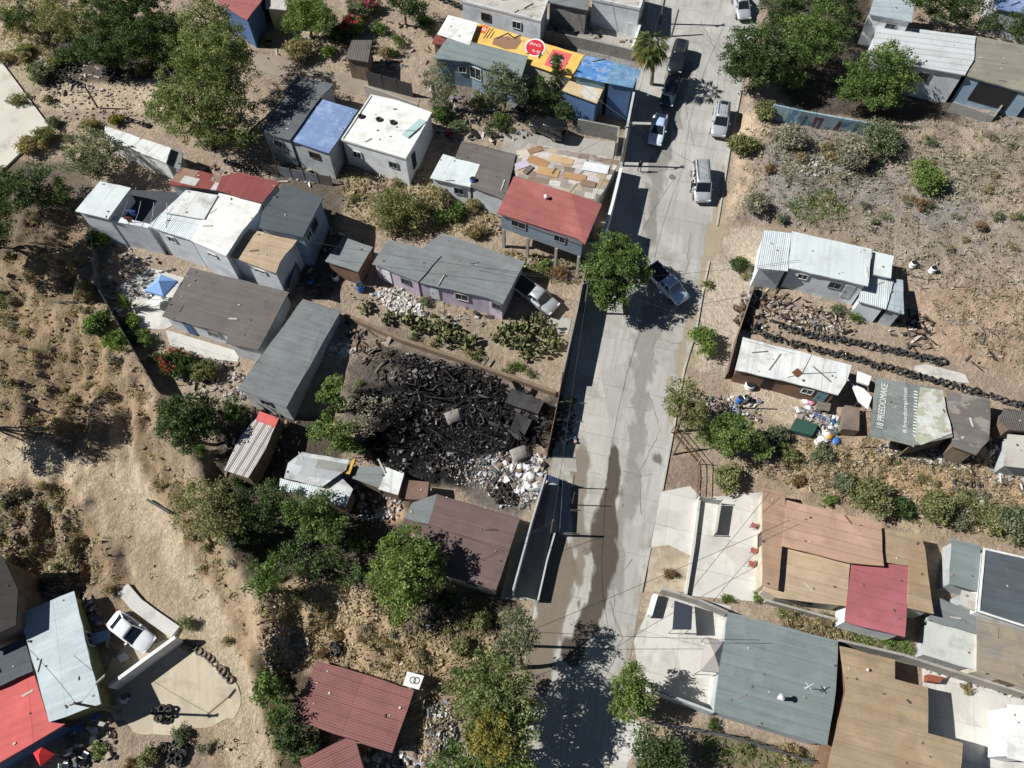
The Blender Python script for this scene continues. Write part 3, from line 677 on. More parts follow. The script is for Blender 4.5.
def bush(label, u, v, r, kind='olive', group=None, name='bush', hh=.75, per=30, size=None, cat='bush', flowers=None, dens=1.0):
    p = pg(u, v); p.z = gh(p.x, p.y); d = math.sin(TILT)*(p.y-CAM.y)-(p.z-CAM.z)*math.cos(TILT); rw = r*d/FPX
    root = tag(empty(name, p), label, cat, group); B = []
    for k in range(5 if rw > 1.0 else 3):
        a = rnd.uniform(0, 6.28); q = rw*rnd.uniform(.15, .55); B.append((p+Vector((q*math.cos(a), q*math.sin(a), rw*hh*rnd.uniform(.45, .8))), rw*rnd.uniform(.45, .65)))
    st = MB()
    for b, _ in B: st.tube(Vector((0, 0, -.2)), b-p, .05, .02, 5)
    st.build('stem', m_bark, root)
    cl = crown_clumps(B, 1.3*dens, .8, cr=max(.25, rw*.25)); leaves('foliage', kind, cl, max(.25, rw*.28), per, size or max(.13, min(.26, rw*.16)), root, p)
    if flowers:
        fl = cl[_rs.choice(len(cl), max(2, int(len(cl)*flowers[1])))]+np.array([0, 0, .25*rw]); leaves('flowers', flowers[0], fl, max(.2, rw*.2), 26, .16, root, p, .9)
    return root
# ------------------------------------------------------------------ houses
dk = lambda rgb, k: tuple(q*k for q in c(*rgb))
def felt(name, rgb, **k):
    d = dict(var=.17, vs=.4, stain=(dk(rgb, .68), .6, .6), streak=(dk(rgb, 1.3), .6, 0), seam=(1.0, 1, .1, .03), patch=(dk(rgb, .9), .6, .22), gs=26, grain=.2, bump=.3); d.update(k)
    return M(name, c(*rgb), **d)
def patchwork(name, pal, px=1.5, py=1.1):
    if name in _mats: return _mats[name]
    m = M(name, (.4, .4, .4), var=.12, vs=.6, stain=(c(96, 84, 72), .5, .8)); nt = m.node_tree; t = NT.__new__(NT); t.m, t.n, t.l = m, nt.nodes, nt.links
    b = [n for n in nt.nodes if n.type == 'BSDF_PRINCIPLED'][0]; old = b.inputs['Base Color'].links[0].from_socket
    sx = t.new('ShaderNodeSeparateXYZ'); t.link(t.new('ShaderNodeTexCoord').outputs['Object'], sx.inputs[0])
    fy = t.math('FLOOR', t.math('DIVIDE', sx.outputs[1], py)); fx = t.math('FLOOR', t.math('ADD', t.math('DIVIDE', sx.outputs[0], px), t.math('MULTIPLY', fy, .37)))
    cb = t.new('ShaderNodeCombineXYZ'); t.link(fx, cb.inputs[0]); t.link(fy, cb.inputs[1]); wn = t.new('ShaderNodeTexWhiteNoise', noise_dimensions='2D'); t.link(cb.outputs[0], wn.inputs['Vector'])
    cr = t.new('ShaderNodeValToRGB'); cr.color_ramp.interpolation = 'CONSTANT'
    for k, q in enumerate(pal):
        e = cr.color_ramp.elements[k] if k < 2 else cr.color_ramp.elements.new(k/len(pal))
        e.position = k/len(pal); e.color = tuple(v*2.4 for v in c(*q))+(1,)
    t.link(wn.outputs['Value'], cr.inputs[0]); t.link(t.mix(1.0, old, cr.outputs[0], 'MULTIPLY'), b.inputs['Base Color']); return m
def tin(name, rgb, ax=0, **k):
    d = dict(var=.12, vs=.5, corr=(.2, ax), streak=(dk(rgb, .6), .45, 1-ax), seam=(.92, ax, .35, .025), seam2=(3.6, 1-ax, .3, .03), rough=.6, gs=24, grain=.08, spec=.4); d.update(k)
    return M(name, c(*rgb), **d)
r_grey = felt('grey_felt_roof', (126, 130, 129)); r_grey2 = felt('dark_grey_felt_roof', (100, 104, 105)); r_green = felt('green_grey_felt_roof', (126, 136, 134))
r_slate = felt('blue_grey_felt_roof', (84, 91, 96)); r_brown = felt('brown_grey_felt_roof', (110, 104, 100)); r_choc = felt('chocolate_felt_roof', (112, 93, 88), seam=(1.4, 1, .3, .03))
r_tan = felt('tan_felt_roof', (168, 147, 118), patch=(c(158, 134, 102), .6, .35), streak=(c(128, 112, 100), .5, 0)); r_tan2 = felt('sandy_felt_roof', (184, 162, 134)); r_greytan = felt('grey_tan_felt_roof', (142, 138, 124))
r_pinktan = felt('pinkish_felt_roof', (186, 154, 130), seam=(.95, 1, .3, .06), streak=(c(160, 128, 104), .5, 0))
r_red = felt('red_felt_roof', (166, 101, 95), streak=(c(150, 94, 88), .5, 0), seam=(1.0, 1, .12, .03)); r_red2 = felt('crimson_felt_roof', (170, 102, 106), streak=(c(156, 94, 98), .4, 0)); r_redtin = tin('brick_red_tin_roof', (138, 90, 84), 1, streak=(c(118, 82, 76), .5, 0), patch=(c(150, 96, 88), .6, .3)); r_vivid = felt('vivid_red_roof', (204, 102, 98), stain=(c(178, 88, 86), .5, .5), seam=(3.1, 0, .3, .08))
r_white = M('white_coated_roof', c(236, 236, 230), var=.06, vs=.4, stain=(c(170, 165, 152), .55, .5), streak=(c(198, 196, 188), .5, 0), seam=(2.4, 0, .2, .03), gs=12)
r_white2 = M('dirty_white_roof', c(222, 224, 220), var=.09, vs=.5, stain=(c(150, 142, 128), .65, .55), streak=(c(176, 174, 166), .6, 1), seam=(2.2, 0, .35, .04), gs=12)
r_wtin = tin('pale_tin_roof', (214, 222, 222), 0); r_wpanel = M('pale_panel_roof', c(212, 220, 218), var=.05, vs=.3, stain=(c(170, 176, 172), .5, .35), seam=(3.4, 0, .25, .03), streak=(c(190, 196, 192), .5, 1))
r_gtin = tin('grey_tin_roof', (178, 190, 194), 1, corr=(.25, 1)); r_bluesheet = M('blue_sheet_roof', c(128, 150, 186), var=.2, vs=.5, stain=(c(196, 206, 222), .45, .5), rough=.5, seam=(1.8, 0, .2, .03), streak=(c(104, 130, 178), .6, 0))
r_rusttin = tin('rusty_tin_roof', (150, 124, 104), 0, stain=(c(104, 72, 54), .8, .7)); r_redpatch = tin('faded_red_tin_roof', (146, 78, 72), 0)
r_darktin = tin('dark_tin_roof', (104, 98, 92), 0, stain=(c(70, 58, 50), .7, .6)); r_slab = M('concrete_roof', c(190, 186, 176), var=.12, vs=.4, stain=(c(138, 130, 118), .7, .5), gs=10)
def plaster(name, rgb, **k):
    d = dict(var=.1, vs=.6, stain=(dk(rgb, .55), .55, .7), streak=(dk(rgb, .6), .5, 0), patch=(dk(rgb, .8), .5, .35), gs=14, grain=.08, bump=.2); d.update(k)
    return M(name, c(*rgb), **d)
w_white = plaster('white_plaster', (234, 236, 234)); w_grey = plaster('grey_plaster', (186, 190, 190)); w_blue = plaster('blue_plaster', (140, 162, 180)); w_pale = plaster('pale_blue_plaster', (216, 220, 222))
w_pink = plaster('lavender_plaster', (206, 190, 206)); w_cream = plaster('cream_plaster', (205, 196, 176)); w_slate = plaster('slate_siding', (128, 140, 150), seam=(.3, 2, .4, .03)); w_teal = plaster('teal_plaster', (110, 140, 150)); w_olive = plaster('yellow_green_plaster', (140, 140, 100))
w_brown = plaster('brown_board', (132, 104, 84)); w_darkblue = plaster('strong_blue_plaster', (84, 112, 150)); w_wood = M('board_wall', c(134, 116, 98), var=.25, seam=(.18, 0, .5, .03), streak=(c(88, 76, 64), .6, 1))
B_ = 2  # index of the downhill edge when corners are TL, TR, BR, BL
W_ = lambda t, w=1.1, h=.9, d=.6: (2, t, w, h, d)

house('small_house', 'house with bright blue sheet roof half covering grey felt, by the white box', 'house', [
    dict(p=[(297, 76), (334, 84), (320, 98), (290, 140), (260, 131)], h=3.3, rm=r_grey2, wm=w_grey, wins=[(3, .5, 1.1, .8, .7)]),
    dict(p=[(319, 98), (358, 110), (329, 153), (289, 140)], h=3.55, rm=r_bluesheet, wm=w_grey, wins=[W_(.45, 1.2, .8, .8)])])
wh = dict(p=[(371, 95), (398, 101), (432, 113), (419, 137), (406, 159), (341, 140)], h=3.3, rm=r_white, wm=w_white, ov=.12, parapet=.1, pm=r_white, wins=[(4, .22, 1.0, .8, 1.0), (4, .8, 1.0, .8, 1.0), (3, .5, .9, 2.0, .7, 'door', m_dark)])
house('box_house', 'white flat-roofed box house with black tyres lying on its roof', 'house', [wh])
house('patchwork_shack', 'low house half grey felt half pale sheets, left of the plywood-strewn roof', 'house', [
    dict(p=[(462, 141), (516, 154), (505, 200), (470, 186), (480, 164), (455, 158)], h=2.7, rm=r_brown, wm=w_grey),
    dict(p=[(443, 154), (482, 165), (471, 187), (430, 178)], h=2.75, rm=r_wpanel, wm=w_white, wins=[W_(.3)])])
house('wooden_house', 'blue-walled house with grey gabled roof under the yellow advertising sheet', 'house', [
    dict(p=[(449, 36), (528, 56), (521, 78), (488, 69), (470, 62), (433, 58)], h=3.5, rm=r_green, wm=w_blue, dz=[.4, .4, 0, 0, 0, 0], wins=[(4, .5, .1, .1, .8), (3, .75, 1.5, 1.5, .5), (2, .5, 1.1, 1.0, .8), (4, .25, .9, .8, .7), (4, .75, .9, 2.0, .6, 'door', w_darkblue)])])
yb = dict(p=[(478, 23), (584, 55), (571, 78), (470, 45)], h=3.1, rm=M('yellow_banner', c(234, 190, 96), var=.1, vs=.8, stain=(c(206, 170, 100), .5, .7), streak=(c(240, 214, 150), .5, 1)), wm=w_cream, th=.06, rname='banner_roof')
wb_ = dict(p=[(448, 15), (478, 23), (470, 45), (437, 34)], h=3.15, rm=r_white, wm=w_cream, th=.06)
bannerhouse = house('banner_shack', 'long shack roofed with a yellow printed advertising sheet and a white sheet end', 'house', [wb_, yb, dict(p=[(436, 34), (447, 37), (443, 45), (432, 43)], h=3.0, rm=r_redpatch, wm=w_brown)])
house('tarp_shack', 'shack under patterned blue tarpaulins between yellow banner roof and the street', 'house', [
    dict(p=[(586, 55), (613, 62), (607, 83), (574, 76)], h=4.2, rm=M('blue_tarp', c(92, 140, 196), var=.25, vs=1.2, patch=(c(160, 184, 208), .6, 1.6), stain=(c(120, 100, 120), .5, .9), rough=.5), wm=w_teal, th=.04),
    dict(p=[(613, 62), (641, 70), (633, 88), (607, 83)], h=4.5, rm=M('teal_tarp', c(110, 146, 176), var=.25, vs=1.0, patch=(c(150, 172, 190), .5, 1.4), rough=.5), wm=w_darkblue, th=.04)])
house('small_shed', 'tan plywood-roofed shed with blue side wall below the blue tarpaulins', 'shed', [
    dict(p=[(573, 76), (605, 84), (597, 103), (562, 90)], h=3.4, rm=M('plywood_roof', c(206, 182, 142), var=.12, patch=(c(206, 204, 196), .9, .35), seam=(1.22, 0, .3, .02)), wm=w_darkblue)])
# house above the banner roof: part-built block house and its yard
house('block_house', 'pale grey block house with flat slab roof at the top edge behind the banner shack', 'house', [
    dict(p=[(468, -16), (548, 2), (541, 22), (462, 2)], h=3.2, rm=r_slab, wm=w_pale, ov=.05, parapet=.2, wins=[W_(.3), W_(.7)]),
    dict(p=[(552, -18), (592, -10), (588, 10), (548, 2)], h=3.0, rm=r_grey, wm=m_block)])
house('block_house', 'pale flat concrete house at the top edge beside the street poles', 'house', [
    dict(p=[(598, -25), (648, -14), (640, 10), (592, 0)], h=3.0, rm=r_slab, wm=w_pale, ov=.05, parapet=.25)])
house('red_roof_house', 'red-roofed house with blue side wall cut by the top edge', 'house', [
    dict(p=[(205, -38), (262, -28), (262, 0), (247, 20), (218, 2)], h=3.2, rm=r_red, wm=w_darkblue, ov=.3)])
house('plain_shed', 'tan-roofed shed beside the red-roofed corner at the top edge', 'shed', [
    dict(p=[(264, -20), (292, -14), (286, 10), (266, 8)], h=2.4, rm=r_slab, wm=w_cream)])
house('long_shed', 'long narrow white-roofed shed below the dirt path with grey end roof', 'shed', [
    dict(p=[(105, 126), (171, 148), (166, 163), (104, 138)], h=2.5, rm=r_white2, wm=w_white),
    dict(p=[(171, 148), (183, 152), (180, 170), (166, 163)], h=2.2, rm=r_grey, wm=w_grey)])
house('sheet_lean_to', 'small grey lean-to with ragged tyre edge beside the slatted gate', 'shed', [
    dict(p=[(352, 40), (372, 40), (368, 62), (345, 58)], h=2.6, rm=r_darktin, wm=w_wood, dz=[.3, .3, 0, 0])])
house('plywood_house', 'flat roof littered with plywood boards behind the bright red roof', 'house', [
    dict(p=[(528, 143), (620, 160), (607, 186), (596, 202), (516, 176), (512, 160)], h=2.6, rm=patchwork('patchwork_sheets', [(204, 199, 190), (178, 156, 128), (190, 184, 174), (160, 151, 140), (208, 203, 194), (188, 170, 144), (140, 124, 110), (194, 190, 190)], 1.2, .8), wm=w_grey)])
rh = dict(p=[(514, 176), (602, 204), (585, 244), (497, 213)], h=5.2, rm=r_red, wm=w_slate, zb=2.75, ov=.35, extra=[(571, 193, .35), (578, 239, .0)], faces=[(0, 4, 5, 3), (4, 1, 2, 5)],
          wins=[(2, .27, 1.2, .9, .35), (2, .72, .2, .2, .4), (2, .78, 1.6, .9, .35)], pillars=[(2, .02, 0), (2, .3, 0), (2, .66, 0), (2, .97, 0), (0, .3, 0), (0, .7, 0), (0, .98, 0), (0, .02, 0)], wname='wall')
redhouse = house('stilt_house', 'bright red hipped roof house raised on concrete pillars beside the street wall', 'house', [rh])
# the large two-storey block on the left
house('terrace_house', 'large pale two-storey block with patchwork of white, tan and grey roofs above the blue canopy', 'house', [
    dict(p=[(100, 181), (131, 188), (108, 219), (75, 211)], h=4.3, rm=r_wpanel, wm=w_pale, wins=[]),
    dict(p=[(186, 190), (218, 195), (204, 219), (163, 212)], h=4.3, rm=r_white2, wm=w_pale),
    dict(p=[(162, 212), (204, 219), (190, 240), (148, 226)], h=4.4, rm=r_wtin, wm=w_pale, wins=[(2, .6, .9, .8, .8)]),
    dict(p=[(219, 193), (262, 203), (258, 212), (243, 230), (226, 256), (190, 240)], h=4.55, rm=r_white, wm=w_pale, ov=.1, wins=[(4, .5, 1.1, .5, .8)]),
    dict(p=[(245, 228), (298, 239), (280, 262), (276, 273), (229, 256)], h=4.3, rm=r_tan2, wm=w_pale, wins=[(3, .4, 1.3, .5, .7)]),
    dict(p=[(285, 184), (323, 198), (303, 237), (259, 228), (262, 212)], h=4.6, rm=r_slate, wm=w_blue, wins=[(1, .5, 1.2, 1.0, .6), (1, .8, 1, .9, .6)]),
    dict(p=[(181, 167), (222, 176), (216, 190), (168, 184)], h=4.0, rm=patchwork('scrap_sheets', [(150, 124, 104), (170, 160, 150), (132, 96, 78), (196, 196, 192), (140, 76, 68)], 1.8, 1.1), wm=w_grey),
    dict(p=[(222, 176), (240, 172), (280, 182), (262, 203), (216, 190)], h=4.1, rm=r_redpatch, wm=w_grey),
    dict(p=[(109, 219), (132, 190), (182, 192), (150, 226)], h=2.4, rm=M('court_floor', c(70, 72, 80), var=.2), wm=w_pale, rname='court_floor', ov=.02),
    dict(p=[(109, 215), (150, 224), (148, 228), (107, 220)], h=4.1, rm=w_pale, wm=w_pale, ov=.02, rname='court_parapet')])
house('felt_house', 'house with broad brown-grey felt roof right of the blue canopy', 'house', [
    dict(p=[(190, 267), (289, 292), (258, 350), (226, 343), (228, 335), (162, 316)], h=2.4, rm=r_brown, wm=w_pale, wins=[(4, .3, 1.4, .9, .5), (4, .7, .9, 2, .4, 'door', w_darkblue)])])
house('felt_house', 'house with long tilted grey roof left of the burnt plot', 'house', [
    dict(p=[(303, 299), (341, 311), (286, 408), (237, 389)], h=2.4, rm=r_grey, wm=w_grey, dz=[.2, -.2, -.2, .2], wins=[W_(.5)])])
house('small_shed', 'small grey square roof shed left of the lavender house', 'shed', [
    dict(p=[(343, 237), (373, 247), (358, 272), (325, 261)], h=2.4, rm=r_grey, wm=w_brown)])
house('lavender_house', 'long house with grey felt roof and lavender front wall above the cactus yard', 'house', [
    dict(p=[(388, 239), (421, 248), (441, 256), (418, 282), (372, 264)], h=2.4, rm=r_grey, wm=w_pink, wins=[(3, .3, 1.0, .9, .5), (3, .75, .9, 1.9, .4, 'door', w_white)]),
    dict(p=[(442, 233), (525, 262), (503, 304), (488, 298), (418, 282), (420, 250)], h=2.55, rm=r_grey, wm=w_pink, wins=[(3, .4, 1.4, 1.0, .5), (3, .8, .9, 1.9, .45, 'door', w_white), (2, .4, 1.0, .9, .5)])])
# right side
house('metal_roof_house', 'small ribbed pale roof building at the top edge right of the trees', 'house', [
    dict(p=[(876, -6), (915, -4), (912, 22), (869, 14)], h=3.8, rm=r_gtin, wm=w_white, wins=[W_(.4)])])
house('long_roof_house', 'large blue-walled house with striped white and grey-tan roof in the top right corner', 'house', [
    dict(p=[(877, 24), (976, 36), (974, 60), (965, 75), (870, 57)], h=3.4, rm=M('striped_panel_roof', c(200, 203, 203), var=.06, stain=(c(160, 156, 150), .5, .4), seam=(1.05, 1, .4, .12), streak=(c(180, 178, 172), .4, 0)), wm=w_pale, wins=[(3, .38, 1.3, 1.0, .6), (3, .7, .9, .8, .6)]),
    dict(p=[(976, 36), (1040, 48), (1036, 95), (965, 75), (974, 60)], h=3.5, rm=r_greytan, wm=w_blue, wins=[(2, .5, 4.2, 2.3, .35, 'opening')])])
house('flat_house', 'blue-roofed building in the far top right corner behind dark trees', 'house', [
    dict(p=[(990, -12), (1045, -8), (1045, 18), (996, 8)], h=3.2, rm=r_bluesheet, wm=w_grey)])
house('white_roof_house', 'house of white flat panels with low side annexes at the foot of the vacant lot', 'house', [
    dict(p=[(792, 231), (872, 249), (868, 286), (789, 268)], h=3.2, rm=r_wpanel, wm=w_pale, wins=[W_(.8, 1.0, .7, .5), W_(.35, 1.2, .9, .6), (2, .15, .9, 1.9, .6, 'door', w_grey)]),
    dict(p=[(764, 230), (791, 233), (788, 271), (757, 268)], h=3.0, rm=r_wtin, wm=w_white),
    dict(p=[(873, 251), (894, 256), (891, 278), (872, 274)], h=2.7, rm=r_wpanel, wm=w_grey),
    dict(p=[(872, 275), (894, 280), (886, 309), (858, 301), (862, 287)], h=2.5, rm=r_wtin, wm=w_pale),
    dict(p=[(896, 279), (903, 280), (904, 314), (886, 309)], h=2.4, rm=r_gtin, wm=w_grey)])
house('long_shack', 'long dirty white roof shack with brown board front and a mast on its roof', 'house', [
    dict(p=[(743, 337), (852, 365), (847, 381), (838, 395), (786, 381), (735, 370)], h=2.5, rm=r_white2, wm=w_brown, wins=[(4, .3, .9, 1.9, .2, 'opening'), (3, .5, 1.0, .8, .5), (3, .2, .9, 1.8, .3, 'door', w_teal)])])
bt = dict(p=[(876, 377), (908, 383), (942, 389), (953, 437), (913, 446), (870, 436)], h=2.6, rm=M('grey_green_banner', c(142, 148, 143), var=.14, vs=.7, bump=3, seam=(2.6, 0, .2, .03), stain=(c(112, 118, 112), .6, .8), streak=(c(176, 180, 174), .5, 0), patch=(c(164, 170, 164), .8, .3), rough=.6), wm=w_wood, th=.05, rname='banner_roof', open=(4, 5))
bannershack = house('banner_shack', 'shack covered with a grey-green printed banner sheet below the tyre wall', 'house', [bt,
    dict(p=[(920, 387), (942, 390), (952, 433), (921, 445), (915, 440)], h=2.80, rm=M('faded_print_sheet', c(204, 206, 196), var=.16, vs=1.0, patch=(c(170, 176, 150), .9, .9), stain=(c(150, 112, 98), .7, 1.1), rough=.6), wm=None, th=.03, rname='print_sheet'),
    dict(p=[(948, 391), (991, 399), (989, 440), (976, 455), (952, 446), (953, 425), (942, 412)], h=2.55, rm=felt('ashen_sheet_roof', (116, 110, 104), patch=(c(168, 160, 150), .6, .5)), wm=w_wood)])
house('small_shack', 'dark sheet-roofed shack at the right edge below the tyre wall', 'shed', [
    dict(p=[(1004, 408), (1045, 412), (1045, 432), (1010, 430), (1000, 420)], h=2.4, rm=r_darktin, wm=w_wood),
    dict(p=[(1008, 434), (1040, 436), (1040, 470), (1004, 466)], h=2.0, rm=r_slab, wm=w_grey)])
house('tan_roof_house', 'large house with pink-tan ribbed roof and crimson lower roof right of the concrete driveway', 'house', [
    dict(p=[(787, 500), (881, 523), (884, 566), (850, 563), (782, 546)], h=2.7, rm=r_pinktan, wm=w_cream),
    dict(p=[(782, 547), (850, 563), (846, 606), (778, 598), (762, 590)], h=2.5, rm=r_tan2, wm=w_cream, wins=[(2, .5, 1.1, .9, .5)]),
    dict(p=[(763, 488), (785, 492), (787, 520), (782, 547), (778, 590), (762, 585)], h=2.6, rm=felt('brown_tan_felt_roof', (164, 136, 112)), wm=w_cream, wins=[(5, .5, 1.1, 1, .7)]),
    dict(p=[(852, 560), (909, 566), (905, 637), (845, 622)], h=2.8, rm=r_red2, wm=w_white, wins=[(3, .4, .9, .9, .6)]),
    dict(p=[(883, 528), (921, 535), (925, 548), (934, 614), (908, 608), (909, 566), (884, 562)], h=2.6, rm=r_tan, wm=w_cream)])
house('green_grey_house', 'narrow green-grey roof building right of the tan roofed house', 'house', [
    dict(p=[(952, 538), (981, 546), (978, 592), (950, 584)], h=2.2, rm=r_green, wm=w_grey),
    dict(p=[(962, 590), (978, 594), (976, 612), (960, 604)], h=2.6, rm=r_slab, wm=w_grey)])
house('pale_annex', 'grey felt and pale slab annex below the green-grey roof', 'house', [
    dict(p=[(940, 598), (976, 614), (976, 634), (928, 620)], h=2.0, rm=r_grey, wm=w_grey),
    dict(p=[(928, 620), (977, 635), (975, 670), (925, 655)], h=2.05, rm=conc('pale_roof_slab', (190, 192, 184), seam=None, seam2=None), wm=w_grey)])
house('dark_felt_house', 'house with dark slate felt roof edged in white at the right edge', 'house', [
    dict(p=[(983, 548), (1045, 562), (1045, 634), (977, 612)], h=3.2, rm=r_slate, wm=w_white, parapet=.12, pm=r_white),
    dict(p=[(977, 616), (1045, 638), (1045, 695), (977, 672)], h=2.9, rm=felt('grey_tan_worn_roof', (140, 132, 120), patch=(c(160, 146, 122), .7, .3)), wm=w_cream, wins=[W_(.5)])])
house('grey_roof_house', 'big house with plain blue-green grey roof beside the white patio', 'house', [
    dict(p=[(728, 612), (838, 641), (836, 690), (827, 746), (714, 712)], h=2.8, rm=r_green, wm=w_grey, wins=[(3, .5, 1.2, 1, .5)])])
house('tan_slab_house', 'big stepped tan felt roof at the bottom edge right of the blue-green grey roof', 'house', [
    dict(p=[(840, 646), (895, 660), (895, 679), (928, 687), (928, 733), (963, 743), (958, 800), (820, 800), (846, 690)], h=3.4, rm=r_tan, wm=w_brown)])
house('white_tank_room', 'tall white box building at the bottom right corner', 'building', [
    dict(p=[(1008, 704), (1030, 706), (1034, 764), (1008, 758)], h=3.2, rm=r_white, wm=w_white)])
# left bottom
house('corner_house', 'large house with pale grey sheet roof and vivid red roof in the bottom left corner', 'house', [
    dict(p=[(19, 613), (74, 591), (101, 704), (49, 722)], h=2.7, rm=felt('pale_grey_sheet', (188, 198, 200), seam=(2.6, 0, .25, .04), stain=(c(160, 166, 166), .4, .5)), wm=w_olive, ov=.3, wins=[(1, .4, 1.2, 1, .7)]),
    dict(p=[(-45, 706), (33, 671), (49, 722), (65, 724), (-40, 786)], h=2.5, rm=r_vivid, wm=w_darkblue),
    dict(p=[(-45, 668), (24, 638), (33, 671), (-45, 706)], h=2.4, rm=r_slate, wm=w_grey)])
house('dark_shed', 'dark roofed building on the left edge above the bottom left house', 'shed', [
    dict(p=[(-40, 560), (2, 556), (18, 590), (16, 625), (-40, 650)], h=3.6, rm=felt('near_black_roof', (52, 50, 48)), wm=m_greywood)])
house('red_tin_house', 'brick-red tin roof house on the eroded slope at the bottom', 'house', [
    dict(p=[(317, 660), (414, 690), (392, 753), (291, 720)], h=1.9, rm=r_redtin, wm=w_wood, wins=[(1, .5, 1, .9, .5)])])
house('red_tin_house', 'second smaller brick-red tin roof cut by the bottom edge', 'house', [
    dict(p=[(300, 760), (346, 738), (356, 741), (368, 785), (310, 800)], h=2.7, rm=r_redtin, wm=w_wood)])
house('chocolate_roof_house', 'house with chocolate-brown felt roof below the burnt plot', 'house', [
    dict(p=[(437, 494), (520, 518), (509, 552), (428, 524)], h=2.9, rm=r_choc, wm=w_cream),
    dict(p=[(428, 524), (509, 552), (496, 590), (447, 576), (420, 545), (404, 518)], h=2.8, rm=r_choc, wm=w_cream, wins=[(2, .5, 1.0, .8, .5)]),
    dict(p=[(412, 503), (437, 494), (428, 524), (404, 518)], h=2.7, rm=r_grey, wm=w_grey)])
house('tin_shack', 'shack of weathered pale corrugated sheets beside the dark trees', 'shed', [
    dict(p=[(302, 452), (349, 460), (346, 470), (322, 487), (284, 478), (288, 463)], h=2.5, rm=patchwork('weathered_sheets', [(206, 206, 202), (190, 192, 190), (172, 176, 176), (200, 204, 206), (150, 150, 146)], 1.9, .9), wm=w_wood),
    dict(p=[(322, 480), (340, 476), (353, 489), (345, 507), (310, 498)], h=2.35, rm=_mats['weathered_sheets'], wm=w_wood), dict(p=[(280, 478), (322, 488), (310, 498), (279, 490)], h=2.3, rm=r_wtin, wm=None)])
house('tarp_shelter', 'low shelter of grey tarpaulin and white sheet right of the tin shack', 'shed', [
    dict(p=[(360, 466), (386, 466), (379, 488), (352, 478)], h=2.0, rm=r_grey, wm=w_wood), dict(p=[(386, 467), (404, 474), (398, 495), (378, 489)], h=2.1, rm=r_white2, wm=w_wood)])
house('hut', 'small brown hut with ragged roof between shelter and chocolate roof', 'shed', [
    dict(p=[(409, 480), (429, 482), (427, 500), (405, 499)], h=2.0, rm=M('brown_hut_roof', c(128, 104, 88), var=.3, stain=(c(70, 60, 52), .8, 1)), wm=w_brown)])
house('striped_shack', 'narrow shack with red and pale striped sheet roof below the long grey roof', 'shed', [
    dict(p=[(262, 412), (279, 418), (266, 448), (248, 478), (224, 470), (240, 436)], h=2.4, rm=tin('striped_sheets', (196, 190, 184), 0, seam=(.8, 0, .9, .25), stain=(c(150, 84, 78), .7, .5)), wm=w_wood),
    dict(p=[(259, 411), (279, 418), (275, 427), (256, 420)], h=2.46, rm=r_vivid, wm=None, rname='red_sheet')])
house('burnt_shack', 'charred remains of a sheet-roofed shack at the street end of the burnt plot', 'burnt shack', [
    dict(p=[(512, 388), (544, 402), (538, 414), (505, 402)], h=1.5, rm=M('charred_sheet', c(70, 68, 68), var=.35, stain=(c(30, 28, 27), .9, .8)), wm=M('charred_board', c(36, 33, 31), var=.3), dz=[.2, -.1, -.3, 0]),
    dict(p=[(516, 412), (532, 420), (524, 436), (510, 430)], h=1.3, rm=_mats['charred_sheet'], wm=_mats['charred_board'], dz=[.2, 0, -.2, .2])])
# ------------------------------------------------------------------ walls, fences
w1 = wall('street_wall', 'tall white street wall beside the stilt house, west side of the street', [(621, 168), (612, 205), (601, 243)], 2.9, .3, w_white)
wall('street_wall', 'tall grey plastered street wall between the blue tarpaulins and the utility pole gate', [(634, 92), (630, 112), (625, 138)], [4.4, 4.0, 3.4], .25, w_grey)
wall('side_wall', 'grey block wall closing the gap behind the red hipped roof house', [(598, 243), (585, 241)], 2.6, .2, m_block)
wall('street_wall', 'dark narrow boundary wall along the street beside the cactus yard', [(587, 258), (578, 305), (563, 372)], 2.6, .16, plaster('grey_boundary_plaster', (150, 146, 138)))
fence('board_fence', 'scorched plank fence along the burnt plot', [(563, 372), (556, 410), (548, 447)], 2.3, [m_greywood, m_wood], m_wood)
wall('street_wall', 'pale narrow wall dividing chocolate roof house from the narrow paved yard', [(546, 474), (532, 520), (513, 590)], 2.6, .15, w_grey)
fence('sheet_fence', 'dark sheet gate beside the garbage heap on the street', [(563, 481), (560, 528)], 1.5, M('blue_dark_sheet', c(66, 74, 96), corr=(.2, 0)), step=2.0, cat='gate')
fence('tall_screen', 'blue-grey sheet screen across the top of the dark forecourt beside garbage', [(547, 474), (564, 480)], 1.6, M('blue_screen_sheet', c(86, 104, 140), corr=(.2, 0), var=.2), step=1.8)
wall('low_wall', 'low pale wall with metal rail along the street below the sheet gate', [(555, 532), (547, 560), (538, 600)], 1.0, .15, w_grey)
wall('yard_wall', 'pale block wall of the yard with the black off-roader', [(578, 119), (619, 127), (617, 143)], 1.9, .2, m_block)
wall('yard_wall', 'grey block wall below the unfinished yard at the top', [(545, 30), (600, 42), (634, 50)], 1.4, .2, m_block)
wall('yard_wall', 'white short wall with steps beside the palm', [(628, 22), (640, 24), (632, 48)], 1.6, .3, w_white)
wall('retaining_wall', 'concrete wall behind the white box house', [(364, 85), (418, 104)], 1.8, .2, conc('bare_wall', (172, 166, 158)))
fence('slatted_gate', 'dark slatted gate above the white box house', [(366, 71), (411, 83)], 2.0, M('dark_slats', c(84, 82, 80), seam=(.3, 0, .6, .06)), step=1.9, cat='gate')
gp = M('graffiti_paint', c(150, 176, 184), var=.25, vs=.7, patch=(c(84, 128, 160), .9, .6), stain=(c(186, 196, 196), .8, .5), streak=(c(128, 92, 96), .5, 1), seam=(3.0, 0, .6, .12))
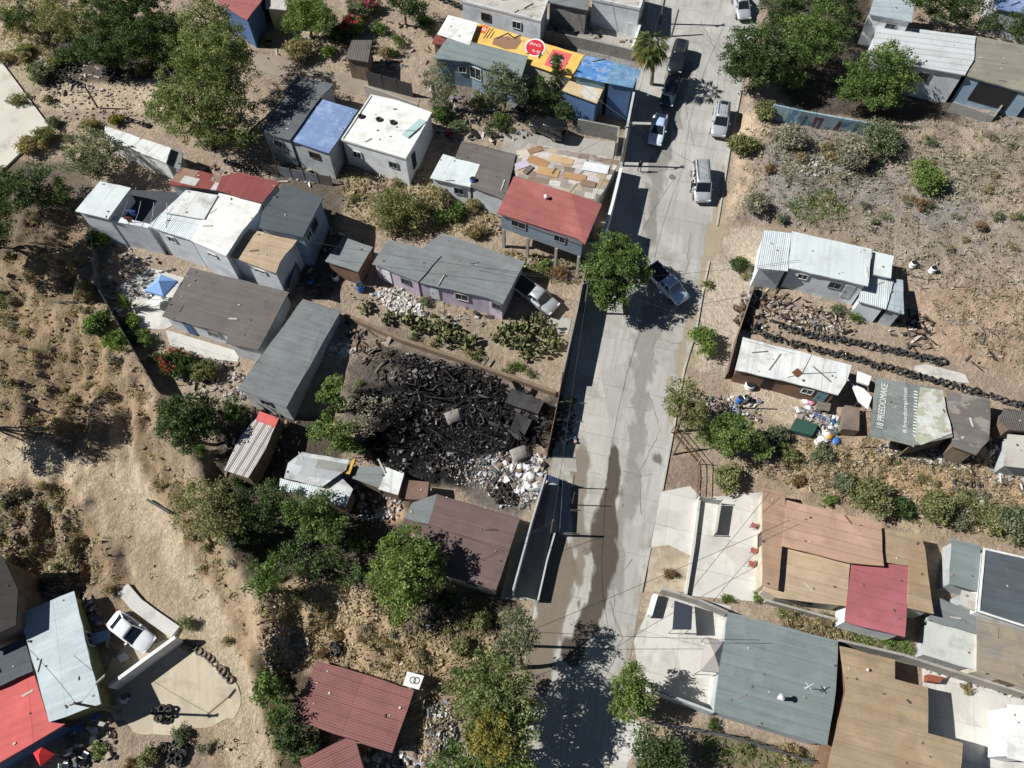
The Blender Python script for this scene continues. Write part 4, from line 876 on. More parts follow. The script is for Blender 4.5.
gw = wall('graffiti_wall', 'blue graffiti-painted retaining wall under the big trees', [(777, 96), (805, 102), (880, 118)], [3.0, 3.0, 2.4], .25, gp)
wall('yard_wall', 'grey block wall of the carport yard in the top right', [(956, 98), (1000, 108), (1013, 90)], 1.9, .2, m_block)
0 and wall('side_wall', 'blue-lit pale wall below the blue-walled house', [(920, 92), (956, 108)], 1.8, .2, w_pale)
fence('ravine_fence', 'dark sheet fence along the footpath left of the blue canopy', [(90, 238), (93, 280), (118, 325), (152, 384)], 1.9, M('dark_fence_sheet', c(92, 94, 92), var=.25), step=1.7)
wall('retaining_wall', 'low rough wall of the cactus yard above the burnt plot', [(345, 314), (400, 338), (470, 362), (556, 392)], .7, .35, M('earth_wall', c(132, 115, 95), var=.2, vs=1.5))
wall('retaining_wall', 'curved white-grey retaining wall around the white car yard', [(122, 588), (136, 604), (152, 616), (175, 632)], .35, 1.1, conc('curved_wall', (206, 204, 196)), cap=None)
wall('gate_wall', 'white gate wall of the yard with the white car', [(175, 637), (142, 661), (108, 686)], 1.7, .3, w_white)
wall('yard_wall', 'pale low wall right of the concrete driveway gate', [(700, 496), (694, 545), (686, 594)], .5, .22, m_pale)
fence('pipe_gate', 'grey ribbed panel gate lying over the concrete driveway', [(701, 497), (722, 500), (717, 532)], 1.2, M('gate_panel', c(176, 176, 168), seam=(.4, 2, .4, .04)), step=2.6, cat='gate')
wall('planter_wall', 'short white planter wall at the white patio entrance', [(656, 594), (650, 615)], 1.0, .4, w_white)
wall('yard_wall', 'grey wall along the top of the white patio', [(662, 588), (700, 600), (728, 612)], 1.5, .2, m_grey)
wall('yard_wall', 'grey wall between tan roofed house and weed strip', [(766, 600), (846, 622)], .9, .2, m_grey)
wall('yard_wall', 'long grey wall between weed strip and stepped tan roof', [(840, 640), (905, 655), (945, 668), (1030, 694)], 1.7, .22, m_grey)
fence('mesh_fence', 'long bare metal fence at the bottom edge below the blue-green grey roof', [(655, 722), (730, 735), (835, 768)], 1.7, m_steel, panel=False, rails=4)
wall('yard_wall', 'shaded yard wall below the white patio', [(655, 690), (714, 712)], 1.9, .2, w_grey)
fence('plank_fence', 'leaning plank fence between dirt verge and the dirty white roof shack', [(755, 285), (738, 335), (728, 372)], 1.3, [m_greywood, m_wood], m_wood, step=1.0)
fence('post_fence', 'post and wire fence on the brown dirt square beside driveway', [(674, 426), (701, 458), (700, 492)], 1.5, m_rust, m_palebark, panel=False, rails=3)
fence('wire_fence', 'wire fence with posts along the orange slope right of the white panels', [(905, 268), (960, 280), (1005, 290)], 1.2, m_steel, m_wood, panel=False, rails=2, step=3.0)
fence('hand_rail', 'bent rail fence fallen on the right-hand dirt slope', [(985, 325), (1020, 335)], .7, m_greywood, m_greywood, panel=False, rails=2, step=1.5)
fence('sheet_fence', 'scrap sheet fence beside the dark yard left of the shed', [(303, 237), (288, 290)], 1.8, [M('scrap_sheet', c(130, 134, 140), var=.3), m_greywood], step=1.4)
fence('block_fence', 'grey sheet fence between the upper yards below the shaded house', [(262, 163), (330, 176)], 1.5, [_mats['scrap_sheet'], m_greywood], step=1.6)
# ------------------------------------------------------------------ trees (foot in the picture, crown lumps as u, v, radius px, height m)
tree('pepper_tree', 'tall airy green tree leaning over the dirt path, largest in the upper left', (212, 150),
     [(205, 18, 22, 8), (228, 40, 20, 7.5), (190, 50, 20, 7), (212, 60, 26, 8), (185, 85, 24, 6.5), (235, 78, 20, 6.5), (210, 95, 26, 6.5), (172, 108, 20, 5), (196, 122, 22, 5), (232, 112, 20, 5), (160, 112, 12, 4), (245, 135, 13, 3.5), (218, 135, 16, 4), (240, 58, 14, 6)], 'pepper', 1.0, .6, 38, .25, trunk=.28)
tree('broadleaf_tree', 'dark crowned tree at the top edge left of the tall airy tree', (128, 40), [(120, 5, 22, 5), (140, 18, 18, 4.5), (105, 16, 16, 4.5), (98, -10, 20, 5), (150, -5, 18, 5)], 'dark', 1.0)
tree('broadleaf_tree', 'olive tree at the top edge above the tyre mounds', (72, 42), [(65, 8, 20, 4), (85, 22, 16, 3.5), (48, 20, 14, 3), (62, 30, 12, 3)], 'olive', .8)
tree('broadleaf_tree', 'small dark green tree in the upper left corner', (24, 30), [(22, 12, 14, 3), (8, 20, 10, 2.5)], 'dark', .9)
tree('olive_tree', 'grey-olive round tree beside the long narrow white shed', (95, 172), [(92, 150, 20, 3.5), (78, 160, 14, 3), (106, 162, 14, 3), (95, 170, 12, 2.5)], 'greygreen', .9)
tree('broadleaf_tree', 'dark tree on the left edge below the concrete pad', (40, 200), [(40, 184, 20, 3), (20, 195, 18, 3), (58, 195, 13, 2.5), (5, 185, 16, 3)], 'dark', .9)
tree('broadleaf_tree', 'bright green bushy tree at the top beside red flowers', (312, 38), [(304, 10, 17, 3.5), (320, 20, 15, 3), (296, 24, 11, 2.5), (312, 2, 15, 3.5)], 'bright', 1.0)
tree('broadleaf_tree', 'dark green tree at the top edge right of the red flowers', (405, 25), [(408, 2, 16, 4), (396, -6, 14, 4), (418, 12, 10, 3)], 'dark', .9)
tree('olive_tree', 'thin grey-green tree with bare trunk beside the blue-walled house', (449, 112), [(437, 74, 11, 4.2), (446, 88, 11, 3.5), (440, 98, 8, 2.5), (431, 82, 7, 3.5)], 'greygreen', .8, .45, 30, .22)
tree('olive_tree', 'grey-green tree against the corner of the grey gabled roof', (506, 112), [(498, 78, 14, 4.2), (512, 84, 13, 4), (502, 95, 14, 3), (488, 92, 10, 3), (518, 98, 9, 2.5)], 'greygreen', .95, .5, 34, .22)
tree('cypress', 'narrow dark cypress in front of the yellow advertising sheet', (557, 96), [(557, 58, 4.2, 6), (557, 66, 5, 4.6), (557, 75, 5.5, 3.4), (557, 84, 5.5, 2.2), (557, 90, 5, 1.3)], 'dark', 2.2, .28, 30, .18)
tree('broadleaf_tree', 'dark shrubby tree between the cypress and the tan plywood shed', (543, 106), [(540, 90, 12, 2.5), (552, 100, 10, 2), (565, 108, 11, 1.8), (530, 98, 9, 2)], 'dark', .9)
tree('broadleaf_tree', 'wide dark green tree on the right side of the street top', (752, 88), [(742, 50, 20, 4.5), (760, 42, 18, 4.8), (752, 66, 19, 4), (734, 68, 12, 3.2), (770, 62, 16, 4.2), (764, 76, 12, 3.2)], 'dark', 1.15)
tree('broadleaf_tree', 'olive green tree with open crown above the graffiti wall', (808, 80), [(800, 36, 20, 5), (820, 26, 20, 5.2), (834, 42, 16, 4.5), (790, 55, 17, 4), (815, 52, 17, 4.4), (782, 72, 12, 3), (795, 78, 10, 2.6)], 'green', .95)
tree('broadleaf_tree', 'dark tree at the top edge between street and right-hand trees', (784, 30), [(780, 8, 18, 4.5), (800, -2, 18, 4.5), (775, 24, 10, 3.5), (830, -2, 18, 4.5), (848, 12, 12, 3.5)], 'dark', 1.0)
tree('broadleaf_tree', 'round green tree shading the blue-walled corner house', (885, 112), [(880, 70, 19, 4.6), (898, 78, 18, 4.2), (862, 78, 18, 4), (878, 92, 18, 3.5), (903, 62, 12, 4.2), (852, 90, 12, 3), (895, 96, 12, 2.8), (888, 54, 11, 4.5)], 'green', 1.1)
tree('broadleaf_tree', 'dark tree behind the striped panel roof at the top edge', (950, 20), [(940, 6, 16, 4), (962, 12, 14, 3.5), (925, -6, 18, 4), (975, -4, 16, 4)], 'dark', .9)
tree('broadleaf_tree', 'dark tree at the right edge behind the grey-tan roof', (1018, 40), [(1018, 24, 14, 3.5), (1034, 34, 14, 3), (990, 25, 10, 3)], 'dark', .9)
tree('street_tree', 'big dense tree standing on the street beside the white pickup', (626, 313),
     [(612, 250, 17, 5.2), (630, 258, 15, 5), (600, 268, 15, 4.7), (618, 275, 18, 5.2), (602, 290, 13, 4), (638, 272, 11, 4.2), (620, 292, 12, 3.8), (608, 300, 9, 3.2), (598, 282, 10, 4), (622, 243, 9, 5)], 'green', 1.25, .5, 40, .25, trunk=.2)
tree('broadleaf_tree', 'dense dark round tree on the left slope below the long grey roof', (192, 440), [(188, 412, 19, 4), (175, 425, 15, 3.4), (202, 422, 16, 3.6), (190, 435, 16, 3), (172, 410, 12, 3), (206, 408, 12, 3.2)], 'dark', 1.3, .5, 40, .25)
tree('broadleaf_tree', 'small leafy tree beside the corner of the long grey roof', (234, 424), [(232, 405, 9, 2.5), (238, 416, 9, 2), (228, 414, 8, 2)], 'green', 1.0, .4)
tree('olive_tree', 'wide loose brownish-olive tree on the slope beside the dirt track', (212, 545), [(200, 498, 19, 4), (218, 510, 20, 4), (190, 520, 15, 3.2), (208, 530, 16, 3), (228, 530, 14, 3), (186, 500, 12, 3), (222, 490, 12, 3.4)], 'olive', .75, .6, 26, .24)
tree('broadleaf_tree', 'dark green tree left of the row beside the tin shack', (262, 530), [(258, 505, 15, 3.8), (272, 498, 14, 4), (265, 520, 14, 3.2), (250, 520, 10, 2.8), (244, 498, 10, 3)], 'dark', 1.0)
tree('broadleaf_tree', 'mid green tree between the tin shack and the bright round tree', (312, 545), [(300, 510, 14, 4), (318, 516, 14, 3.8), (330, 530, 13, 3.4), (305, 530, 13, 3), (340, 516, 9, 3), (322, 500, 9, 3.4)], 'green', 1.0)
tree('broadleaf_tree', 'green tree on the dirt edge below the dark trees', (263, 592), [(260, 572, 12, 3), (268, 584, 11, 2.6), (254, 586, 9, 2), (280, 566, 10, 2.4)], 'green', 1.0)
tree('broadleaf_tree', 'dark low tree in the shade left of the bright round tree', (300, 570), [(292, 556, 13, 2.6), (312, 566, 12, 2.4), (335, 560, 12, 2.4), (350, 575, 10, 2)], 'dark', .9)
tree('round_tree', 'bright green round tree left of the chocolate brown roof', (412, 605), [(405, 545, 17, 4.8), (422, 556, 17, 4.8), (388, 560, 16, 4.2), (408, 572, 20, 5.2), (426, 580, 15, 4.2), (390, 585, 16, 4), (408, 600, 15, 3.6), (432, 562, 12, 4.2), (380, 572, 11, 3.5), (398, 612, 10, 2.8)], 'bright', 1.2, .5, 42, .25, trunk=.25)
tree('broadleaf_tree', 'yellow-green sapling tree at the upper left edge of burnt plot', (338, 412), [(334, 384, 9, 3), (328, 396, 9, 2.5), (336, 404, 8, 2.2)], 'bright', .9, .4)
tree('broadleaf_tree', 'light green bushy tree above the tin shack beside the burnt plot', (334, 448), [(328, 426, 12, 2.8), (342, 434, 11, 2.6), (318, 434, 9, 2.2), (336, 444, 9, 2), (355, 446, 8, 1.8)], 'bright', 1.0, .5)
tree('scorched_tree', 'scorched leafless grey-brown tree at the left edge of burnt plot', (368, 436), [(362, 408, 14, 3), (372, 420, 12, 2.8), (358, 428, 12, 2.4), (380, 405, 9, 2.4)], 'grey', .6, .6, 22, .22)
tree('street_tree', 'olive-green tree on the right kerb with its foot in the verge', (676, 432), [(682, 392, 13, 4), (694, 404, 13, 3.8), (676, 408, 12, 3.4), (690, 418, 12, 3), (702, 414, 8, 2.8), (672, 398, 7, 3)], 'olive', 1.1, .5, 34, .23)
tree('broadleaf_tree', 'vivid green spreading bush tree on the right kerb, nearest the dirty white shack', (732, 456), [(722, 428, 13, 2.8), (738, 432, 14, 3), (752, 442, 10, 2.4), (728, 444, 12, 2.4), (710, 436, 10, 2.2), (762, 450, 9, 1.8)], 'bright', 1.1, .5)
tree('broadleaf_tree', 'fresh green dense tree at the corner of the white patio', (640, 715), [(632, 680, 14, 4), (620, 692, 11, 3.4), (642, 692, 13, 3.8), (630, 704, 13, 3.4), (645, 706, 9, 3), (618, 706, 8, 2.8)], 'bright', 1.25, .45, 40, .22)
tree('broadleaf_tree', 'dark green tree at the bottom edge right of the street', (660, 765), [(650, 738, 13, 3.4), (664, 748, 14, 3.4), (646, 756, 13, 3), (676, 758, 11, 2.8), (655, 768, 13, 3)], 'dark', 1.1)
tree('eucalyptus', 'tall grey-green tree at the street edge below the narrow paved yard', (522, 668), [(515, 618, 12, 6), (524, 632, 12, 6), (508, 636, 11, 5.5), (518, 650, 13, 5.5), (530, 646, 8, 5), (506, 655, 11, 5)], 'greygreen', 1.0, .5, 32, .23)
tree('eucalyptus', 'broad olive tree mass left of the street at the bottom', (500, 725), [(490, 668, 18, 6.5), (475, 682, 16, 5.5), (508, 680, 18, 6.8), (495, 698, 20, 6.5), (475, 708, 15, 5), (518, 702, 16, 6.5), (505, 720, 18, 6.2), (482, 726, 14, 5), (525, 722, 14, 6), (512, 742, 16, 5.5)], 'pepper', 1.4, .6, 32, .26, trunk=.25)
tree('eucalyptus', 'yellow-leaved tree at the bottom within the broad green-olive mass', (488, 752), [(490, 726, 13, 7.2), (478, 738, 12, 5.5), (502, 742, 12, 6.8), (490, 750, 11, 5.5)], 'yellow', 1.6, .45)
tree('broadleaf_tree', 'green tree at the bottom edge below the yellow leaves', (470, 790), [(455, 758, 14, 3.4), (475, 765, 16, 3.8), (500, 768, 16, 4), (520, 770, 16, 4.5), (440, 770, 12, 3)], 'green', 1.0)
tree('broadleaf_tree', 'leafy green tree left of the brick-red tin roof beside the track', (272, 700), [(266, 682, 11, 3), (276, 694, 10, 2.4), (262, 694, 8, 2), (280, 712, 10, 2.2)], 'green', 1.1, .45)
tree('broadleaf_tree', 'grey-green bushy tree under the corner of the brick-red tin roof', (295, 745), [(286, 722, 13, 2.8), (300, 734, 12, 2.4), (284, 742, 12, 2.4), (310, 745, 9, 2), (295, 755, 11, 2.2)], 'dark', 1.0)
tree('broadleaf_tree', 'dense dark tree in the top left shade above the path end', (150, 62), [(140, 38, 18, 4), (160, 30, 18, 4.5), (125, 46, 15, 3.5), (150, 52, 13, 3), (172, 48, 12, 3.2)], 'dark', 1.1)
tree('broadleaf_tree', 'dark low tree beside the tyre mounds under the olive tree', (100, 62), [(95, 48, 15, 3.2), (112, 58, 13, 2.8), (82, 52, 12, 2.8)], 'dark', 1.0)
# trees beyond the left edge whose shade falls into the picture
tree('broadleaf_tree', 'tall dark tree just beyond the left edge whose shade covers the upper slope', (-36, 245), [(-30, 205, 24, 7), (-14, 222, 24, 7), (-46, 228, 24, 6), (-22, 240, 22, 5.5), (-10, 195, 16, 6.5)], 'dark', 1.2)
tree('broadleaf_tree', 'tall dark tree just beyond the left edge whose shade covers the track', (-45, 425), [(-45, 385, 26, 7), (-30, 405, 22, 6.5), (-55, 412, 22, 6), (-40, 432, 18, 5)], 'dark', 1.2)

def palm(label, foot, top, h, n=38, fl=2.2):
    f = pg(*foot); f.z = gh(f.x, f.y); t = pg(top[0], top[1], h); root = tag(empty('palm_tree', f), label, 'palm tree')
    MB().path([Vector((0, 0, -.4)), (t-f)*.5+Vector((.1, 0, 0)), t-f], [.26, .2, .18], 9).build('trunk', m_palebark, root, True)
    for k in range(n):
        a = k*2.4; el = .75-1.5*k/n; mb = MB(); d = Vector((math.cos(a), math.sin(a), 0)); sd = Vector((-math.sin(a), math.cos(a), 0))
        p0 = t-f+Vector((0, 0, .1)); pts = [p0+d*fl*s*math.cos(el)+Vector((0, 0, fl*(s*math.sin(el)-.55*s*s))) for s in (0, .3, .55, .8, 1.0)]
        mb.path(pts[:3], [.035, .03, .02], 4)
        b = pts[2]
        for q in range(-5, 6):
            an = q*.2; tip = b+(d*math.cos(an)+sd*math.sin(an))*fl*.55*(1-.06*abs(q))+Vector((0, 0, fl*(.4*math.sin(el)-.35-.05*abs(q)+rnd.uniform(-.06, .06))))
            m_ = b.lerp(tip, .55)+Vector((0, 0, .06)); w = sd*.1
            i = len(mb.v); mb.v += [tuple(b), tuple(m_-w), tuple(tip), tuple(m_+w)]; mb.f.append((i, i+1, i+2, i+3))
        o = mobj('frond', mb.v, mb.f, LEAF['palm'] if k < n*.62 else LEAF['palmdry'], root)
        at = o.data.attributes.new('tint', 'FLOAT', 'FACE'); at.data.foreach_set('value', [rnd.uniform(.2, .9) for _ in mb.f])
    return root
LEAF['palm'] = leafmat('leaf_palm', (.06, .085, .02), (.12, .155, .04), (.22, .235, .07)); LEAF['palmdry'] = leafmat('leaf_palm_dry', (.14, .12, .04), (.26, .215, .075), (.36, .29, .12))
palm('fan palm with yellowing lower fronds at the street edge by the top', (652, 84), (652, 42), 6.2)
def fan_plant(label, u, v, r, kind, cat='plant', name='agave_plant', n=46, up=.5, w=.07, group=None):
    p = pg(u, v); p.z = gh(p.x, p.y); d = math.sin(TILT)*(p.y-CAM.y)-(p.z-CAM.z)*math.cos(TILT); L = r*d/FPX; root = tag(empty(name, p), label, cat, group)
    mb = MB(); MB().tube((0, 0, -.3), (0, 0, .25), .14, .1, 7).build('stem', m_bark, root)
    for k in range(n):
        a = rnd.uniform(0, 6.28); el = rnd.uniform(.1, 1.3); dd = Vector((math.cos(a)*math.cos(el), math.sin(a)*math.cos(el), math.sin(el)*up*1.6)); sd = Vector((-math.sin(a), math.cos(a), 0))*w
        b = Vector((0, 0, .15)); t = b+dd*L*rnd.uniform(.75, 1.1)-Vector((0, 0, .12*L)); m_ = b.lerp(t, .5)+Vector((0, 0, .12*L)); i = len(mb.v)
        mb.v += [tuple(b), tuple(m_-sd), tuple(t), tuple(m_+sd)]; mb.f.append((i, i+1, i+2, i+3))
    o = mobj('leaves', mb.v, mb.f, LEAF[kind], root); at = o.data.attributes.new('tint', 'FLOAT', 'FACE'); at.data.foreach_set('value', [rnd.uniform(.2, 1) for _ in mb.f])
bush('rounded yellow-green shrub on the kerb below the white pickup', 703, 346, 17, 'bright', hh=.9)
fan_plant('small spiky plant in the verge opposite the white pickup', 706, 286, 9, 'olive', n=50)
fan_plant('young palm plant with arching leaves left of brick-red tin roof', 268, 684, 14, 'bright', n=60, name='young_palm', w=.12)
fan_plant('slim potted conifer-like plant on the paved yard beside blue canopy', 131, 309, 8, 'dark', n=60, up=2.2)

# ------------------------------------------------------------------ bushes
bush('large round olive bush on the slope behind the lavender house', 402, 218, 28, 'olive', hh=.7)
bush('pale dry bush right of the large olive bush behind the lavender house', 438, 206, 18, 'dry')
bush('dark green bush beside the yard left of the big olive bush', 455, 215, 12, 'green')
bush('bright green bush standing out on the dry vacant lot', 921, 185, 20, 'bright')
bush('olive bush with long dry twigs at the edge of the graffiti wall', 875, 148, 26, 'greygreen')
bush('big pale grey dry bush on the vacant lot below the graffiti wall', 845, 160, 22, 'grey'); bush('pale white-grey brush heap on the lot bank near the street', 790, 140, 18, 'grey')
bush('grey twiggy bush on the street bank beside the silver van', 752, 205, 14, 'grey'); bush('yellow-olive bush on the bank right of the parked silver wagon', 742, 150, 15, 'olive'); bush('pale olive bush on the bank under the dark street-side trees', 765, 118, 14, 'olive')
bush('rust-brown dry bush on the right part of the vacant lot', 977, 228, 8, 'rust'); bush('rust-brown dry bush lying low left on the vacant lot near the street', 769, 172, 8, 'rust'); bush('rusty tuft between bright bush and rust-brown bush', 920, 206, 9, 'rust')
bush('round dark green bush on the sandy verge right of white pickup', 738, 270, 11, 'dark'); bush('small olive bush on the sandy verge by the leaning plank fence', 745, 278, 6, 'olive')
bush('olive bush beside the brown dirt square and driveway', 727, 478, 17, 'olive'); bush('green bush growing beside the low wall of the white panel house', 855, 318, 9, 'bright'); bush('grey-green bush in front of the low annex of white panel house', 836, 310, 9, 'greygreen')
for i, (u, v, r, k, l) in enumerate([(870, 500, 22, 'olive', 'olive bush in the strip, first from the driveway end above tan roofs'), (842, 488, 14, 'greygreen', 'grey-green bush beside the ribbed pink-tan roof top edge'), (900, 512, 14, 'dark', 'dark bush directly above the sandy stepped roof in the strip'),
    (935, 508, 20, 'olive', 'wide olive bush mid strip below the ashen sheet roof'), (955, 522, 14, 'greygreen', 'grey-green bush above the narrow green-grey roof'), (985, 522, 20, 'olive', 'olive bush above the slate felt roof'), (1010, 528, 20, 'greygreen', 'grey-green bush at the right edge above the slate felt roof'), (965, 505, 12, 'olive', 'small olive bush beside white scrap in the strip'),
    (797, 485, 10, 'rust', 'brown dry bush at the left end of the strip above brown-tan roof'), (826, 503, 9, 'bright', 'bright green bush touching the pink-tan roof')]): bush(l, u, v, r, k)
for u, v, r, k, l in [(775, 440, 13, 'greygreen', 'grey-green bush beside the dark green tarpaulin heap'), (785, 455, 12, 'olive', 'olive bush below the dark green tarpaulin heap'), (820, 455, 12, 'greygreen', 'pale bush in front of the white sacks'),
    (103, 243, 15, 'green', 'green bush at the foot of the terrace block left corner'), (105, 328, 15, 'green', 'green bush at the foot of the scrap stairs'), (118, 346, 15, 'bright', 'bright bush outside the ravine fence below the stairs'), (131, 326, 12, 'bright', 'bright bush inside the ravine fence beside the paving'), (143, 342, 12, 'green', 'green bush inside the ravine fence above the red flowers'),
    (203, 453, 9, 'bright', 'small yellow-green bush below the dark round tree'), (78, 268, 9, 'dry', 'dry bush on the footpath edge left of ravine fence'), (90, 295, 12, 'dry', 'dry bush at the top of the scrap stairs'), (120, 122, 9, 'yellow', 'yellowish bush at the end of the long white shed'),
    (35, 150, 13, 'dry', 'dry pale bush at the point of the concrete pad'), (48, 140, 11, 'olive', 'olive bush at the lower point of the concrete pad'), (42, 78, 12, 'greygreen', 'grey-green bush left of tyre mounds on the path'), (50, 102, 8, 'olive', 'bush on the path between tyre mounds and pad'),
    (155, 360, 9, 'olive', 'round olive bush left of the red flowering shrub'), (340, 40, 12, 'dark', 'dark bush beneath the bright bushy tree'), (358, 15, 12, 'greygreen', 'grey bush behind the red flowers at the top'), (300, 55, 16, 'dry', 'dry bush on the alley edge'), (330, 55, 9, 'bright', 'bright bush left of the ragged lean-to'),
    (442, 120, 12, 'green', 'green bush right of the white box house'), (478, 108, 12, 'olive', 'olive bush below the window of the blue-walled house'), (500, 120, 9, 'bright', 'bright bush in the yard above patchwork shack'), (610, 100, 8, 'bright', 'bright bush at the street edge under teal tarpaulin'), (627, 108, 7, 'yellow', 'yellowish bush at the street wall under teal tarpaulin'), (580, 108, 10, 'green', 'green bush under the plywood shed'),
    (470, 236, 10, 'dry', 'dry bush on the slope left of the stilts'), (480, 205, 12, 'dry', 'dry grass bush above the stilt house corner'), (545, 268, 9, 'bright', 'bright weed bush under the stilts'), (560, 275, 10, 'rust', 'brown dry bush under the stilts near the street wall'),
    (425, 304, 8, 'greygreen', 'grey-green bush below the lavender wall'), (570, 405, 7, 'bright', 'bright bush behind the scorched plank fence'), (345, 470, 7, 'dry', 'dry bush beside the tarpaulin shelter'),
    (240, 480, 12, 'dark', 'dark bush at the foot of the striped shack'), (248, 540, 14, 'dark', 'dark bush below the dark trees on the track edge'), (358, 545, 12, 'dark', 'dark bush in shade of the bright round tree'), (446, 600, 12, 'dark', 'dark bush under the chocolate roof edge'), (478, 620, 14, 'olive', 'olive bush below the chocolate roof'), (460, 650, 12, 'olive', 'olive bush on the litter bank'),
    (365, 632, 9, 'grey', 'grey dead bush on the slope under the bright round tree'), (420, 655, 10, 'dry', 'dry bush near the white panel table'), (450, 690, 12, 'olive', 'olive bush above the litter heap'), (462, 705, 12, 'dry', 'dry bush beside the litter heap'),
    (188, 622, 9, 'greygreen', 'grey-green bush at the end of the curved retaining wall'), (182, 735, 11, 'greygreen', 'olive bush on the tyre mound'), (148, 758, 14, 'olive', 'olive bush at the bottom edge below tyre mound'), (132, 768, 10, 'rust', 'rust-brown bush at the bottom edge'), (208, 748, 10, 'grey', 'dark grey round bush on the paved yard edge'), (100, 750, 10, 'bright', 'bright weeds beside the small red canopy'), (110, 590, 9, 'dry', 'dry bush above the curved retaining wall'),
    (795, 612, 9, 'dry', 'dry weeds in the weed strip behind the grey roof'), (820, 620, 11, 'dry', 'dry bush in the weed strip mid way'), (905, 648, 9, 'bright', 'bright weed bush in the corner beside crimson roof'), (885, 642, 8, 'bright', 'bright weed bush below the crimson roof'), (790, 602, 8, 'bright', 'bright weed at the start of the weed strip'), (755, 598, 6, 'bright', 'weed bush at the driveway end'), (728, 600, 6, 'bright', 'weed bush on top of the white patio wall'), (745, 745, 10, 'olive', 'weeds between mesh fence and big grey roof'), (785, 750, 12, 'dry', 'dry weeds below the big grey roof'), (710, 728, 9, 'dark', 'dark bush behind the mesh fence'), (820, 765, 9, 'rust', 'brown weeds at the corner of the big grey roof'),
    (965, 690, 6, 'dry', 'dry weed tuft on the pale slab patio'), (668, 578, 9, 'rust', 'rust-brown weed patch on the dirt verge')]: bush(l, u, v, r, k)
for u, v, r, k, f, l in [(355, 32, 14, 'green', ('red', .28), 'red flowering bougainvillea at the top beside grey bush'), (372, 10, 12, 'olive', ('pink', .25), 'pink flowering bush near the top edge'), (182, 366, 20, 'dark', ('red', .10), 'dark bougainvillea with red flowers below the broad brown roof'), (449, 137, 6, 'dark', ('pink', .5), 'small pink flowering plant right of white box house'), (205, 372, 14, 'olive', None, 'olive bush right of the red bougainvillea')]: bush(l, u, v, r, k, flowers=f)
# bushes on the vacant lot and slopes nothing tells apart
rb = random.Random(3)
def scatter_bush(poly, n, r0, r1, kinds, label, group):
    us = [q[0] for q in poly]; vs = [q[1] for q in poly]; k = 0
    while k < n:
        u, v = rb.uniform(min(us), max(us)), rb.uniform(min(vs), max(vs)); ins = False
        for i in range(len(poly)):
            (x0, y0), (x1, y1) = poly[i], poly[i-1]
            if (y0 > v) != (y1 > v) and u < (x1-x0)*(v-y0)/(y1-y0)+x0: ins = not ins
        if ins: bush(label, u, v, rb.uniform(r0, r1), rb.choice(kinds), group, name='dry_bush', per=22); k += 1
scatter_bush([(780, 135), (880, 140), (1020, 130), (1020, 250), (905, 260), (840, 228), (765, 220)], 34, 4, 9, ['grey', 'dry', 'greygreen', 'dry'], 'low dry bush scattered over the vacant lot', 'dry bushes on the vacant lot')
scatter_bush([(0, 230), (70, 215), (95, 300), (140, 390), (60, 440), (0, 430)], 26, 4, 9, ['dry', 'grey', 'dry'], 'low dry bush on the eroded left slope above the track', 'dry bushes on the left slope')
scatter_bush([(0, 480), (70, 485), (150, 580), (230, 700), (240, 660), (150, 480), (230, 480), (235, 560), (200, 590), (90, 600), (0, 580)], 22, 4, 8, ['dry', 'grey', 'olive'], 'low dry bush on the rough ground beside the track', 'dry bushes by the track')
scatter_bush([(260, 600), (350, 590), (440, 640), (420, 680), (300, 650)], 14, 4, 8, ['dry', 'grey', 'rust'], 'low dry bush on the bank above brick-red tin roof', 'dry bushes on the bank')
scatter_bush([(0, 0), (60, 0), (60, 60), (20, 100), (0, 60)], 8, 5, 10, ['dry', 'dry', 'olive'], 'low dry bush in the upper left corner field', 'dry bushes in the corner field')
scatter_bush([(780, 465), (870, 455), (1000, 480), (1000, 510), (900, 500)], 12, 3, 7, ['dry', 'grey', 'olive'], 'low dry bush on the bank below the banner-covered shack', 'dry bushes on the strip bank')
scatter_bush([(262, 40), (345, 62), (340, 75), (262, 52)], 5, 5, 9, ['olive', 'green', 'dry'], 'small bush along the alley above the blue sheet roof', 'bushes along the alley')
scatter_bush([(375, 20), (432, 15), (430, 70), (380, 66)], 7, 5, 10, ['green', 'olive', 'dry', 'dark'], 'small bush in the top yard left of the banner shack', 'bushes in the top yard')
scatter_bush([(435, 95), (500, 105), (560, 118), (520, 140), (440, 135)], 9, 5, 9, ['green', 'olive', 'greygreen', 'dark'], 'small bush in the yard between blue-walled house and patchwork roofs', 'bushes in the blue house yard')
scatter_bush([(340, 170), (425, 180), (500, 215), (490, 235), (420, 235), (345, 215)], 14, 5, 11, ['olive', 'dry', 'green', 'dry'], 'bush on the rough gap below the white box house', 'bushes in the gap')
scatter_bush([(265, 8), (380, 0), (375, 40), (290, 45)], 7, 6, 10, ['green', 'dark', 'olive'], 'garden bush near the top edge around the red flowers', 'garden bushes at the top')
scatter_bush([(20, 100), (110, 120), (90, 175), (50, 150)], 7, 5, 10, ['olive', 'dry', 'greygreen'], 'small bush between the concrete pad and the long white shed', 'bushes by the concrete pad')
scatter_bush([(40, 20), (180, 20), (170, 80), (50, 75)], 9, 7, 12, ['dark', 'olive', 'dark'], 'dark undergrowth bush in the top left shade', 'bushes in the top left shade')
scatter_bush([(225, 480), (345, 540), (370, 600), (260, 600), (235, 530)], 9, 6, 11, ['dark', 'green', 'olive'], 'undergrowth bush beneath the dark trees by the track', 'bushes under the dark trees')
scatter_bush([(355, 372), (372, 380), (368, 455), (340, 440)], 6, 6, 10, ['grey', 'olive', 'green', 'black'], 'scorched bush at the left edge of burnt plot', 'scorched bushes')
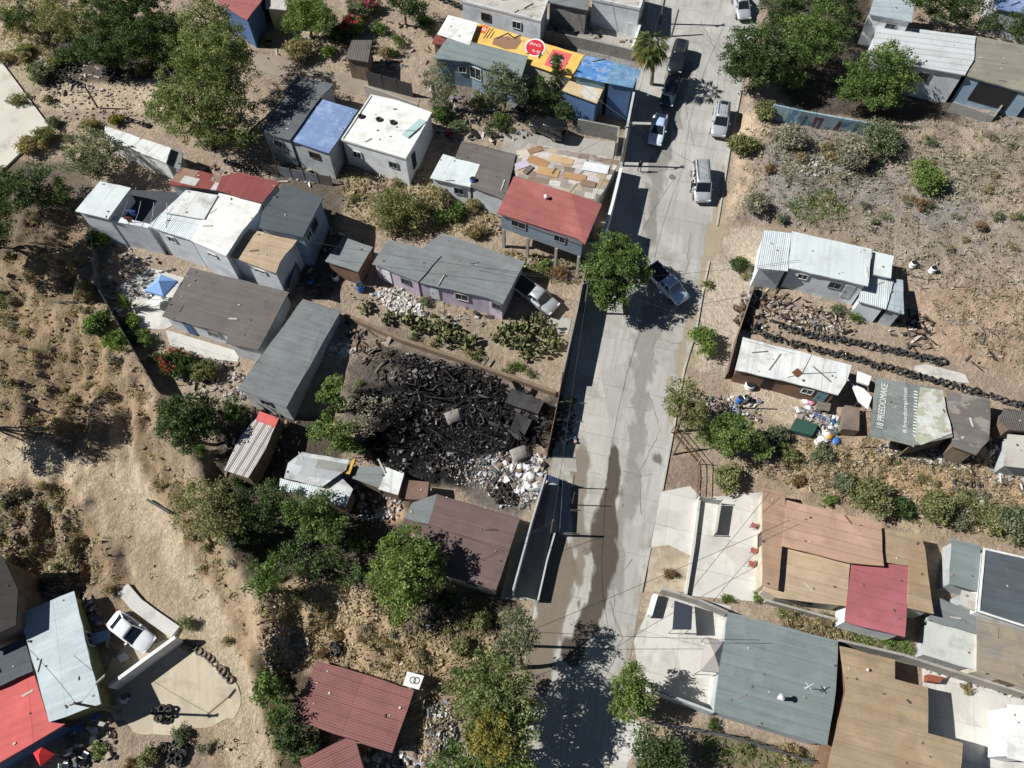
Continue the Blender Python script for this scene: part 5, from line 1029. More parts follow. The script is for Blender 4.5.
scatter_bush([(430, 620), (520, 610), (470, 690), (430, 670)], 7, 6, 11, ['olive', 'green', 'dry'], 'bush on the bank below the chocolate roof', 'bushes below the chocolate roof')
scatter_bush([(360, 322), (470, 350), (540, 372), (540, 382), (420, 345)], 9, 4, 8, ['dry', 'olive', 'green'], 'small bush in the cactus yard', 'bushes in the cactus yard')
# cactus (nopal) clumps of flat pads
def nopal(label, u, v, r, group):
    p = pg(u, v); p.z = gh(p.x, p.y); mb = MB(); nt = []; rw = r*.1
    for k in range(int(34*rw)):
        a = rnd.uniform(0, 6.28); q = rw*rnd.random()**.6; z = rnd.uniform(.15, 1.3)*(1-.4*q/rw); s = rnd.uniform(.16, .27)
        Mx = Matrix.Rotation(rnd.uniform(0, 6.28), 3, 'Z') @ Matrix.Rotation(rnd.uniform(-.9, .9), 3, 'X'); cx = Vector((q*math.cos(a), q*math.sin(a), z)); i = len(mb.v)
        for y in (-.03, .03): mb.v += [tuple(cx+Mx @ Vector((s*.8*math.cos(t*.7854), y, s*1.15*math.sin(t*.7854)))) for t in range(8)]
        mb.f += [tuple(range(i, i+8)), tuple(range(i+15, i+7, -1))]+[(i+j, i+(j+1) % 8, i+8+(j+1) % 8, i+8+j) for j in range(8)]; nt += [rnd.uniform(0, 1)]*10
    o = mobj('cactus', mb.v, mb.f, LEAF['cactus']); o.location = p; at = o.data.attributes.new('tint', 'FLOAT', 'FACE'); at.data.foreach_set('value', nt); tag(o, label, 'cactus', group)
for u, v, r in [(408, 322, 9), (420, 330, 10), (432, 326, 11), (444, 330, 11), (455, 336, 11), (446, 342, 10), (462, 345, 9), (388, 320, 9), (366, 310, 8), (470, 342, 8)]: nopal('prickly pear clump in the yard below the lavender wall', u, v, r, 'cacti below the lavender wall')
for u, v, r in [(510, 332, 11), (524, 328, 12), (538, 326, 12), (548, 334, 11), (530, 342, 12), (515, 345, 11), (545, 350, 10), (500, 338, 10), (555, 345, 8), (526, 354, 9)]: nopal('prickly pear clump in the thicket below the small silver pickup', u, v, r, 'cacti below the small pickup')
# ------------------------------------------------------------------ vehicles
NRM = Vector((0, -SLOPE, 1)).normalized()
m_tyre = M('tyre_rubber', (.042, .041, .04), rough=.9, var=.4, vs=2, stain=(c(136, 122, 102), .8, 1.3), grain=.2, spec=.2)
m_rim = paint('wheel_rim', c(150, 152, 155), .35, .7); m_lamp = paint('lamp_glass', c(215, 220, 225), .15); m_tail = paint('tail_lamp', (.3, .01, .01), .2); m_trim = paint('black_trim', (.018, .018, .02), .5)
m_cglass = paint('car_glass', (.015, .02, .028), .06, coat=.5)
def ring(x, zb, zt, w, top=.86, rb=.12, rt=.10):
    return [(x, -w*.9, zb), (x, -w, zb+rb), (x, -w, zt-rt*1.6), (x, -w*.985, zt-rt*.6), (x, -w*top, zt), (x, -w*.4, zt+.02), (x, w*.4, zt+.02), (x, w*top, zt), (x, w*.985, zt-rt*.6), (x, w, zt-rt*1.6), (x, w, zb+rb), (x, w*.9, zb)]
def vehicle(label, nose, tail, kind, colr, cat='car', name=None, roofcol=None):
    a, b = pg(*nose, .6), pg(*tail, .6); f = (a-b); f -= NRM*f.dot(NRM); f.normalize(); left = NRM.cross(f)
    ce = (a+b)/2; ce.z = float(base(ce.x, ce.y))+.03; root = tag(empty(name or 'parked_car', ce), label, cat)
    root.matrix_world = Matrix.Translation(ce) @ Matrix((f, left, NRM)).transposed().to_4x4()
    pm = colr
    sp = {'sedan': dict(L=4.5, w=.88, st=[(-2.22, .42, .72, .70), (-2.1, .3, .95, .82), (-1.5, .24, 1.0, .87), (-.6, .22, .96, .88), (.7, .22, .95, .88), (1.5, .24, .86, .86), (2.0, .28, .74, .80), (2.22, .38, .60, .66)],
                     cab=[(-1.75, .98, .72), (-1.05, 1.42, .62), (.05, 1.46, .62), (.95, .97, .74)], ax=(1.38, -1.32), wr=.32),
          'wagon': dict(L=4.7, w=.92, st=[(-2.32, .46, .9, .80), (-2.22, .34, 1.08, .88), (-1.4, .28, 1.1, .91), (0, .26, 1.08, .92), (.95, .26, 1.06, .92), (1.7, .28, .98, .90), (2.1, .32, .88, .84), (2.3, .42, .7, .72)],
                     cab=[(-2.26, 1.08, .80), (-2.02, 1.68, .70), (.25, 1.72, .70), (1.1, 1.08, .80)], ax=(1.42, -1.42), wr=.36),
          'van': dict(L=5.0, w=.95, st=[(-2.48, .46, 1.0, .88), (-2.42, .34, 1.15, .93), (-1.4, .28, 1.16, .95), (.6, .26, 1.14, .95), (1.25, .26, 1.1, .95), (1.9, .3, 1.02, .92), (2.3, .34, .9, .86), (2.5, .42, .7, .72)],
                     cab=[(-2.46, 1.14, .88), (-2.3, 1.86, .80), (.75, 1.9, .79), (1.5, 1.12, .84)], ax=(1.6, -1.5), wr=.36),
          'jeep': dict(L=4.3, w=.9, st=[(-2.12, .5, 1.0, .82), (-2.06, .42, 1.1, .88), (-1.2, .36, 1.12, .9), (.5, .36, 1.1, .9), (.9, .36, 1.1, .88), (1.6, .4, 1.04, .8), (2.0, .44, 1.0, .78), (2.1, .5, .86, .74)],
                     cab=[(-2.08, 1.1, .82), (-1.98, 1.78, .76), (.35, 1.8, .76), (.75, 1.1, .8)], ax=(1.35, -1.25), wr=.4),
          'pickup': dict(L=5.3, w=.95, st=[(-.55, .36, 1.05, .93), (-.4, .32, 1.08, .94), (.2, .3, 1.08, .95), (1.0, .3, 1.08, .95), (1.9, .32, 1.02, .92), (2.4, .36, .94, .88), (2.62, .46, .72, .78)],
                     cab=[(-.5, 1.06, .82), (-.22, 1.72, .72), (.75, 1.75, .72), (1.35, 1.06, .82)], ax=(1.7, -1.65), wr=.39)}[kind]
    w = sp['w']; mb = MB(); mb.loft([ring(*s) for s in sp['st']]); body = mb.build('body', pm, root, True)
    cb = sp['cab']; gl = MB(); gl.loft([[(x+dx, -ww*1.0, zb), (x, -ww*.94, z-.02), (x, ww*.94, z-.02), (x+dx, ww*1.0, zb)] for (x, z, ww), zb, dx in [((cb[0]), cb[0][1]-.06, 0), (cb[1], cb[0][1]-.06, 0), (cb[2], cb[3][1]-.06, 0), (cb[3], cb[3][1]-.06, 0)]])
    gl.build('windows', m_cglass, root)
    (x1, z1, w1), (x2, z2, w2) = cb[1], cb[2]; rf = MB(); rf.loft([[(x, -ww, z-.07), (x, -ww*.97, z), (x, -ww*.6, z+.04), (x, 0, z+.055), (x, ww*.6, z+.04), (x, ww*.97, z), (x, ww, z-.07)] for x, z, ww in ((x1-.06, z1-.02, w1*.96), (x1+.12, z1+.01, w1+.01), ((x1+x2)/2, max(z1, z2)+.015, w2+.015), (x2-.1, z2+.01, w2+.01), (x2+.1, z2-.04, w2*.94))])
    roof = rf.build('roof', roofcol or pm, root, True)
    pl = MB()
    for s in (-1, 1):
        pl.bar((cb[3][0], s*(cb[3][2]-.01), cb[3][1]-.03), (x2, s*w2*.98, z2-.03), .07, .06); pl.bar((cb[0][0], s*(cb[0][2]-.01), cb[0][1]-.03), (x1, s*w1*.98, z1-.03), .11, .07)
        for t in ((.5,) if kind in ('sedan', 'pickup') else (.36, .7)):
            xm = x1+(x2-x1)*t; wm = w1+(w2-w1)*t; pl.bar((xm, s*cb[0][2]*1.0, cb[0][1]-.05), (xm, s*wm*.98, z1-.04), .07, .06)
    for k in range(0, len(pl.v), 8): mobj('pillar', pl.v[k:k+8], [tuple(i % 8 for i in f) for f in pl.f[k//8*6:k//8*6+6]], pm, root)
    for x in sp['ax']:
        for s in (-1, 1):
            t = MB().tube((x, s*(w-.20), sp['wr']), (x, s*(w+.015), sp['wr']), sp['wr'], n=16).build('wheel', m_tyre, root, False)
            MB().tube((x, s*(w-.1), sp['wr']), (x, s*(w+.03), sp['wr']), sp['wr']*.6, n=12).build('rim', m_rim, t)
    xf = sp['st'][-1][0]; zf = sp['st'][-2][2]-.12; wf = sp['st'][-2][3]
    for s in (-1, 1):
        MB().box((xf-.14, s*wf*.78, zf), (.26, .34, .13)).build('headlight', m_lamp, root)
        MB().box((x2+.45, s*(cb[3][2]+.16), cb[3][1]+.06), (.14, .2, .14)).build('mirror', pm, root)
    xr = sp['st'][0][0] if kind != 'pickup' else -2.62
    for s in (-1, 1): MB().box((xr+.06, s*w*.8, .85), (.12, .16, .3)).build('tail_light', m_tail, root)
    MB().box((xf-.03, 0, .45), (.12, wf*1.5, .16)).build('bumper', m_trim, root)
    if kind in ('van', 'wagon'):
        for s in (-1, 1): MB().bar((x1+.1, s*w1*.82, z1+.1), (x2-.15, s*w2*.82, z2+.09), .05, .04).build('roof_rail', m_steel, root)
        rb_ = MB()
        for k in range(5): rb_.bar((x1+.15, (k-2)*.25, z1+.062), (x2-.25, (k-2)*.25, z2+.066), .05, .015)
        rb_.build('roof_ribs', m_steel, root)
        if kind == 'wagon': MB().box((x1+.35, 0, z1+.075), (.5, .8, .02)).build('sunroof', m_cglass, root)
    if kind == 'pickup':
        bd = MB(); bd.box((-1.62, 0, .62), (2.1, 1.86, .12))
        for s in (-1, 1): bd.box((-1.62, s*.9, .82), (2.1, .1, .5))
        bd.box((-2.62, 0, .82), (.08, 1.86, .5)); bd.build('bed', pm, root)
        MB().box((-1.6, 0, .90), (2.0, 1.72, .22)).build('bed_load', m_trim, root)
    if kind == 'jeep': MB().tube((-2.15, 0, 1.05), (-2.35, 0, 1.05), .36, n=16).build('spare_wheel', m_tyre, root)
    if kind in ('sedan', 'wagon', 'van'): MB().box((x2+.42, 0, cb[3][1]+.05), (.03, .9, .02)).build('wiper', m_trim, root)
    return root
p_shade = paint('white_paint_sky_tint', c(222, 234, 250), .14, 0, 1.0); p_silver = paint('silver_paint', c(196, 198, 200), .35, .35, .5); p_white = paint('white_paint', c(228, 230, 232), .3, 0, .5); p_black = paint('black_paint', (.012, .012, .014), .25, 0, .6); p_teal = paint('dark_teal_paint', (.03, .06, .065), .25, .1, .6); p_dark = paint('dark_grey_paint', (.025, .03, .034), .3, .2, .5)  # first one: white paint, bluish tint stands for sky reflected in shade
vehicle('silver sedan cut by the top edge on the right side of the street', (746, 24), (737, -12), 'sedan', p_silver)
vehicle('silver estate wagon with sunroof parked on the right kerb below dark trees', (717, 141), (723, 101), 'wagon', p_silver)
vehicle('silver van with ribbed roof standing in the street beside two people', (703, 208), (699, 159), 'van', p_silver, 'van', 'parked_van')
vehicle('white sedan parked in the wall shadow on the left of the street', (653, 149), (662, 110), 'sedan', p_shade, roofcol=paint('sky_reflection_paint', c(188, 208, 238), .15, 0, 1.0))  # blue of the roof panel is sky reflection put into the colour
vehicle('dark teal sedan in deep shadow behind the white sedan', (666, 104), (674, 78), 'sedan', p_teal)
vehicle('dark grey wagon parked under the palm in shadow', (674, 72), (681, 45), 'wagon', p_dark)
vehicle('white pickup with black loaded bed parked across the street under the big tree', (684, 302), (650, 266), 'pickup', p_shade, 'pickup', roofcol=paint('sky_reflection_paint', c(188, 208, 238), .15, 0, 1.0))  # pickup roof: reflected sky painted in as pale blue
vehicle('small silver pickup in the shade beside the lavender house', (551, 307), (520, 284), 'pickup', p_silver, 'pickup')
vehicle('black off-roader parked behind pale block wall', (528, 120), (568, 137), 'jeep', p_black)
vehicle('white hatchback in the dark yard behind the curved retaining wall', (151, 645), (113, 616), 'sedan', p_white)

# ------------------------------------------------------------------ people
m_skin = paint('skin', c(172, 122, 92), .55); m_hair = paint('hair', (.015, .012, .01), .6)
def person(label, u, v, head, shirt, trousers, stride=.12, reach=0.0):
    p = pg(u, v); p.z = gh(p.x, p.y)+.03
    J = {'pel': (0, 0, .95, .13), 'waist': (0, 0, 1.1, .12), 'chest': (.02, 0, 1.3, .145), 'neck': (.02, 0, 1.46, .055), 'chin': (.035, 0, 1.53, .06), 'head': (.03, 0, 1.63, .095), 'top': (.02, 0, 1.71, .06)}
    E = [('pel', 'waist'), ('waist', 'chest'), ('chest', 'neck'), ('neck', 'chin'), ('chin', 'head'), ('head', 'top')]
    for s, k in ((1, 'l'), (-1, 'r')):
        st = stride*s
        J.update({k+'hip': (0, s*.1, .9, .09), k+'knee': (st*.6+.03, s*.11, .5, .062), k+'ank': (st, s*.11, .09, .042), k+'toe': (st+.17, s*.13, .04, .035),
                  k+'sh': (.01, s*.19, 1.39, .058), k+'elb': (-.03+reach*.4, s*.25, 1.12, .045), k+'wr': (.08+reach, s*.24, .9+reach*.5, .033), k+'hand': (.12+reach, s*.23, .81+reach*.5, .03)})
        E += [('pel', k+'hip'), (k+'hip', k+'knee'), (k+'knee', k+'ank'), (k+'ank', k+'toe'), ('chest', k+'sh'), (k+'sh', k+'elb'), (k+'elb', k+'wr'), (k+'wr', k+'hand')]
        for q in range(4):
            nm = k+'f%d' % q; J[nm] = (.13+reach+.015*q, s*(.23-.012*(q-1.5)), .72+reach*.5+.008*abs(q-1), .009); E.append((k+'hand', nm))
        J[k+'th'] = (.16+reach, s*.2, .78+reach*.5, .01); E.append((k+'hand', k+'th'))
    ks = list(J); me = bpy.data.meshes.new('person'); me.from_pydata([J[k][:3] for k in ks], [(ks.index(a), ks.index(b)) for a, b in E], []); o = bpy.data.objects.new('person', me); COL.objects.link(o)
    o.modifiers.new('skin', 'SKIN'); me.skin_vertices or None
    for i, k in enumerate(ks): me.skin_vertices[0].data[i].radius = (J[k][3], J[k][3]); me.skin_vertices[0].data[i].use_root = (k == 'pel')
    sd = o.modifiers.new('smooth', 'SUBSURF'); sd.levels = 1; sd.render_levels = 1
    dg = bpy.context.evaluated_depsgraph_get(); nm = bpy.data.meshes.new_from_object(o.evaluated_get(dg)); o.modifiers.clear(); o.data = nm
    for m in (m_skin, shirt, trousers, m_trim): nm.materials.append(m)
    for f in nm.polygons:
        q = f.center; z = q.z
        f.material_index = 3 if z < .1 else 2 if z < .97 and abs(q.y) < .2 else 1 if z < 1.45 and not (z < 1.1 and abs(q.y) > .19) else 0
    nm.shade_smooth(); o.location = p; o.rotation_euler = (0, 0, head); tag(o, label, 'person')
    hr = MB(); hr.loft([[(.005+.1*r*math.cos(t*.7854), .1*r*math.sin(t*.7854), z) for t in range(8)] for z, r in ((1.6, .95), (1.67, 1.02), (1.73, .75), (1.75, .3))]); ho = hr.build('hair', m_hair, o, True); ho.location = (-.012, 0, 0)
    fc = MB()
    for s in (-1, 1): fc.box((.118, s*.035, 1.645), (.02, .022, .014))
    fc.box((.125, 0, 1.61), (.03, .022, .035)); fc.box((.112, 0, 1.565), (.015, .045, .012)); fc.build('face', m_hair, o)
cl = lambda n, r, g, b: M('cloth_'+n, c(r, g, b), var=.1, vs=6, grain=.05)
person('person in dark clothes standing on the street beside street wall corner', 639, 172, 1.9, cl('black', 38, 38, 44), cl('navy', 40, 46, 66))
person('person in dark jacket standing at the side of the silver van', 690, 192, 0.1, cl('darkred', 70, 36, 38), cl('black', 38, 38, 44), .08, .12)
person('person in grey top bending at the front door of the silver van', 692, 183, -.4, cl('grey', 96, 96, 104), cl('navy', 40, 46, 66), .1, .1)

# ------------------------------------------------------------------ poles, lamp, cables
m_pole = M('pole_wood', c(104, 96, 88), var=.25, vs=3, streak=(c(84, 72, 62), .6, 1)); m_cpole = M('pole_concrete', c(164, 160, 152), var=.15)
def upole(label, foot, h, m=None, arm=True, lean=(0, 0), name='utility_pole', r=.13):
    p = pg(*foot); p.z = gh(p.x, p.y); root = tag(empty(name, p), label, 'pole'); t = Vector((lean[0], lean[1], h))
    MB().tube((0, 0, -.5), t, r, r*.75, 9).build('pole', m or m_pole, root)
    if arm:
        MB().box(t-Vector((0, 0, .5)), (1.3, .1, .12), rz=.4).build('crossarm', m_pole, root)
        for s in (-.55, 0, .55): MB().tube(t+Vector((s*math.cos(.4), s*math.sin(.4), -.44)), t+Vector((s*math.cos(.4), s*math.sin(.4), -.26)), .05, .03, 6).build('insulator', m_frame, root)
    return p+t
T = [upole('wooden utility pole at the top of the street left edge', (660, 24), 7), upole('short leaning pole beside the palm at the top', (671, 37), 3.2, lean=(.35, .5), arm=False),
     upole('utility pole at the gate above the street wall', (623, 166), 6), upole('utility pole in the wall shadow left of the big street tree', (584, 313), 5.6),
     upole('utility pole beside the low wall with rail', (551, 535), 4.2, arm=False), upole('utility pole at the street edge next to the tall grey-green tree', (527, 646), 6.5)]
upole('leaning grey post on the kerb by the brown dirt square', (673, 456), 3.6, lean=(.5, 1.0), arm=False, r=.1); upole('short dark pole on the path by the long narrow white shed', (98, 108), 3.0, arm=False, r=.12)
upole('thin wooden post at the top left among olive trees', (138, 36), 4.5, arm=False, lean=(-.6, .2))
upole('grey pole at the end of wire fence near sheet gate', (572, 505), 3.2, arm=False, r=.06); upole('thin post behind the sheet gate', (572, 488), 3.0, arm=False, r=.06); upole('slim pole behind the pale block wall gate', (613, 160), 3.4, arm=False, r=.06)
upole('bare post on verge left of vivid green bush tree', (738, 408), 3.0, arm=False, lean=(.4, 0), r=.08)
lp = pg(120, 712); lp.z = gh(lp.x, lp.y); lr = tag(empty('street_lamp', lp), 'street lamp with long arm beside the vivid red and grey roofed house', 'street lamp')
MB().tube((0, 0, -.5), (0, 0, 7.2), .13, .09, 9).build('pole', m_pole, lr); MB().bar((0, 0, 6.4), (1.3, 1.5, 7.0), .05, .05).build('arm', m_steel, lr); MB().loft([[(1.25+a, 1.45+a*1.1+b*.1, 7.0+z) for b, z in ((-1, 0), (-1, .1), (0, .16), (1, .1), (1, 0))] for a in (-.05, .15, .38, .45)]).build('lamp_head', m_frame, lr); MB().box((0, 0, 6.9), (.9, .09, .1), rz=.3).build('crossarm', m_pole, lr)
m_cable = paint('cable_black', (.03, .03, .032), .6)
def cable(label, a, b, sag=.5, r=.018):
    a, b = Vector(a), Vector(b); pts = [a.lerp(b, k/10)-Vector((0, 0, sag*4*(k/10)*(1-k/10))) for k in range(11)]
    o = MB().path(pts, [r]*11, 4).build('power_cable', m_cable); tag(o, label, 'cable')
cable('cable from street-top pole to the pole above the street wall', T[0], T[2], .8); cable('cable from gate pole to the pole left of the big street tree', T[2], T[3], .6); cable('cable running over the wall shadow toward the garbage corner', T[3], T[4], .8); cable('cable from the low wall pole to the bottom street pole', T[4], T[5], .4)
cable('thin service cable over the gate to the plywood roof', T[2], pg(560, 160, 3.2), .3); cable('thin cable crossing the street below the silver van', T[2], pg(760, 190, 3.0), .9); cable('slack cable crossing over the concrete driveway', pg(688, 594, 2.4), pg(770, 492, 3.2), .15); cable('thin cable from street lamp to grey sheet roof', lp+Vector((0, 0, 6.9)), pg(30, 650, 4.8), .3)
cable('cable crossing the street above the white sedan', T[1], pg(745, 60, 3.4), .5)

for a, b, h, l in [(0, (520, 10), 3.4, 'thin cable from the street-top pole to the slab-roof house'), (0, (700, -30), 7, 'thin cable leaving the picture over the top of the street'), (2, (545, 50), 3.4, 'thin cable from gate pole to the yellow banner shack'), (2, (585, 215), 5.2, 'thin cable from gate pole to the bright red hipped roof'), (2, (395, 130), 3.9, 'long thin cable from gate pole to the white box house'), (3, (470, 265), 3.3, 'thin cable from wall-shadow pole to the lavender house'), (3, (300, 240), 5.4, 'long thin cable from wall-shadow pole to the terrace block'), (3, (790, 350), 2.8, 'thin cable from wall-shadow pole across to the dirty white shack'), (3, (800, 260), 3.4, 'thin cable from wall-shadow pole across to the white panel house'), (4, (480, 560), 3.2, 'thin cable from the low wall pole to the chocolate roof'), (5, (760, 640), 3.6, 'thin cable from the bottom street pole to the blue-green grey roof'), (5, (790, 520), 3.5, 'thin cable from the bottom street pole to the pink-tan roof'), (5, (400, 710), 2.4, 'thin cable from the bottom street pole to the brick-red roof')]: cable(l, T[a], pg(b[0], b[1], h), .5)
# ------------------------------------------------------------------ tyres
def tyre_mesh():
    mb = MB(); prof = [(.30, -.10), (.335, -.07), (.345, 0), (.335, .07), (.30, .10), (.24, .105), (.19, .07), (.185, 0), (.19, -.07), (.24, -.105)]
    mb.loft([[(r*math.cos(k*math.pi/10), r*math.sin(k*math.pi/10), z+.105) for r, z in prof] for k in range(20)]+[[(r*1.0, 0, z+.105) for r, z in prof]], cap=False); return mb
_ty = None
def tyre(p, label, group, tilt=(0, 0), s=1.0):
    global _ty
    if 'dusty' in label: o = tyre_mesh().build('tyre', M('dusty_tyre', c(108, 100, 90), var=.3, vs=2, stain=(c(150, 138, 118), .7, 1.5)), None, True)
    elif _ty is None: o = tyre_mesh().build('tyre', m_tyre, None, True); _ty = o
    else: o = _ty.copy(); COL.objects.link(o)
    o.location = p; o.rotation_euler = (tilt[0], tilt[1], rnd.uniform(0, 6.28)); o.scale = (s, s, s*rnd.uniform(.9, 1.15)); tag(o, label, 'tyre', group)
def tyre_row(pts, n, tiers, label, group, dzz=.16, tilt=.45, s=1.0):
    P = [pg(u, v) for u, v in pts]; ln = [(b-a).length for a, b in zip(P[:-1], P[1:])]; tot = sum(ln)
    for t in range(tiers):
        for k in range(n):
            d = (k+.5*(t % 2)+rnd.uniform(-.12, .12))/n*tot; i = 0
            while i < len(ln)-1 and d > ln[i]: d -= ln[i]; i += 1
            p = P[i].lerp(P[i+1], min(1, d/ln[i])); nn = (P[i+1]-P[i]).normalized(); q = Vector((-nn.y, nn.x, 0)); p = p+q*(.18*t+rnd.uniform(-.08, .08)); p.z = gh(p.x, p.y)+t*dzz-rnd.uniform(0, .1)
            tyre(p, label, group, (rnd.uniform(-.5, .1)*tilt*2, rnd.uniform(-.3, .7)*tilt), s*rnd.uniform(.82, 1.12))
def tyre_pile(u, v, r, n, label, group, levels=2):
    for k in range(n):
        a = rnd.uniform(0, 6.28); q = r*rnd.random()**.5; p = pg(u+q*math.cos(a), v+q*math.sin(a)*.8); p.z = gh(p.x, p.y)+(k % levels)*.2+rnd.uniform(0, .06)
        tyre(p, label, group, (rnd.uniform(-.5, .5), rnd.uniform(-.5, .5)))
tyre_row([(735, 322), (768, 338), (860, 362), (950, 386), (1030, 410)], 42, 2, 'black tyre in the long tyre wall behind the white shack and banner shack', 'lower tyre wall on the right', tilt=.75)
tyre_row([(780, 327), (820, 339), (870, 347), (945, 364)], 27, 2, 'black tyre in the short tyre wall below the white panel house', 'upper tyre wall on the right', tilt=.75)
tyre_row([(440, 0), (466, 11), (496, 24)], 11, 2, 'black tyre in the tyre wall above the yellow banner shack', 'tyre wall above the banner shack')
tyre_row([(50, 84), (66, 80), (82, 88)], 7, 2, 'dark tyre in the tyre mound beside the dirt path', 'tyre mound by the path'); tyre_row([(60, 72), (78, 72)], 4, 2, 'dark tyre in the tyre mound beside the dirt path', 'tyre mound by the path')
tyre_pile(112, 72, 9, 7, 'black tyre in the loose heap at the shaded path end', 'tyres at the shaded path end'); tyre_row([(130, 120), (152, 128)], 6, 1, 'dark tyre at the back of the long narrow white shed', 'tyres behind the long shed')
tyre_row([(226, 162), (258, 172)], 8, 1, 'dark tyre in the row above the shaded sheet fence', 'tyres above the shaded sheet fence'); tyre_row([(372, 44), (370, 62), (362, 76)], 7, 1, 'black tyre stacked along the ragged grey lean-to', 'tyres by the lean-to')
tyre_row([(186, 642), (206, 655), (234, 683)], 12, 1, 'pale dusty tyre in the curving row beside the paved yard', 'tyre row by the paved yard', tilt=.2); tyre_pile(166, 714, 10, 10, 'tyre on the small mound below the paved yard', 'tyres below the paved yard'); tyre_pile(176, 752, 15, 20, 'black tyre in the bottom heap beside grey round bush', 'tyre heap at the bottom')
tyre_pile(503, 494, 13, 15, 'grey tyre in the garbage heap beside the dark forecourt', 'tyres in the garbage heap', 3); tyre_pile(450, 400, 65, 9, 'burnt tyre lying in the black debris', 'burnt tyres'); tyre_pile(336, 650, 7, 7, 'black tyre at the top corner of the brick-red tin roof', 'tyres by the brick-red roof')
for k in range(4): tyre(pg(955+k*8, 482+k*1.2), 'black tyre in the short line on the sandy bank below the ashen roof', 'tyres on the bank', (.5, .2))
for (u, v), l in zip([(361, 117), (379, 120), (393, 123)], ['dark tyre on the white flat roof, leftmost and in the tree shade', 'black tyre on the white flat roof, the middle of three', 'black tyre on the white flat roof, nearest the green panel']): tyre(pz(u, v, wh['_z']+.01), l, 'tyres on the white roof')
for u, v, l in [(838, 480, 'single tyre half buried in the bank above the pink-tan roof')]: tyre(pg(u, v), l, None, (.4, .3))

# ------------------------------------------------------------------ loose stuff: rubble, litter, charred debris, grass
def colmat(name, rough=1.0):
    m = bpy.data.materials.new(name); t = NT(m); at = t.new('ShaderNodeAttribute', attribute_name='col').outputs['Color']; tc = t.new('ShaderNodeTexCoord').outputs['Object']
    t.link(t.mix(1.0, at, t.mix(t.ramp(t.noise(tc, 6, 4), .3, .7), (.75,)*3, (1.2,)*3), 'MULTIPLY'), t.b.inputs['Base Color']); t.b.inputs['Roughness'].default_value = rough; t.b.inputs['Specular IOR Level'].default_value = .1; return m
m_scrap = colmat('mixed_scrap'); rs = np.random.RandomState(21)
def inpoly(poly, n):
    us = np.array([q[0] for q in poly]); vs = np.array([q[1] for q in poly]); out = []
    while len(out) < n:
        u, v = rs.uniform(us.min(), us.max()), rs.uniform(vs.min(), vs.max()); ins = False
        for i in range(len(poly)):
            (x0, y0), (x1, y1) = poly[i], poly[i-1]
            if (y0 > v) != (y1 > v) and u < (x1-x0)*(v-y0)/(y1-y0)+x0: ins = not ins
        if ins: out.append((u, v))
    return out
BOXF = np.array([(0, 2, 3, 1), (4, 5, 7, 6), (0, 1, 5, 4), (2, 6, 7, 3), (0, 4, 6, 2), (1, 3, 7, 5)])
def soil_at(x, y):
    i = min(max(int((x-GX[0])/.3), 0), len(GX)-1); j = min(max(int((y-GY[0])/.3), 0), len(GY)-1); return col[j, i], trk[j, i]
def keep_at(x, y): return keep[min(max(int((y-GY[0])/.3), 0), len(GY)-1), min(max(int((x-GX[0])/.3), 0), len(GX)-1)]
def debris(name, items, cols, kind='stuff', lift=.0, flatten=1.0, tiltmax=.5, jag=.25):
    """items: (polygon, count, (lmin,lmax), (wmin,wmax), (hmin,hmax)); every piece a warped little block"""
    V, C_ = [], []; cols = [np.array(c(*q)) for q in cols]
    for poly, n, l, w, h in items:
        for u, v in inpoly(poly, n):
            p = pg(u, v); k = rs.rand()**(2 if cols else 4)
            if not cols:
                sc_, tk = soil_at(p.x, p.y)
                if tk > .25 and rs.rand() < .96 or keep_at(p.x, p.y) < .9: continue
            d = np.array([l[0]+(l[1]-l[0])*k, w[0]+(w[1]-w[0])*rs.rand()*(.4+.6*k), h[0]+(h[1]-h[0])*rs.rand()])/2
            b = np.array([(a, e, z) for z in (-1, 1) for e in (-1, 1) for a in (-1, 1)], float)*d*(1+jag*(rs.rand(8, 3)*2-1))
            Rm = np.array((Matrix.Rotation(rs.uniform(0, 6.28), 3, 'Z') @ Matrix.Rotation(rs.uniform(-tiltmax, tiltmax), 3, 'X') @ Matrix.Rotation(rs.uniform(-tiltmax, tiltmax), 3, 'Y')))
            V.append(b @ Rm.T+np.array([p.x, p.y, gh(p.x, p.y)+d[2]*.7+lift*rs.rand()])); C_.append(np.repeat((cols[rs.randint(len(cols))] if cols else sc_*.7+.08)[None]*rs.uniform(.7, 1.2), 6, 0))
    n = len(V); V = np.concatenate(V); F = (BOXF[None]+8*np.arange(n)[:, None, None]).reshape(-1, 4)
    me = bpy.data.meshes.new(name); me.from_pydata(V.tolist(), [], F.tolist()); me.update(); me.materials.append(m_scrap)
    a = me.color_attributes.new('col', 'FLOAT_COLOR', 'CORNER'); a.data.foreach_set('color', np.concatenate([np.repeat(np.concatenate(C_), 4, 0), np.ones((n*24, 1))], 1).astype(np.float32).ravel())
    o = bpy.data.objects.new(name, me); COL.objects.link(o); tag(o, kind=kind); return o
STONE = [(190, 176, 154), (168, 152, 130), (206, 196, 178), (150, 136, 116), (178, 160, 134)]
TRASH = [(214, 212, 208), (196, 192, 187), (178, 172, 165), (152, 145, 137), (128, 120, 112), (222, 219, 214), (200, 198, 198), (108, 104, 100), (84, 80, 78), (60, 58, 58), (168, 152, 130), (126, 108, 90), (190, 188, 194), (120, 128, 146), (168, 142, 138), (112, 122, 116), (206, 196, 178)]
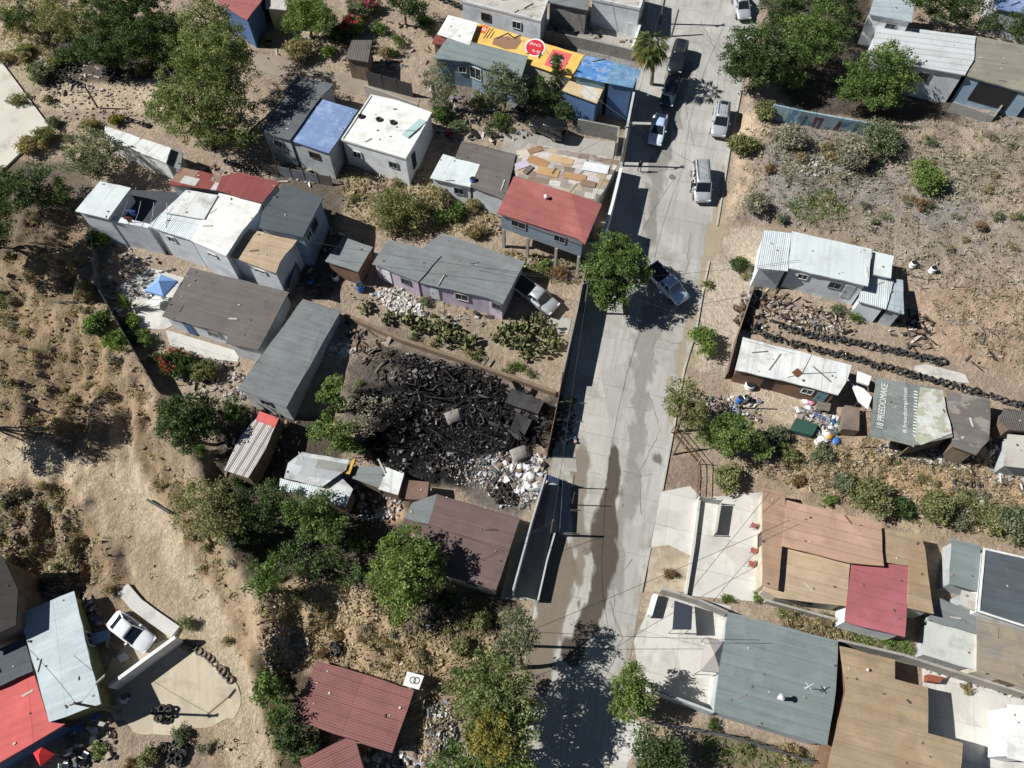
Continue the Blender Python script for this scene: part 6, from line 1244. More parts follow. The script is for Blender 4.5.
debris('rubble', [(VAC, 900, (.06, .4), (.06, .3), (.05, .2)), (HILL, 1100, (.08, .5), (.1, .4), (.08, .3)), (GULLY, 700, (.1, .5), (.1, .4), (.1, .3)), (SIDE_R, 500, (.06, .4), (.08, .3), (.08, .3)), (LOWMID, 700, (.06, .4), (.06, .3), (.08, .3)), (MIDGAP, 600, (.1, .5), (.1, .4), (.1, .3)),
    (circ(285, 650, 26, 24), 420, (.15, .5), (.15, .4), (.1, .3)), ([(770, 300), (860, 322), (850, 340), (765, 322)], 90, (.15, .6), (.1, .5), (.1, .3)), ([(40, 84), (180, 88), (150, 130), (60, 118)], 300, (.1, .4), (.1, .3), (.08, .2)), ([(735, 330), (742, 360), (728, 385), (720, 370)], 120, (.15, .5), (.15, .4), (.1, .3)),
    ([(300, 560), (440, 590), (440, 640), (300, 600)], 300, (.1, .4), (.1, .3), (.1, .25)), ([(345, 285), (500, 300), (480, 345), (360, 320)], 300, (.1, .4), (.1, .3), (.08, .2)), ([(500, 250), (590, 262), (560, 300), (520, 290)], 200, (.1, .45), (.1, .35), (.1, .3))], [])
debris('white_rubble', [([(378, 290), (400, 288), (420, 305), (425, 318), (400, 316), (382, 305)], 420, (.12, .5), (.1, .4), (.08, .3)), ([(855, 148), (875, 158), (850, 178), (800, 178), (800, 160)], 120, (.15, .5), (.1, .4), (.08, .2)), (circ(340, 350, 16, 8), 60, (.15, .8), (.1, .5), (.05, .2))], [(206, 202, 194), (186, 180, 170), (214, 210, 202)])
debris('litter', [([(478, 458), (500, 452), (545, 455), (546, 480), (530, 508), (500, 506), (480, 485)], 900, (.06, .5), (.05, .3), (.03, .2)), ([(490, 458), (545, 458), (546, 480), (530, 500), (500, 492)], 130, (.5, 1.3), (.3, .8), (.03, .2)), ([(440, 462), (500, 452), (490, 490), (455, 485)], 300, (.05, .3), (.04, .18), (.02, .1)), ([(428, 705), (448, 700), (456, 740), (436, 750), (426, 730)], 420, (.1, .6), (.1, .4), (.03, .25)), ([(555, 405), (575, 400), (574, 442), (556, 446)], 140, (.15, .7), (.1, .5), (.05, .4)),
    ([(795, 408), (830, 412), (845, 425), (830, 436), (800, 432)], 330, (.15, .8), (.1, .5), (.04, .3)), ([(880, 440), (950, 452), (985, 458), (960, 468), (880, 455)], 200, (.1, .7), (.1, .4), (.04, .2)), ([(955, 500), (990, 495), (985, 515), (960, 515)], 100, (.1, .8), (.1, .5), (.03, .1)), ([(60, 735), (110, 720), (120, 760), (60, 770)], 60, (.15, .8), (.1, .6), (.05, .4)),
    ([(345, 465), (405, 470), (400, 520), (360, 520)], 160, (.1, .7), (.1, .5), (.05, .2)), ([(690, 395), (760, 398), (760, 425), (720, 425)], 140, (.1, .5), (.1, .4), (.05, .3)), ([(175, 350), (240, 365), (250, 400), (190, 395)], 160, (.1, .6), (.1, .4), (.05, .25)), ([(100, 240), (180, 262), (130, 330), (100, 290)], 130, (.1, .6), (.1, .4), (.05, .3)),
    ([(40, 60), (120, 60), (115, 95), (40, 95)], 110, (.15, .8), (.1, .4), (.05, .25)), ([(330, 755), (420, 740), (425, 768), (330, 768)], 120, (.1, .7), (.1, .5), (.05, .3)), ([(985, 425), (1024, 425), (1024, 490), (990, 480)], 160, (.1, .8), (.1, .5), (.05, .4)), ([(905, 655), (1024, 690), (1024, 700), (930, 672)], 150, (.1, .5), (.1, .4), (.05, .3)), ([(100, 610), (112, 660), (80, 600), (75, 580)], 60, (.1, .8), (.1, .5), (.05, .3))], TRASH, jag=.5)
debris('charred_debris', [([(400, 355), (500, 388), (546, 408), (545, 445), (490, 455), (430, 470), (395, 430)], 3600, (.04, .36), (.02, .13), (.02, .09)), (BURN, 1000, (.04, .36), (.02, .13), (.02, .09)), (circ(450, 395, 55, 30), 500, (.4, 2.4), (.04, .14), (.04, .12)), (circ(520, 420, 28, 30), 200, (.4, 2.4), (.05, .6), (.03, .12))], [(38, 36, 36), (26, 25, 25), (56, 54, 54), (22, 21, 21), (90, 87, 86), (36, 34, 33), (58, 52, 48), (74, 72, 74)], lift=.12, tiltmax=.35, jag=.4)
debris('ash_scraps', [(BURN, 260, (.06, .45), (.05, .3), (.02, .12)), (circ(425, 460, 30, 14), 25, (.1, .5), (.1, .4), (.05, .2)), (circ(410, 370, 30, 16), 60, (.1, .6), (.1, .4), (.04, .2))], [(128, 124, 120), (96, 92, 90), (150, 148, 146), (84, 78, 74), (104, 96, 90)], lift=.3, tiltmax=.5, jag=.4)
debris('wood_scraps', [([(768, 295), (805, 300), (850, 320), (840, 335), (770, 318)], 150, (.4, 2.6), (.06, .22), (.04, .12)), ([(905, 315), (935, 320), (930, 352), (910, 350)], 70, (.5, 2.4), (.1, .4), (.04, .15)), ([(985, 420), (1024, 425), (1024, 440), (990, 440)], 40, (.5, 2), (.1, .4), (.04, .1)), ([(345, 40), (400, 60), (395, 75), (345, 75)], 40, (.5, 1.8), (.1, .4), (.04, .1)),
    ([(340, 320), (400, 345), (380, 372), (345, 350)], 70, (.5, 2.2), (.1, .4), (.04, .15)), ([(745, 285), (772, 290), (762, 325), (738, 330)], 90, (.5, 2.4), (.1, .6), (.04, .2)), ([(885, 448), (985, 462), (975, 470), (885, 456)], 50, (.5, 2), (.1, .4), (.04, .1)), ([(230, 470), (280, 440), (290, 470), (250, 490)], 60, (.5, 2), (.1, .4), (.04, .1))], [(150, 138, 122), (112, 100, 88), (88, 78, 70), (176, 164, 148), (60, 54, 50), (128, 104, 84)], tiltmax=.5)
debris('yard_scrap', [([(262, 40), (430, 15), (430, 85), (262, 60)], 90, (.1, 1.2), (.08, .5), (.04, .2)), ([(430, 85), (560, 110), (530, 140), (430, 150)], 130, (.1, 1.2), (.08, .5), (.04, .25)), ([(335, 160), (430, 175), (500, 205), (490, 220), (345, 200)], 110, (.1, 1.0), (.08, .4), (.04, .2)), ([(290, 225), (345, 235), (335, 300), (295, 300)], 70, (.1, 1.2), (.08, .5), (.04, .3)),
    ([(365, 275), (500, 310), (480, 330), (370, 305)], 110, (.1, 1.0), (.08, .4), (.04, .2)), ([(180, 165), (330, 170), (330, 185), (190, 175)], 60, (.1, 1.2), (.1, .5), (.04, .2)), ([(545, 20), (640, 40), (635, 55), (545, 38)], 40, (.15, .8), (.1, .5), (.1, .4)), ([(225, 400), (300, 420), (300, 450), (225, 490)], 80, (.1, 1.2), (.08, .4), (.04, .2)), ([(415, 590), (500, 600), (480, 640), (420, 640)], 60, (.1, 1.0), (.08, .4), (.04, .2)), ([(740, 285), (850, 330), (840, 340), (740, 330)], 140, (.1, 1.2), (.06, .4), (.04, .25)), ([(880, 300), (1000, 320), (990, 370), (900, 350)], 50, (.15, 1.5), (.08, .3), (.04, .15)), ([(920, 585), (985, 600), (985, 660), (925, 650)], 40, (.1, .8), (.08, .4), (.04, .2))], [(150, 140, 128), (110, 100, 90), (84, 78, 72), (186, 180, 172), (60, 56, 54), (132, 112, 92), (206, 202, 196), (120, 126, 136)], jag=.35)
def grass(name, polys, kind, h=.4):
    P = []
    for poly, n in polys:
        for u, v in inpoly(poly, n):
            p = pg(u, v)
            if keep_at(p.x, p.y) > .9 and (soil_at(p.x, p.y)[1] < .2 or rs.rand() < .08): P.append((p.x, p.y, gh(p.x, p.y)+h*.2))
    o = leaves(name, kind, P, .45, 9, h, asp=.22); tag(o, kind='stuff')
grass('dry_grass', [(HILL, 1500), (VAC, 800), (GULLY, 500), (SIDE_R, 900), (LOWMID, 1100), (MIDGAP, 700), ([(0, 0), (60, 0), (60, 80), (0, 90)], 500), ([(345, 285), (500, 300), (560, 340), (480, 345), (360, 320)], 350), ([(500, 250), (590, 262), (575, 300), (520, 290)], 300), ([(780, 612), (850, 628), (850, 650), (780, 630)], 260)], 'dry', .42)
grass('green_weeds', [([(785, 200), (830, 190), (850, 215), (800, 225)], 260), ([(512, 262), (555, 268), (548, 285), (520, 278)], 90), ([(780, 600), (800, 604), (795, 620), (775, 615)], 50), ([(850, 630), (915, 645), (905, 660), (850, 645)], 130), ([(0, 295), (12, 300), (10, 312), (0, 312)], 30), ([(700, 735), (830, 760), (820, 775), (700, 760)], 160), ([(562, 398), (575, 398), (573, 412), (562, 410)], 50)], 'bright', .32)
grass('grey_brush', [([(770, 135), (870, 140), (880, 185), (800, 195), (770, 165)], 420), ([(880, 140), (1010, 150), (1010, 200), (920, 200)], 260), (VAC, 900), (GULLY, 300), (SIDE_R, 300), (HILL, 600)], 'grey', .45)
def roof_litter():
    V, C_ = [], []; pal = [np.array(c(*q)) for q in [(150, 140, 128), (96, 86, 76), (190, 184, 174), (120, 100, 82), (84, 82, 80), (204, 200, 192)]]
    for vd in ROOFS:
        if vd.get('extra') or any(vd.get('dz', [0])) or 'court' in vd.get('rname', ''): continue
        P = vd['_P']; z = vd['_z']; xs = [p.x for p in P]; ys = [p.y for p in P]; n = 0; area = (max(xs)-min(xs))*(max(ys)-min(ys)); tries = 0
        while n < min(16, area*.09) and tries < 200:
            tries += 1; x, y = rs.uniform(min(xs), max(xs)), rs.uniform(min(ys), max(ys)); ins = False
            for i in range(len(P)):
                a, b = P[i], P[i-1]
                if (a.y > y) != (b.y > y) and x < (b.x-a.x)*(y-a.y)/(b.y-a.y)+a.x: ins = not ins
            if not ins: continue
            n += 1; L = rs.choice([.12, .16, .2, .3, .9, 1.5], p=[.3, .25, .2, .13, .08, .04]); d = np.array([L, min(L, rs.uniform(.06, .2)), rs.uniform(.03, .1)])/2
            bx = np.array([(a, e, q) for q in (-1, 1) for e in (-1, 1) for a in (-1, 1)], float)*d*(1+.25*(rs.rand(8, 3)*2-1)); Rm = np.array(Matrix.Rotation(rs.uniform(0, 6.28), 3, 'Z'))
            V.append(bx @ Rm.T+np.array([x, y, z+d[2]])); C_.append(np.repeat(pal[rs.randint(len(pal))][None], 24, 0))
    n = len(V); F = (BOXF[None]+8*np.arange(n)[:, None, None]).reshape(-1, 4); me = bpy.data.meshes.new('roof_litter'); me.from_pydata(np.concatenate(V).tolist(), [], F.tolist()); me.materials.append(m_scrap)
    a = me.color_attributes.new('col', 'FLOAT_COLOR', 'CORNER'); a.data.foreach_set('color', np.concatenate([np.concatenate(C_), np.ones((n*24, 1))], 1).astype(np.float32).ravel()); o = bpy.data.objects.new('roof_litter', me); COL.objects.link(o); tag(o, kind='stuff')
roof_litter()
# charred sticks left standing in the burnt plot: separate leaning beams
for k, (u, v) in enumerate([(380, 370), (402, 384), (425, 398), (446, 372), (470, 392), (486, 412), (500, 400), (462, 430), (430, 430), (405, 420), (515, 425), (478, 376), (390, 402), (440, 455), (532, 430)]):
    p = pg(u, v); p.z = gh(p.x, p.y)+.3; a = rnd.uniform(0, 6.28); d = Vector((math.cos(a), math.sin(a), rnd.uniform(.1, .5)))*rnd.uniform(1.2, 2.4)
    o = MB().bar(Vector((0, 0, 0)), d, .12, .1).build('charred_beam', _mats['charred_board']); o.location = p; tag(o, 'charred roof beam lying tilted in the black debris', 'beam', 'charred beams')
for u, v, l in [(455, 418, 'pale burnt dome-like sheet in the middle of black debris'), (520, 455, 'grey ash-covered sheet at the lower edge of burnt plot')]:
    p = pg(u, v); p.z = gh(p.x, p.y)+.35; mb = MB(); mb.loft([[(x, y, .25*math.sin((x+.9)*1.7)*.8+z+.1*math.sin(y*3)) for y, z in ((-.6, 0), (0, .06), (.6, 0), (.6, -.03), (0, .03), (-.6, -.03))] for x in (-.9, -.5, 0, .5, .9)]); o = mb.build('bent_sheet', M('ash_sheet', c(150, 142, 136), var=.3, stain=(c(60, 56, 54), .8, 1.5)), None, True); o.location = p; o.rotation_euler = (.1, .1, .4); tag(o, l, 'metal sheet')

# ------------------------------------------------------------------ canopies, furniture, roof fittings
def canopy(label, cs, apex, h, mat, rise=.7, legs=True):
    P = [pg(u, v, h) for u, v in cs]; o = sum(P, Vector())/4; zt = sum(p.z for p in P)/4; g = gh(o.x, o.y); root = tag(empty('canopy', (o.x, o.y, g)), label, 'canopy'); P = [Vector((p.x, p.y, zt))-Vector((o.x, o.y, g)) for p in P]; ap = Vector((0, 0, zt-g+rise))
    v = P+[ap]+[p-Vector((0, 0, .28)) for p in P]; mobj('canopy_cloth', v, [(0, 1, 4), (1, 2, 4), (2, 3, 4), (3, 0, 4)]+[(i, (i+1) % 4, 5+(i+1) % 4, 5+i) for i in range(4)], mat, root)
    for p in P:
        q = p*.97; MB().tube(Vector((q.x, q.y, gh(o.x+q.x, o.y+q.y)-g-.1)), Vector((q.x, q.y, p.z-.02)), .03, n=6).build('leg', m_steel, root)
cloth = lambda n, rgb: M(n, c(*rgb), var=.07, vs=1, grain=.05, rough=.8)
canopy('pale blue pyramid canopy on the paved yard left of the brown felt roof', [(160, 273), (177, 280), (164, 297), (145, 291)], None, 2.2, cloth('blue_canopy_cloth', (134, 172, 226)))
canopy('small red pyramid canopy beside the vivid red roofed house', [(41, 747), (54, 754), (41, 766), (33, 753)], None, 2.2, cloth('red_canopy_cloth', (216, 60, 64)), .5)
canopy('grey pyramid canopy on the white patio beside the big grey roof', [(707, 636), (724, 641), (720, 673), (700, 671)], None, 2.3, cloth('grey_canopy_cloth', (168, 162, 156)), .6)
def slab(name, label, cat, cs, h, mat, th=.04, legs=0, group=None):
    P = [pg(u, v, h) for u, v in cs]; o = sum(P, Vector())/len(P); z = sum(p.z for p in P)/len(P) if legs or h > .3 else None; g = gh(o.x, o.y); top = [Vector((p.x-o.x, p.y-o.y, (z if z is not None else float(base(p.x, p.y))+h)-g)) for p in P]; n = len(P)
    def mk(nm, par): return MB().add(top+[t-Vector((0, 0, th)) for t in top], [tuple(range(n)), tuple(range(2*n-1, n-1, -1))]+[(i, (i+1) % n, n+(i+1) % n, n+i) for i in range(n)]).build(nm, mat, par)
    if not legs: o_ = mk(name, None); o_.location = (o.x, o.y, g); return tag(o_, label, cat, group)
    root = tag(empty(name, (o.x, o.y, g)), label, cat, group); mk('top', root)
    for t in top: MB().tube((t.x*.9, t.y*.9, -.1), (t.x*.9, t.y*.9, t.z-th-.003), .03, n=6).build('leg', m_steel, root)
    return root
m_wp = paint('white_plastic', c(232, 232, 228), .4); m_bp = paint('blue_plastic', c(66, 116, 196), .4); m_rp = paint('red_plastic', c(156, 92, 84), .5); m_gp = paint('dark_green_tarp', c(50, 84, 72), .6); m_yp = paint('yellow_plastic', c(206, 160, 50), .5)
wt_ = slab('panel_table', 'white square panel on legs with dark ring mark above the brick-red roof', 'table', [(407, 671), (424, 676), (419, 690), (403, 685)], .8, m_wp, .05, 1)
rg = MB(); rg.loft([[(r*math.cos(k*.5236), r*math.sin(k*.5236), .81+z) for r, z in ((.2, 0), (.28, 0), (.28, .012), (.2, .012))] for k in range(13)], cap=False); rg.build('ring', m_trim, wt_)
slab('painted_shade_sheet', 'dark navy sheet standing in for the shade at the corner of the white patio', 'stand-in shade', [(675, 600), (693, 606), (691, 630), (672, 630)], 2.1, paint('navy_shade_colour', (.03, .036, .055), .8), .02, 1)  # navy colour paints in the dark shade under the patio frame
slab('slab_pad', 'pale concrete slab lying on the dirt beside the long tyre wall', 'slab', [(910, 367), (925, 364), (965, 374), (970, 383), (935, 380)], .06, m_pale, .25)
slab('plank_stairs', 'grey wooden stair of planks on the left slope footpath', 'stairs', [(106, 305), (108, 310), (78, 335), (72, 330)], .3, M('stair_planks', c(132, 118, 98), seam=(.35, 0, .8, .12), var=.2), .4)
slab('plank_ramp', 'second grey plank ramp beside the scrap stairs', 'ramp', [(90, 308), (93, 312), (74, 325), (71, 322)], .2, m_greywood, .2)
slab('metal_sheet', 'light blue sheet standing in the shaded yard by the grey roofed house', 'sheet', [(90, 634), (109, 629), (110, 639), (93, 645)], .9, m_bp if False else paint('pale_blue_sheet', c(150, 172, 200), .5), .04, 1)
slab('white_board', 'white square board lying in the dark yard beside the white hatchback', 'board', [(117, 656), (125, 652), (129, 658), (121, 663)], .5, m_wp, .04, 1)
slab('scrap_panel', 'dark green tarpaulin heap on the dirt by the vivid green bush', 'tarpaulin', [(797, 417), (818, 425), (812, 436), (790, 430)], .6, m_gp, .55)
slab('scrap_panel', 'brown panel table beside the clothes heap at the white shack end', 'table', [(818, 398), (832, 400), (829, 412), (816, 409)], .8, m_greywood, .05, 1)
slab('wood_bin', 'rusty open bin with grey lid between white shack and banner shack', 'bin', [(846, 404), (861, 406), (858, 432), (841, 430)], 1.0, M('bin_board', c(126, 112, 100), var=.3), 1.1)
slab('white_sheet', 'white crumpled plastic sheet hung beside the banner shack', 'sheet', [(851, 382), (864, 388), (872, 397), (867, 410), (858, 402)], 1.9, m_wp, .03, 1)
slab('white_sheet', 'white bundle of sheets at the end of white shack near tyre wall', 'sheet', [(858, 370), (872, 376), (868, 386), (857, 382)], 1.8, m_wp, .2, 1)
slab('scrap_panel', 'pinkish board leaning on the worn grey-tan roof', 'board', [(997, 660), (1010, 662), (1009, 678), (996, 676)], 2.95, M('pink_board', c(200, 160, 140), var=.1), .05)
slab('scrap_panel', 'white scrap board lying in the strip above the slate roof', 'board', [(970, 502), (984, 500), (980, 510), (966, 512)], .3, m_wp, .05)
slab('brick_stack', 'stack of red bricks by the wall of stepped tan roof', 'bricks', [(929, 674), (944, 677), (940, 683), (928, 681)], .8, M('brick_red', c(150, 88, 68), seam=(.22, 0, .5, .03), var=.2), .8)
slab('scrap_panel', 'ochre plank leaning between tin shack and tarpaulin shelter', 'plank', [(352, 459), (355, 458), (350, 475), (346, 474)], 2.45, M('ochre_plank', c(200, 160, 70)), .05)
0 and slab('scrap_panel', 'sandy mound cover between hut and tarpaulin shelter', 'mound', [(380, 503), (402, 500), (404, 520), (384, 524)], .35, M('orange_sand', c(200, 150, 96)), .5)
for k, (u, v, w, h2, a, rgb) in enumerate([(528, 150, 2.4, 1.2, .2, (206, 196, 178)), (538, 160, 2.4, 1.2, -.5, (170, 132, 92)), (562, 158, 2.6, 1.0, -.35, (196, 168, 128)), (548, 172, 2.4, 1.2, -.3, (186, 152, 108)), (522, 164, 1.6, 1.0, .5, (190, 182, 196)), (575, 178, 2.4, 1.0, -.25, (176, 140, 100)), (535, 147, 1.6, .8, .4, (150, 120, 90)), (588, 186, 1.6, .9, -.3, (140, 116, 96)), (596, 168, 2.8, 1.3, -.25, (220, 222, 220)), (528, 170, 1.4, .6, .9, (120, 110, 100))]):
    p = pg(u, v, 2.62); p.z = float(base(pg(566, 172, 2.6).x, pg(566, 172, 2.6).y))+2.6+.03+.012*k; o = MB().box((0, 0, 0), (w, h2, .03)).build('plywood_board', M('board_%d' % k, c(*rgb), var=.12)); o.location = p; o.rotation_euler = (rnd.uniform(0, .03), 0, a)
    tag(o, ['pale wide board', 'brown short board', 'long beige board by the red roof middle', 'tan board close to the red roof', 'lilac-grey board', 'ochre-brown board near the street end', 'narrow dark tan board', 'dull brown board at the street edge', 'large white sheet board', 'thin grey plank'][k]+' lying on the plywood-strewn flat roof', 'board', 'boards on the plywood-strewn roof')
def barrel(label, u, v, mat, r=.3, h=.9, z=0, cat='barrel', name='water_barrel'):
    p = pg(u, v, z); p.z = (gh(p.x, p.y) if not z else p.z); root = tag(empty(name, p), label, cat); mb = MB(); mb.loft([[(q*math.cos(k*.5236), q*math.sin(k*.5236), zz) for k in range(12)] for q, zz in ((r*.9, -.03), (r*.97, .05), (r, h*.33), (r*.96, h*.36), (r, h*.5), (r*.96, h*.64), (r, h*.68), (r*.95, h))]); mb.build('barrel_body', mat, root, True)
    mb = MB(); mb.tube((0, 0, h+.002), (0, 0, h+.03), r*.85, r*.8, 12); mb.build('lid', m_trim if mat is not m_trim else m_steel, root)
barrel('blue water barrel on the dirt yard beside the vivid green bush', 738, 402, m_bp); barrel('white water barrel beside the blue barrel', 744, 401, m_wp); barrel('white plastic tub on the dirt yard in front of white shack', 749, 387, m_wp, .5, .6); barrel('blue tub in the shaded yard below terrace block', 310, 282, m_bp, .4, .5); barrel('blue bucket on the white patchwork roof edge', 473, 182, m_bp, .35, .5, 2.78); barrel('white barrel beside the wire fence on the orange slope', 911, 267, m_wp, .35, .7); barrel('pale barrel further along the wire fence', 931, 272, m_wp, .35, .7); barrel('white-topped barrel by the tan roof and patio corner', 771, 590, m_bp, .35, .8); barrel('white box drum left of the dirt yard by the lavender house', 336, 279, m_wp, .4, .6); barrel('blue drum in the yard left of lavender house', 361, 290, m_bp, .45, .9); barrel('black water tank at the tall dark yard edge by street lamp', 127, 697, m_trim, .3, .5)
def chair(label, u, v, mat, rz, group=None):
    p = pg(u, v); p.z = gh(p.x, p.y)+.05; root = tag(empty('garden_chair', p, rz), label, 'chair', group)
    MB().box((0, 0, .43), (.46, .46, .05)).build('seat', mat, root); MB().box((-.22, 0, .7), (.05, .46, .5)).build('backrest', mat, root)
    for a in (-1, 1):
        for b in (-1, 1): MB().tube((a*.2, b*.2, -.05), (a*.19, b*.19, .404), .025, n=6).build('leg', mat, root)
def round_table(label, u, v, mat):
    p = pg(u, v); p.z = gh(p.x, p.y)+.05; root = tag(empty('round_table', p), label, 'table'); MB().tube((0, 0, .7), (0, 0, .74), .62, n=18).build('tabletop', mat, root)
    for k in range(4): MB().tube((.4*math.cos(k*1.57), .4*math.sin(k*1.57), -.05), (.3*math.cos(k*1.57), .3*math.sin(k*1.57), .696), .03, n=6).build('leg', mat, root)
round_table('white round table on the paved yard below the blue canopy', 158, 306, m_wp)
for u, v, a, l in [(152, 300, .5, 'white plastic chair at the round table, nearest the canopy'), (166, 300, 2.2, 'white plastic chair at the round table, on the brown roof side'), (68, 766, .3, 'white plastic chair in the yard beside the small red canopy, lower'), (88, 755, 1.2, 'white plastic chair in the yard right of the red canopy'), (72, 752, 2, 'white plastic chair in the shaded yard above the red canopy'), (128, 700, 1, 'white plastic chair at the dark yard gate')]: chair(l, u, v, m_wp, a)
chair('red plastic chair on the concrete driveway, upper one near wall', 752, 527, m_rp, 2.5); chair('red plastic chair on the concrete driveway, middle one', 752, 552, m_rp, 2.7); chair('red plastic chair on the concrete driveway, lowest one', 750, 565, m_rp, 2.9); chair('blue plastic chair in front of the corner house', 98, 717, m_bp, 1); chair('blue plastic chair under the corner house awning', 82, 728, m_bp, .4)
# sacks and clothes
def sack(label, u, v, mat, s=.5, group=None, name='sack', z=0):
    p = pg(u, v); p.z = gh(p.x, p.y)+z; mb = MB(); mb.loft([[(s*q*math.cos(k*.6283)*(1+.25*math.sin(k*2.1+zz*9)), s*q*math.sin(k*.6283)*.8, zz*s*.6) for k in range(10)] for q, zz in ((.7, -.1), (1.05, .1), (.9, .35), (.75, .7), (.35, .8), (.12, 1.05))]); o = mb.build(name, mat, None, True); o.location = p; o.rotation_euler = (rnd.uniform(-.3, .3), rnd.uniform(-.3, .3), rnd.uniform(0, 6)); tag(o, label, 'sack', group)
for u, v, s in [(822, 440, .6), (827, 434, .55), (830, 428, .45), (817, 443, .4)]: sack('white plastic sack heaped below the dark green tarpaulin', u, v, m_wp, s, 'white sacks below the tarpaulin')
sack('yellow bag beside the white sacks', 829, 436, m_yp, .5); sack('white bag at the blue barrel', 735, 410, m_wp, .6); sack('blue bag at the edge of the white sacks', 836, 441, m_bp, .5)
for u, v, s in [(520, 468, .45), (530, 476, .6), (528, 466, .45), (512, 474, .35), (508, 466, .3), (536, 486, .4)]: sack('white garbage sack in the heap beside the dark forecourt', u, v, m_wp, s, 'white garbage sacks')
for u, v, s, n_ in [(806, 401, .5, 'white'), (812, 402, .5, 'pink'), (809, 408, .45, 'white'), (816, 416, .5, 'blue'), (823, 418, .5, 'blue'), (832, 421, .5, 'blue'), (838, 424, .45, 'green')]: sack('%s clothes bundle in the row of clothes by the white shack' % n_, u, v, cl('bundle_'+n_, *{'white': (222, 214, 224), 'pink': (206, 140, 160), 'blue': (60, 92, 150), 'green': (60, 110, 90)}[n_]), s*.9, 'clothes bundles by the white shack', 'clothes_bundle')
# laundry lines in the sunken court of the terrace block
for k in range(4):
    a = pg(128+k*13, 200+k*1, 4.8); b = pg(118+k*16, 222+k*2, 4.6); o = MB().path([a, (a+b)/2-Vector((0, 0, .15)), b], [.03]*3, 4).build('washing_line', m_wp); tag(o, 'white washing line strung over the sunken court of terrace block', 'washing line', 'washing lines')
for u, v, m, l in [(132, 213, m_bp, 'blue shirt hanging over the sunken court'), (129, 220, m_rp, 'red shirt hanging on the court wall')]:
    p = pg(u, v, 4.3); o = MB().add([(x, y, z) for y in (-.03, .03) for x, z in ((-.45, .3), (-.2, .42), (.2, .42), (.45, .3), (.38, .1), (.24, .18), (.22, -.4), (-.22, -.4), (-.24, .18), (-.38, .1))], [tuple(range(9, -1, -1)), tuple(range(10, 20))]+[(i, (i+1) % 10, 10+(i+1) % 10, 10+i) for i in range(10)])
    o = o.build('hanging_shirt', m); o.location = p; tag(o, l, 'clothing')
# roof fittings
def on_roof(vd, u, v, dz=0): return pz(u, v, vd['_z']+dz)
def vent(label, p, h=.5, r=.12, mat=None):
    root = tag(empty('roof_vent', p), label, 'vent'); MB().tube((0, 0, -.02), (0, 0, h), r, n=10).build('pipe', mat or m_frame, root); MB().tube((0, 0, h), (0, 0, h+.15), r*1.7, r*.4, 10).build('vent_cap', mat or m_frame, root)
g0 = pg(776, 677, 3.3); gz = float(base(g0.x, g0.y))+3.3
vent('white vent pipe on the big blue-green grey roof', pz(779, 698, gz), .7, .16); vent('white vent cap on the bright red hipped roof', on_roof(rh, 546, 198, .2), .3, .15); vent('small white pipe on the stepped tan roof', pz(867, 670, float(base(*pg(880, 715, 3.4).xy))+3.4), .2, .08)
ap = pz(804, 688, gz); an = tag(empty('roof_antenna', ap), 'white cross-shaped antenna on the big blue-green grey roof', 'antenna'); MB().tube((0, 0, -.02), (0, 0, 1.2), .03, n=6).build('mast', m_frame, an)
for k, l in enumerate((.9, .7, .5)): MB().box((0, 0, 1.15-.12*k), (l, .05, .04), rz=.5+1.57*(k % 2)).build('rod', m_frame, an)
gp_ = MB().box((0, 0, 0), (3.2, .9, .04)).build('glass_panel', paint('greenish_panel', c(178, 204, 200), .3)); gp_.location = on_roof(wh, 414, 128, .15); gp_.rotation_euler = (0, 0, .95); tag(gp_, 'pale green panel lying on the white flat roof beside its tyres', 'panel')
ls = pg(796, 362, 2.5); lz = float(base(*pg(790, 372, 2.5).xy))+2.5; mp = pz(802, 374, lz); ms = tag(empty('roof_mast', mp), 'thin mast with stay bars and red plate on the dirty white shack roof', 'mast'); MB().tube((0, 0, -.02), (-.1, .3, 3.0), .05, .03, 7).build('mast', m_greywood, ms); MB().bar((0, 0, .05), (-1.5, -.4, .03), .06, .05).build('stay', m_greywood, ms); MB().box((-.45, .1, .05), (.8, .7, .06), rz=.6).build('base_plate', m_rust, ms)
for u, v, L, a, l in [(760, 352, 1.6, .1, 'short grey plank near the street end of the dirty white shack roof'), (775, 362, 2.4, .9, 'long grey plank lying slanted on the dirty white shack roof'), (822, 374, 2.2, -.9, 'grey plank near the tyre-wall end of the dirty white shack roof')]:
    o = MB().box((0, 0, 0), (L, .12, .05)).build('roof_plank', m_greywood); o.location = pz(u, v, lz+.03); o.rotation_euler = (0, 0, a); tag(o, l, 'plank')
# manhole covers
for u, v, l in [(672, 177, 'round manhole cover in the street left of silver van'), (586, 551, 'round manhole cover in the street beside the low wall')]:
    p = pg(u, v); p.z = float(base(p.x, p.y))+.021; o = MB().tube((0, 0, 0), (0, 0, .02), .36, n=20).build('manhole_cover', M('cast_iron', c(120, 112, 102), var=.3, vs=6)); o.location = p; o.rotation_euler = (math.atan(SLOPE), 0, 0); tag(o, l, 'manhole cover')
# hoses and pipes on the left slope
for pts, l in [([(0, 278), (12, 288), (26, 300), (60, 303), (100, 302)], 'black hose pipe laid across the left slope below the terrace block'), ([(22, 404), (50, 413), (80, 420)], 'black pipe lying on the left slope above the track')]:
    P = [pg(u, v) for u, v in pts]; P = [Vector((p.x, p.y, gh(p.x, p.y)+.1)) for p in P]; o = MB().path(P, [.09]*len(P), 6).build('hose_pipe', m_trim); tag(o, l, 'pipe')
o = MB().bar(pg(149, 501)+Vector((0, 0, .35)), pg(171, 514)+Vector((0, 0, .3)), .2, .2).build('dark_beam', m_trim); tag(o, 'dark beam lying on the ground left of the brownish-olive tree', 'beam')
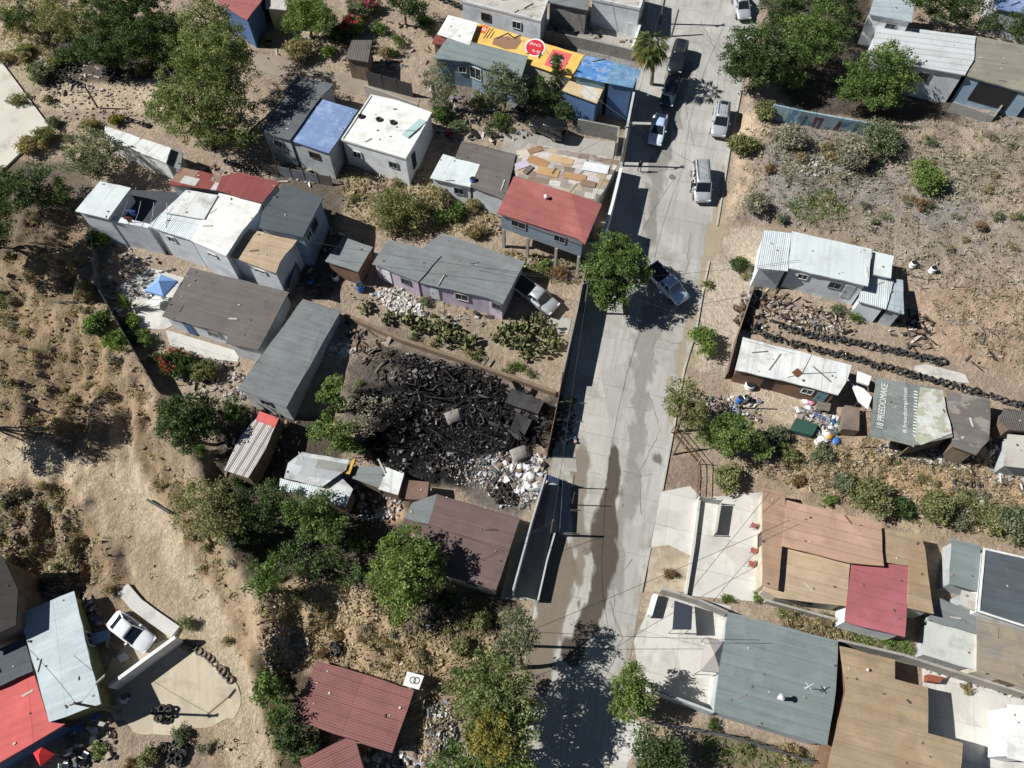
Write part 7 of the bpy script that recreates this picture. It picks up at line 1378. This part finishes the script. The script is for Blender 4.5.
# ------------------------------------------------------------------ writing on the sheets
def text_on(vd, root, s, a, b, size, mat, name='lettering', lift=.03, sx=1.0):
    A, B = pz(*a, vd['_z']+lift), pz(*b, vd['_z']+lift); cu = bpy.data.curves.new(name, 'FONT'); cu.body = s; cu.size = size; cu.extrude = .004; cu.align_x = 'LEFT'; cu.align_y = 'CENTER'; cu.materials.append(mat)
    o = bpy.data.objects.new(name, cu); COL.objects.link(o); o.parent = root; rz = root.rotation_euler[2]; d = Matrix.Rotation(-rz, 3, 'Z') @ (B-A); o.location = Matrix.Rotation(-rz, 3, 'Z') @ (A-root.location); o.rotation_euler = (0, 0, math.atan2(d.y, d.x))
    bpy.context.view_layer.update(); wdt = max(.01, o.dimensions.x); o.scale = (d.length/wdt, 1, 1); dg = bpy.context.evaluated_depsgraph_get(); me = bpy.data.meshes.new_from_object(o.evaluated_get(dg)); n = bpy.data.objects.new(name, me); COL.objects.link(n); n.parent = root; n.location = o.location; n.rotation_euler = o.rotation_euler; n.scale = o.scale; bpy.data.objects.remove(o); return n
def patch_on(vd, root, pts, mat, name='print', lift=.012):
    P = [pz(u, v, vd['_z']+lift)-root.location for u, v in pts]; Mi = Matrix.Rotation(-root.rotation_euler[2], 3, 'Z'); o = mobj(name, [Mi @ p for p in P], [tuple(range(len(P)))], mat, root); return o
t_white = paint('print_white', c(226, 226, 220), .6, var=.15); t_red = paint('print_red', c(212, 46, 60), .6); t_pink = paint('print_pink', c(228, 104, 104), .6); t_black = paint('print_black', (.03, .03, .03), .6); t_orange = paint('print_orange', c(232, 104, 50), .6); t_brown = paint('print_brown', c(150, 118, 92), .6); t_maroon = paint('print_maroon', c(110, 70, 78), .6)
def ell(u, v, ru, rv, n=22): return [(u+ru*math.cos(k*6.2832/n), v+rv*math.sin(k*6.2832/n)) for k in range(n)]
patch_on(yb, bannerhouse, ell(535, 47.5, 10.6, 9.2), t_white); patch_on(yb, bannerhouse, ell(535, 47.5, 9, 7.8), t_red, lift=.018); text_on(yb, bannerhouse, 'BIG', (529.5, 43), (540, 46), .62, t_white); text_on(yb, bannerhouse, 'UJ', (532, 50), (539, 52), .6, t_white)
patch_on(yb, bannerhouse, [(553, 49), (572, 54), (563, 71), (544, 65)], t_pink); patch_on(yb, bannerhouse, [(553, 54), (565, 57.5), (559, 67), (549, 63)], t_black, lift=.018); text_on(yb, bannerhouse, 'MEGA', (551.5, 57.5), (563, 61), .5, t_white); text_on(yb, bannerhouse, 'RED', (550.5, 62), (559, 64.5), .5, t_white)
patch_on(yb, bannerhouse, [(481, 24.5), (489, 26.5), (485, 34), (478, 32)], t_orange); text_on(yb, bannerhouse, 'B', (481.5, 28.5), (485.5, 29.8), .8, t_white)
for u in (488, 491, 494.5): patch_on(yb, bannerhouse, [(u+2, 28), (u+3, 28.3), (u-4, 38.5), (u-5, 38.2)], t_black)
patch_on(yb, bannerhouse, [(494, 38), (506, 34), (512, 38), (519, 37), (522, 41), (516, 49), (505, 49), (492, 44)], t_brown); patch_on(yb, bannerhouse, [(496, 38), (508, 32.5), (509, 33.5), (497, 39)], t_black, lift=.018); patch_on(yb, bannerhouse, [(508, 32.5), (514, 37), (521, 34.5), (521, 36), (514, 38.5), (507, 33.5)], t_black, lift=.02)
text_on(bt, bannershack, '18 PREEDOMAKE', (880, 429), (885, 385), .85, t_white); text_on(bt, bannershack, '8 freedompinset', (905, 433), (905.5, 388), .55, t_white); text_on(bt, bannershack, '(lllliiilliilll', (915, 438), (916, 392), .5, t_white)
# graffiti strokes on the blue retaining wall
gp0 = [Vector(v) for v in [gw.data.vertices[i].co for i in range(4)]]
xs = [v.co.x for v in gw.data.vertices]; x0, x1 = min(xs), max(xs)
def stroke(x, w, lean, z0, z1, m):
    vs_ = gw.data.vertices; ring_ = [vs_[8+k].co for k in range(4)]; y = -.17
    # face the downhill side, following the straight second half of the wall
    a, b = (vs_[4+3].co+vs_[4+2].co)/2, (vs_[8+3].co+vs_[8+2].co)/2; ta, tb = vs_[6].co, vs_[10].co
    t0, t1 = x, x+w; q = lambda t, z, l: ta.lerp(tb, t)+Vector((l, 0, -z))+Vector((0, -.012, 0))
    mobj('graffiti', [q(t0, z1, 0), q(t1, z1, 0), q(t1, z0, lean), q(t0, z0, lean)], [(0, 1, 2, 3)], m, gw)
for x, w, l in [(.2, .035, .1), (.27, .035, .1), (.2, .10, .1), (.48, .03, .35), (.55, .03, -.3), (.05, .03, .2), (.72, .03, .3)]: stroke(x, w, l, .4, 2.1 if w < .09 else .7, t_maroon if x < .6 and x > .1 else paint('print_teal', c(70, 116, 140), .6))
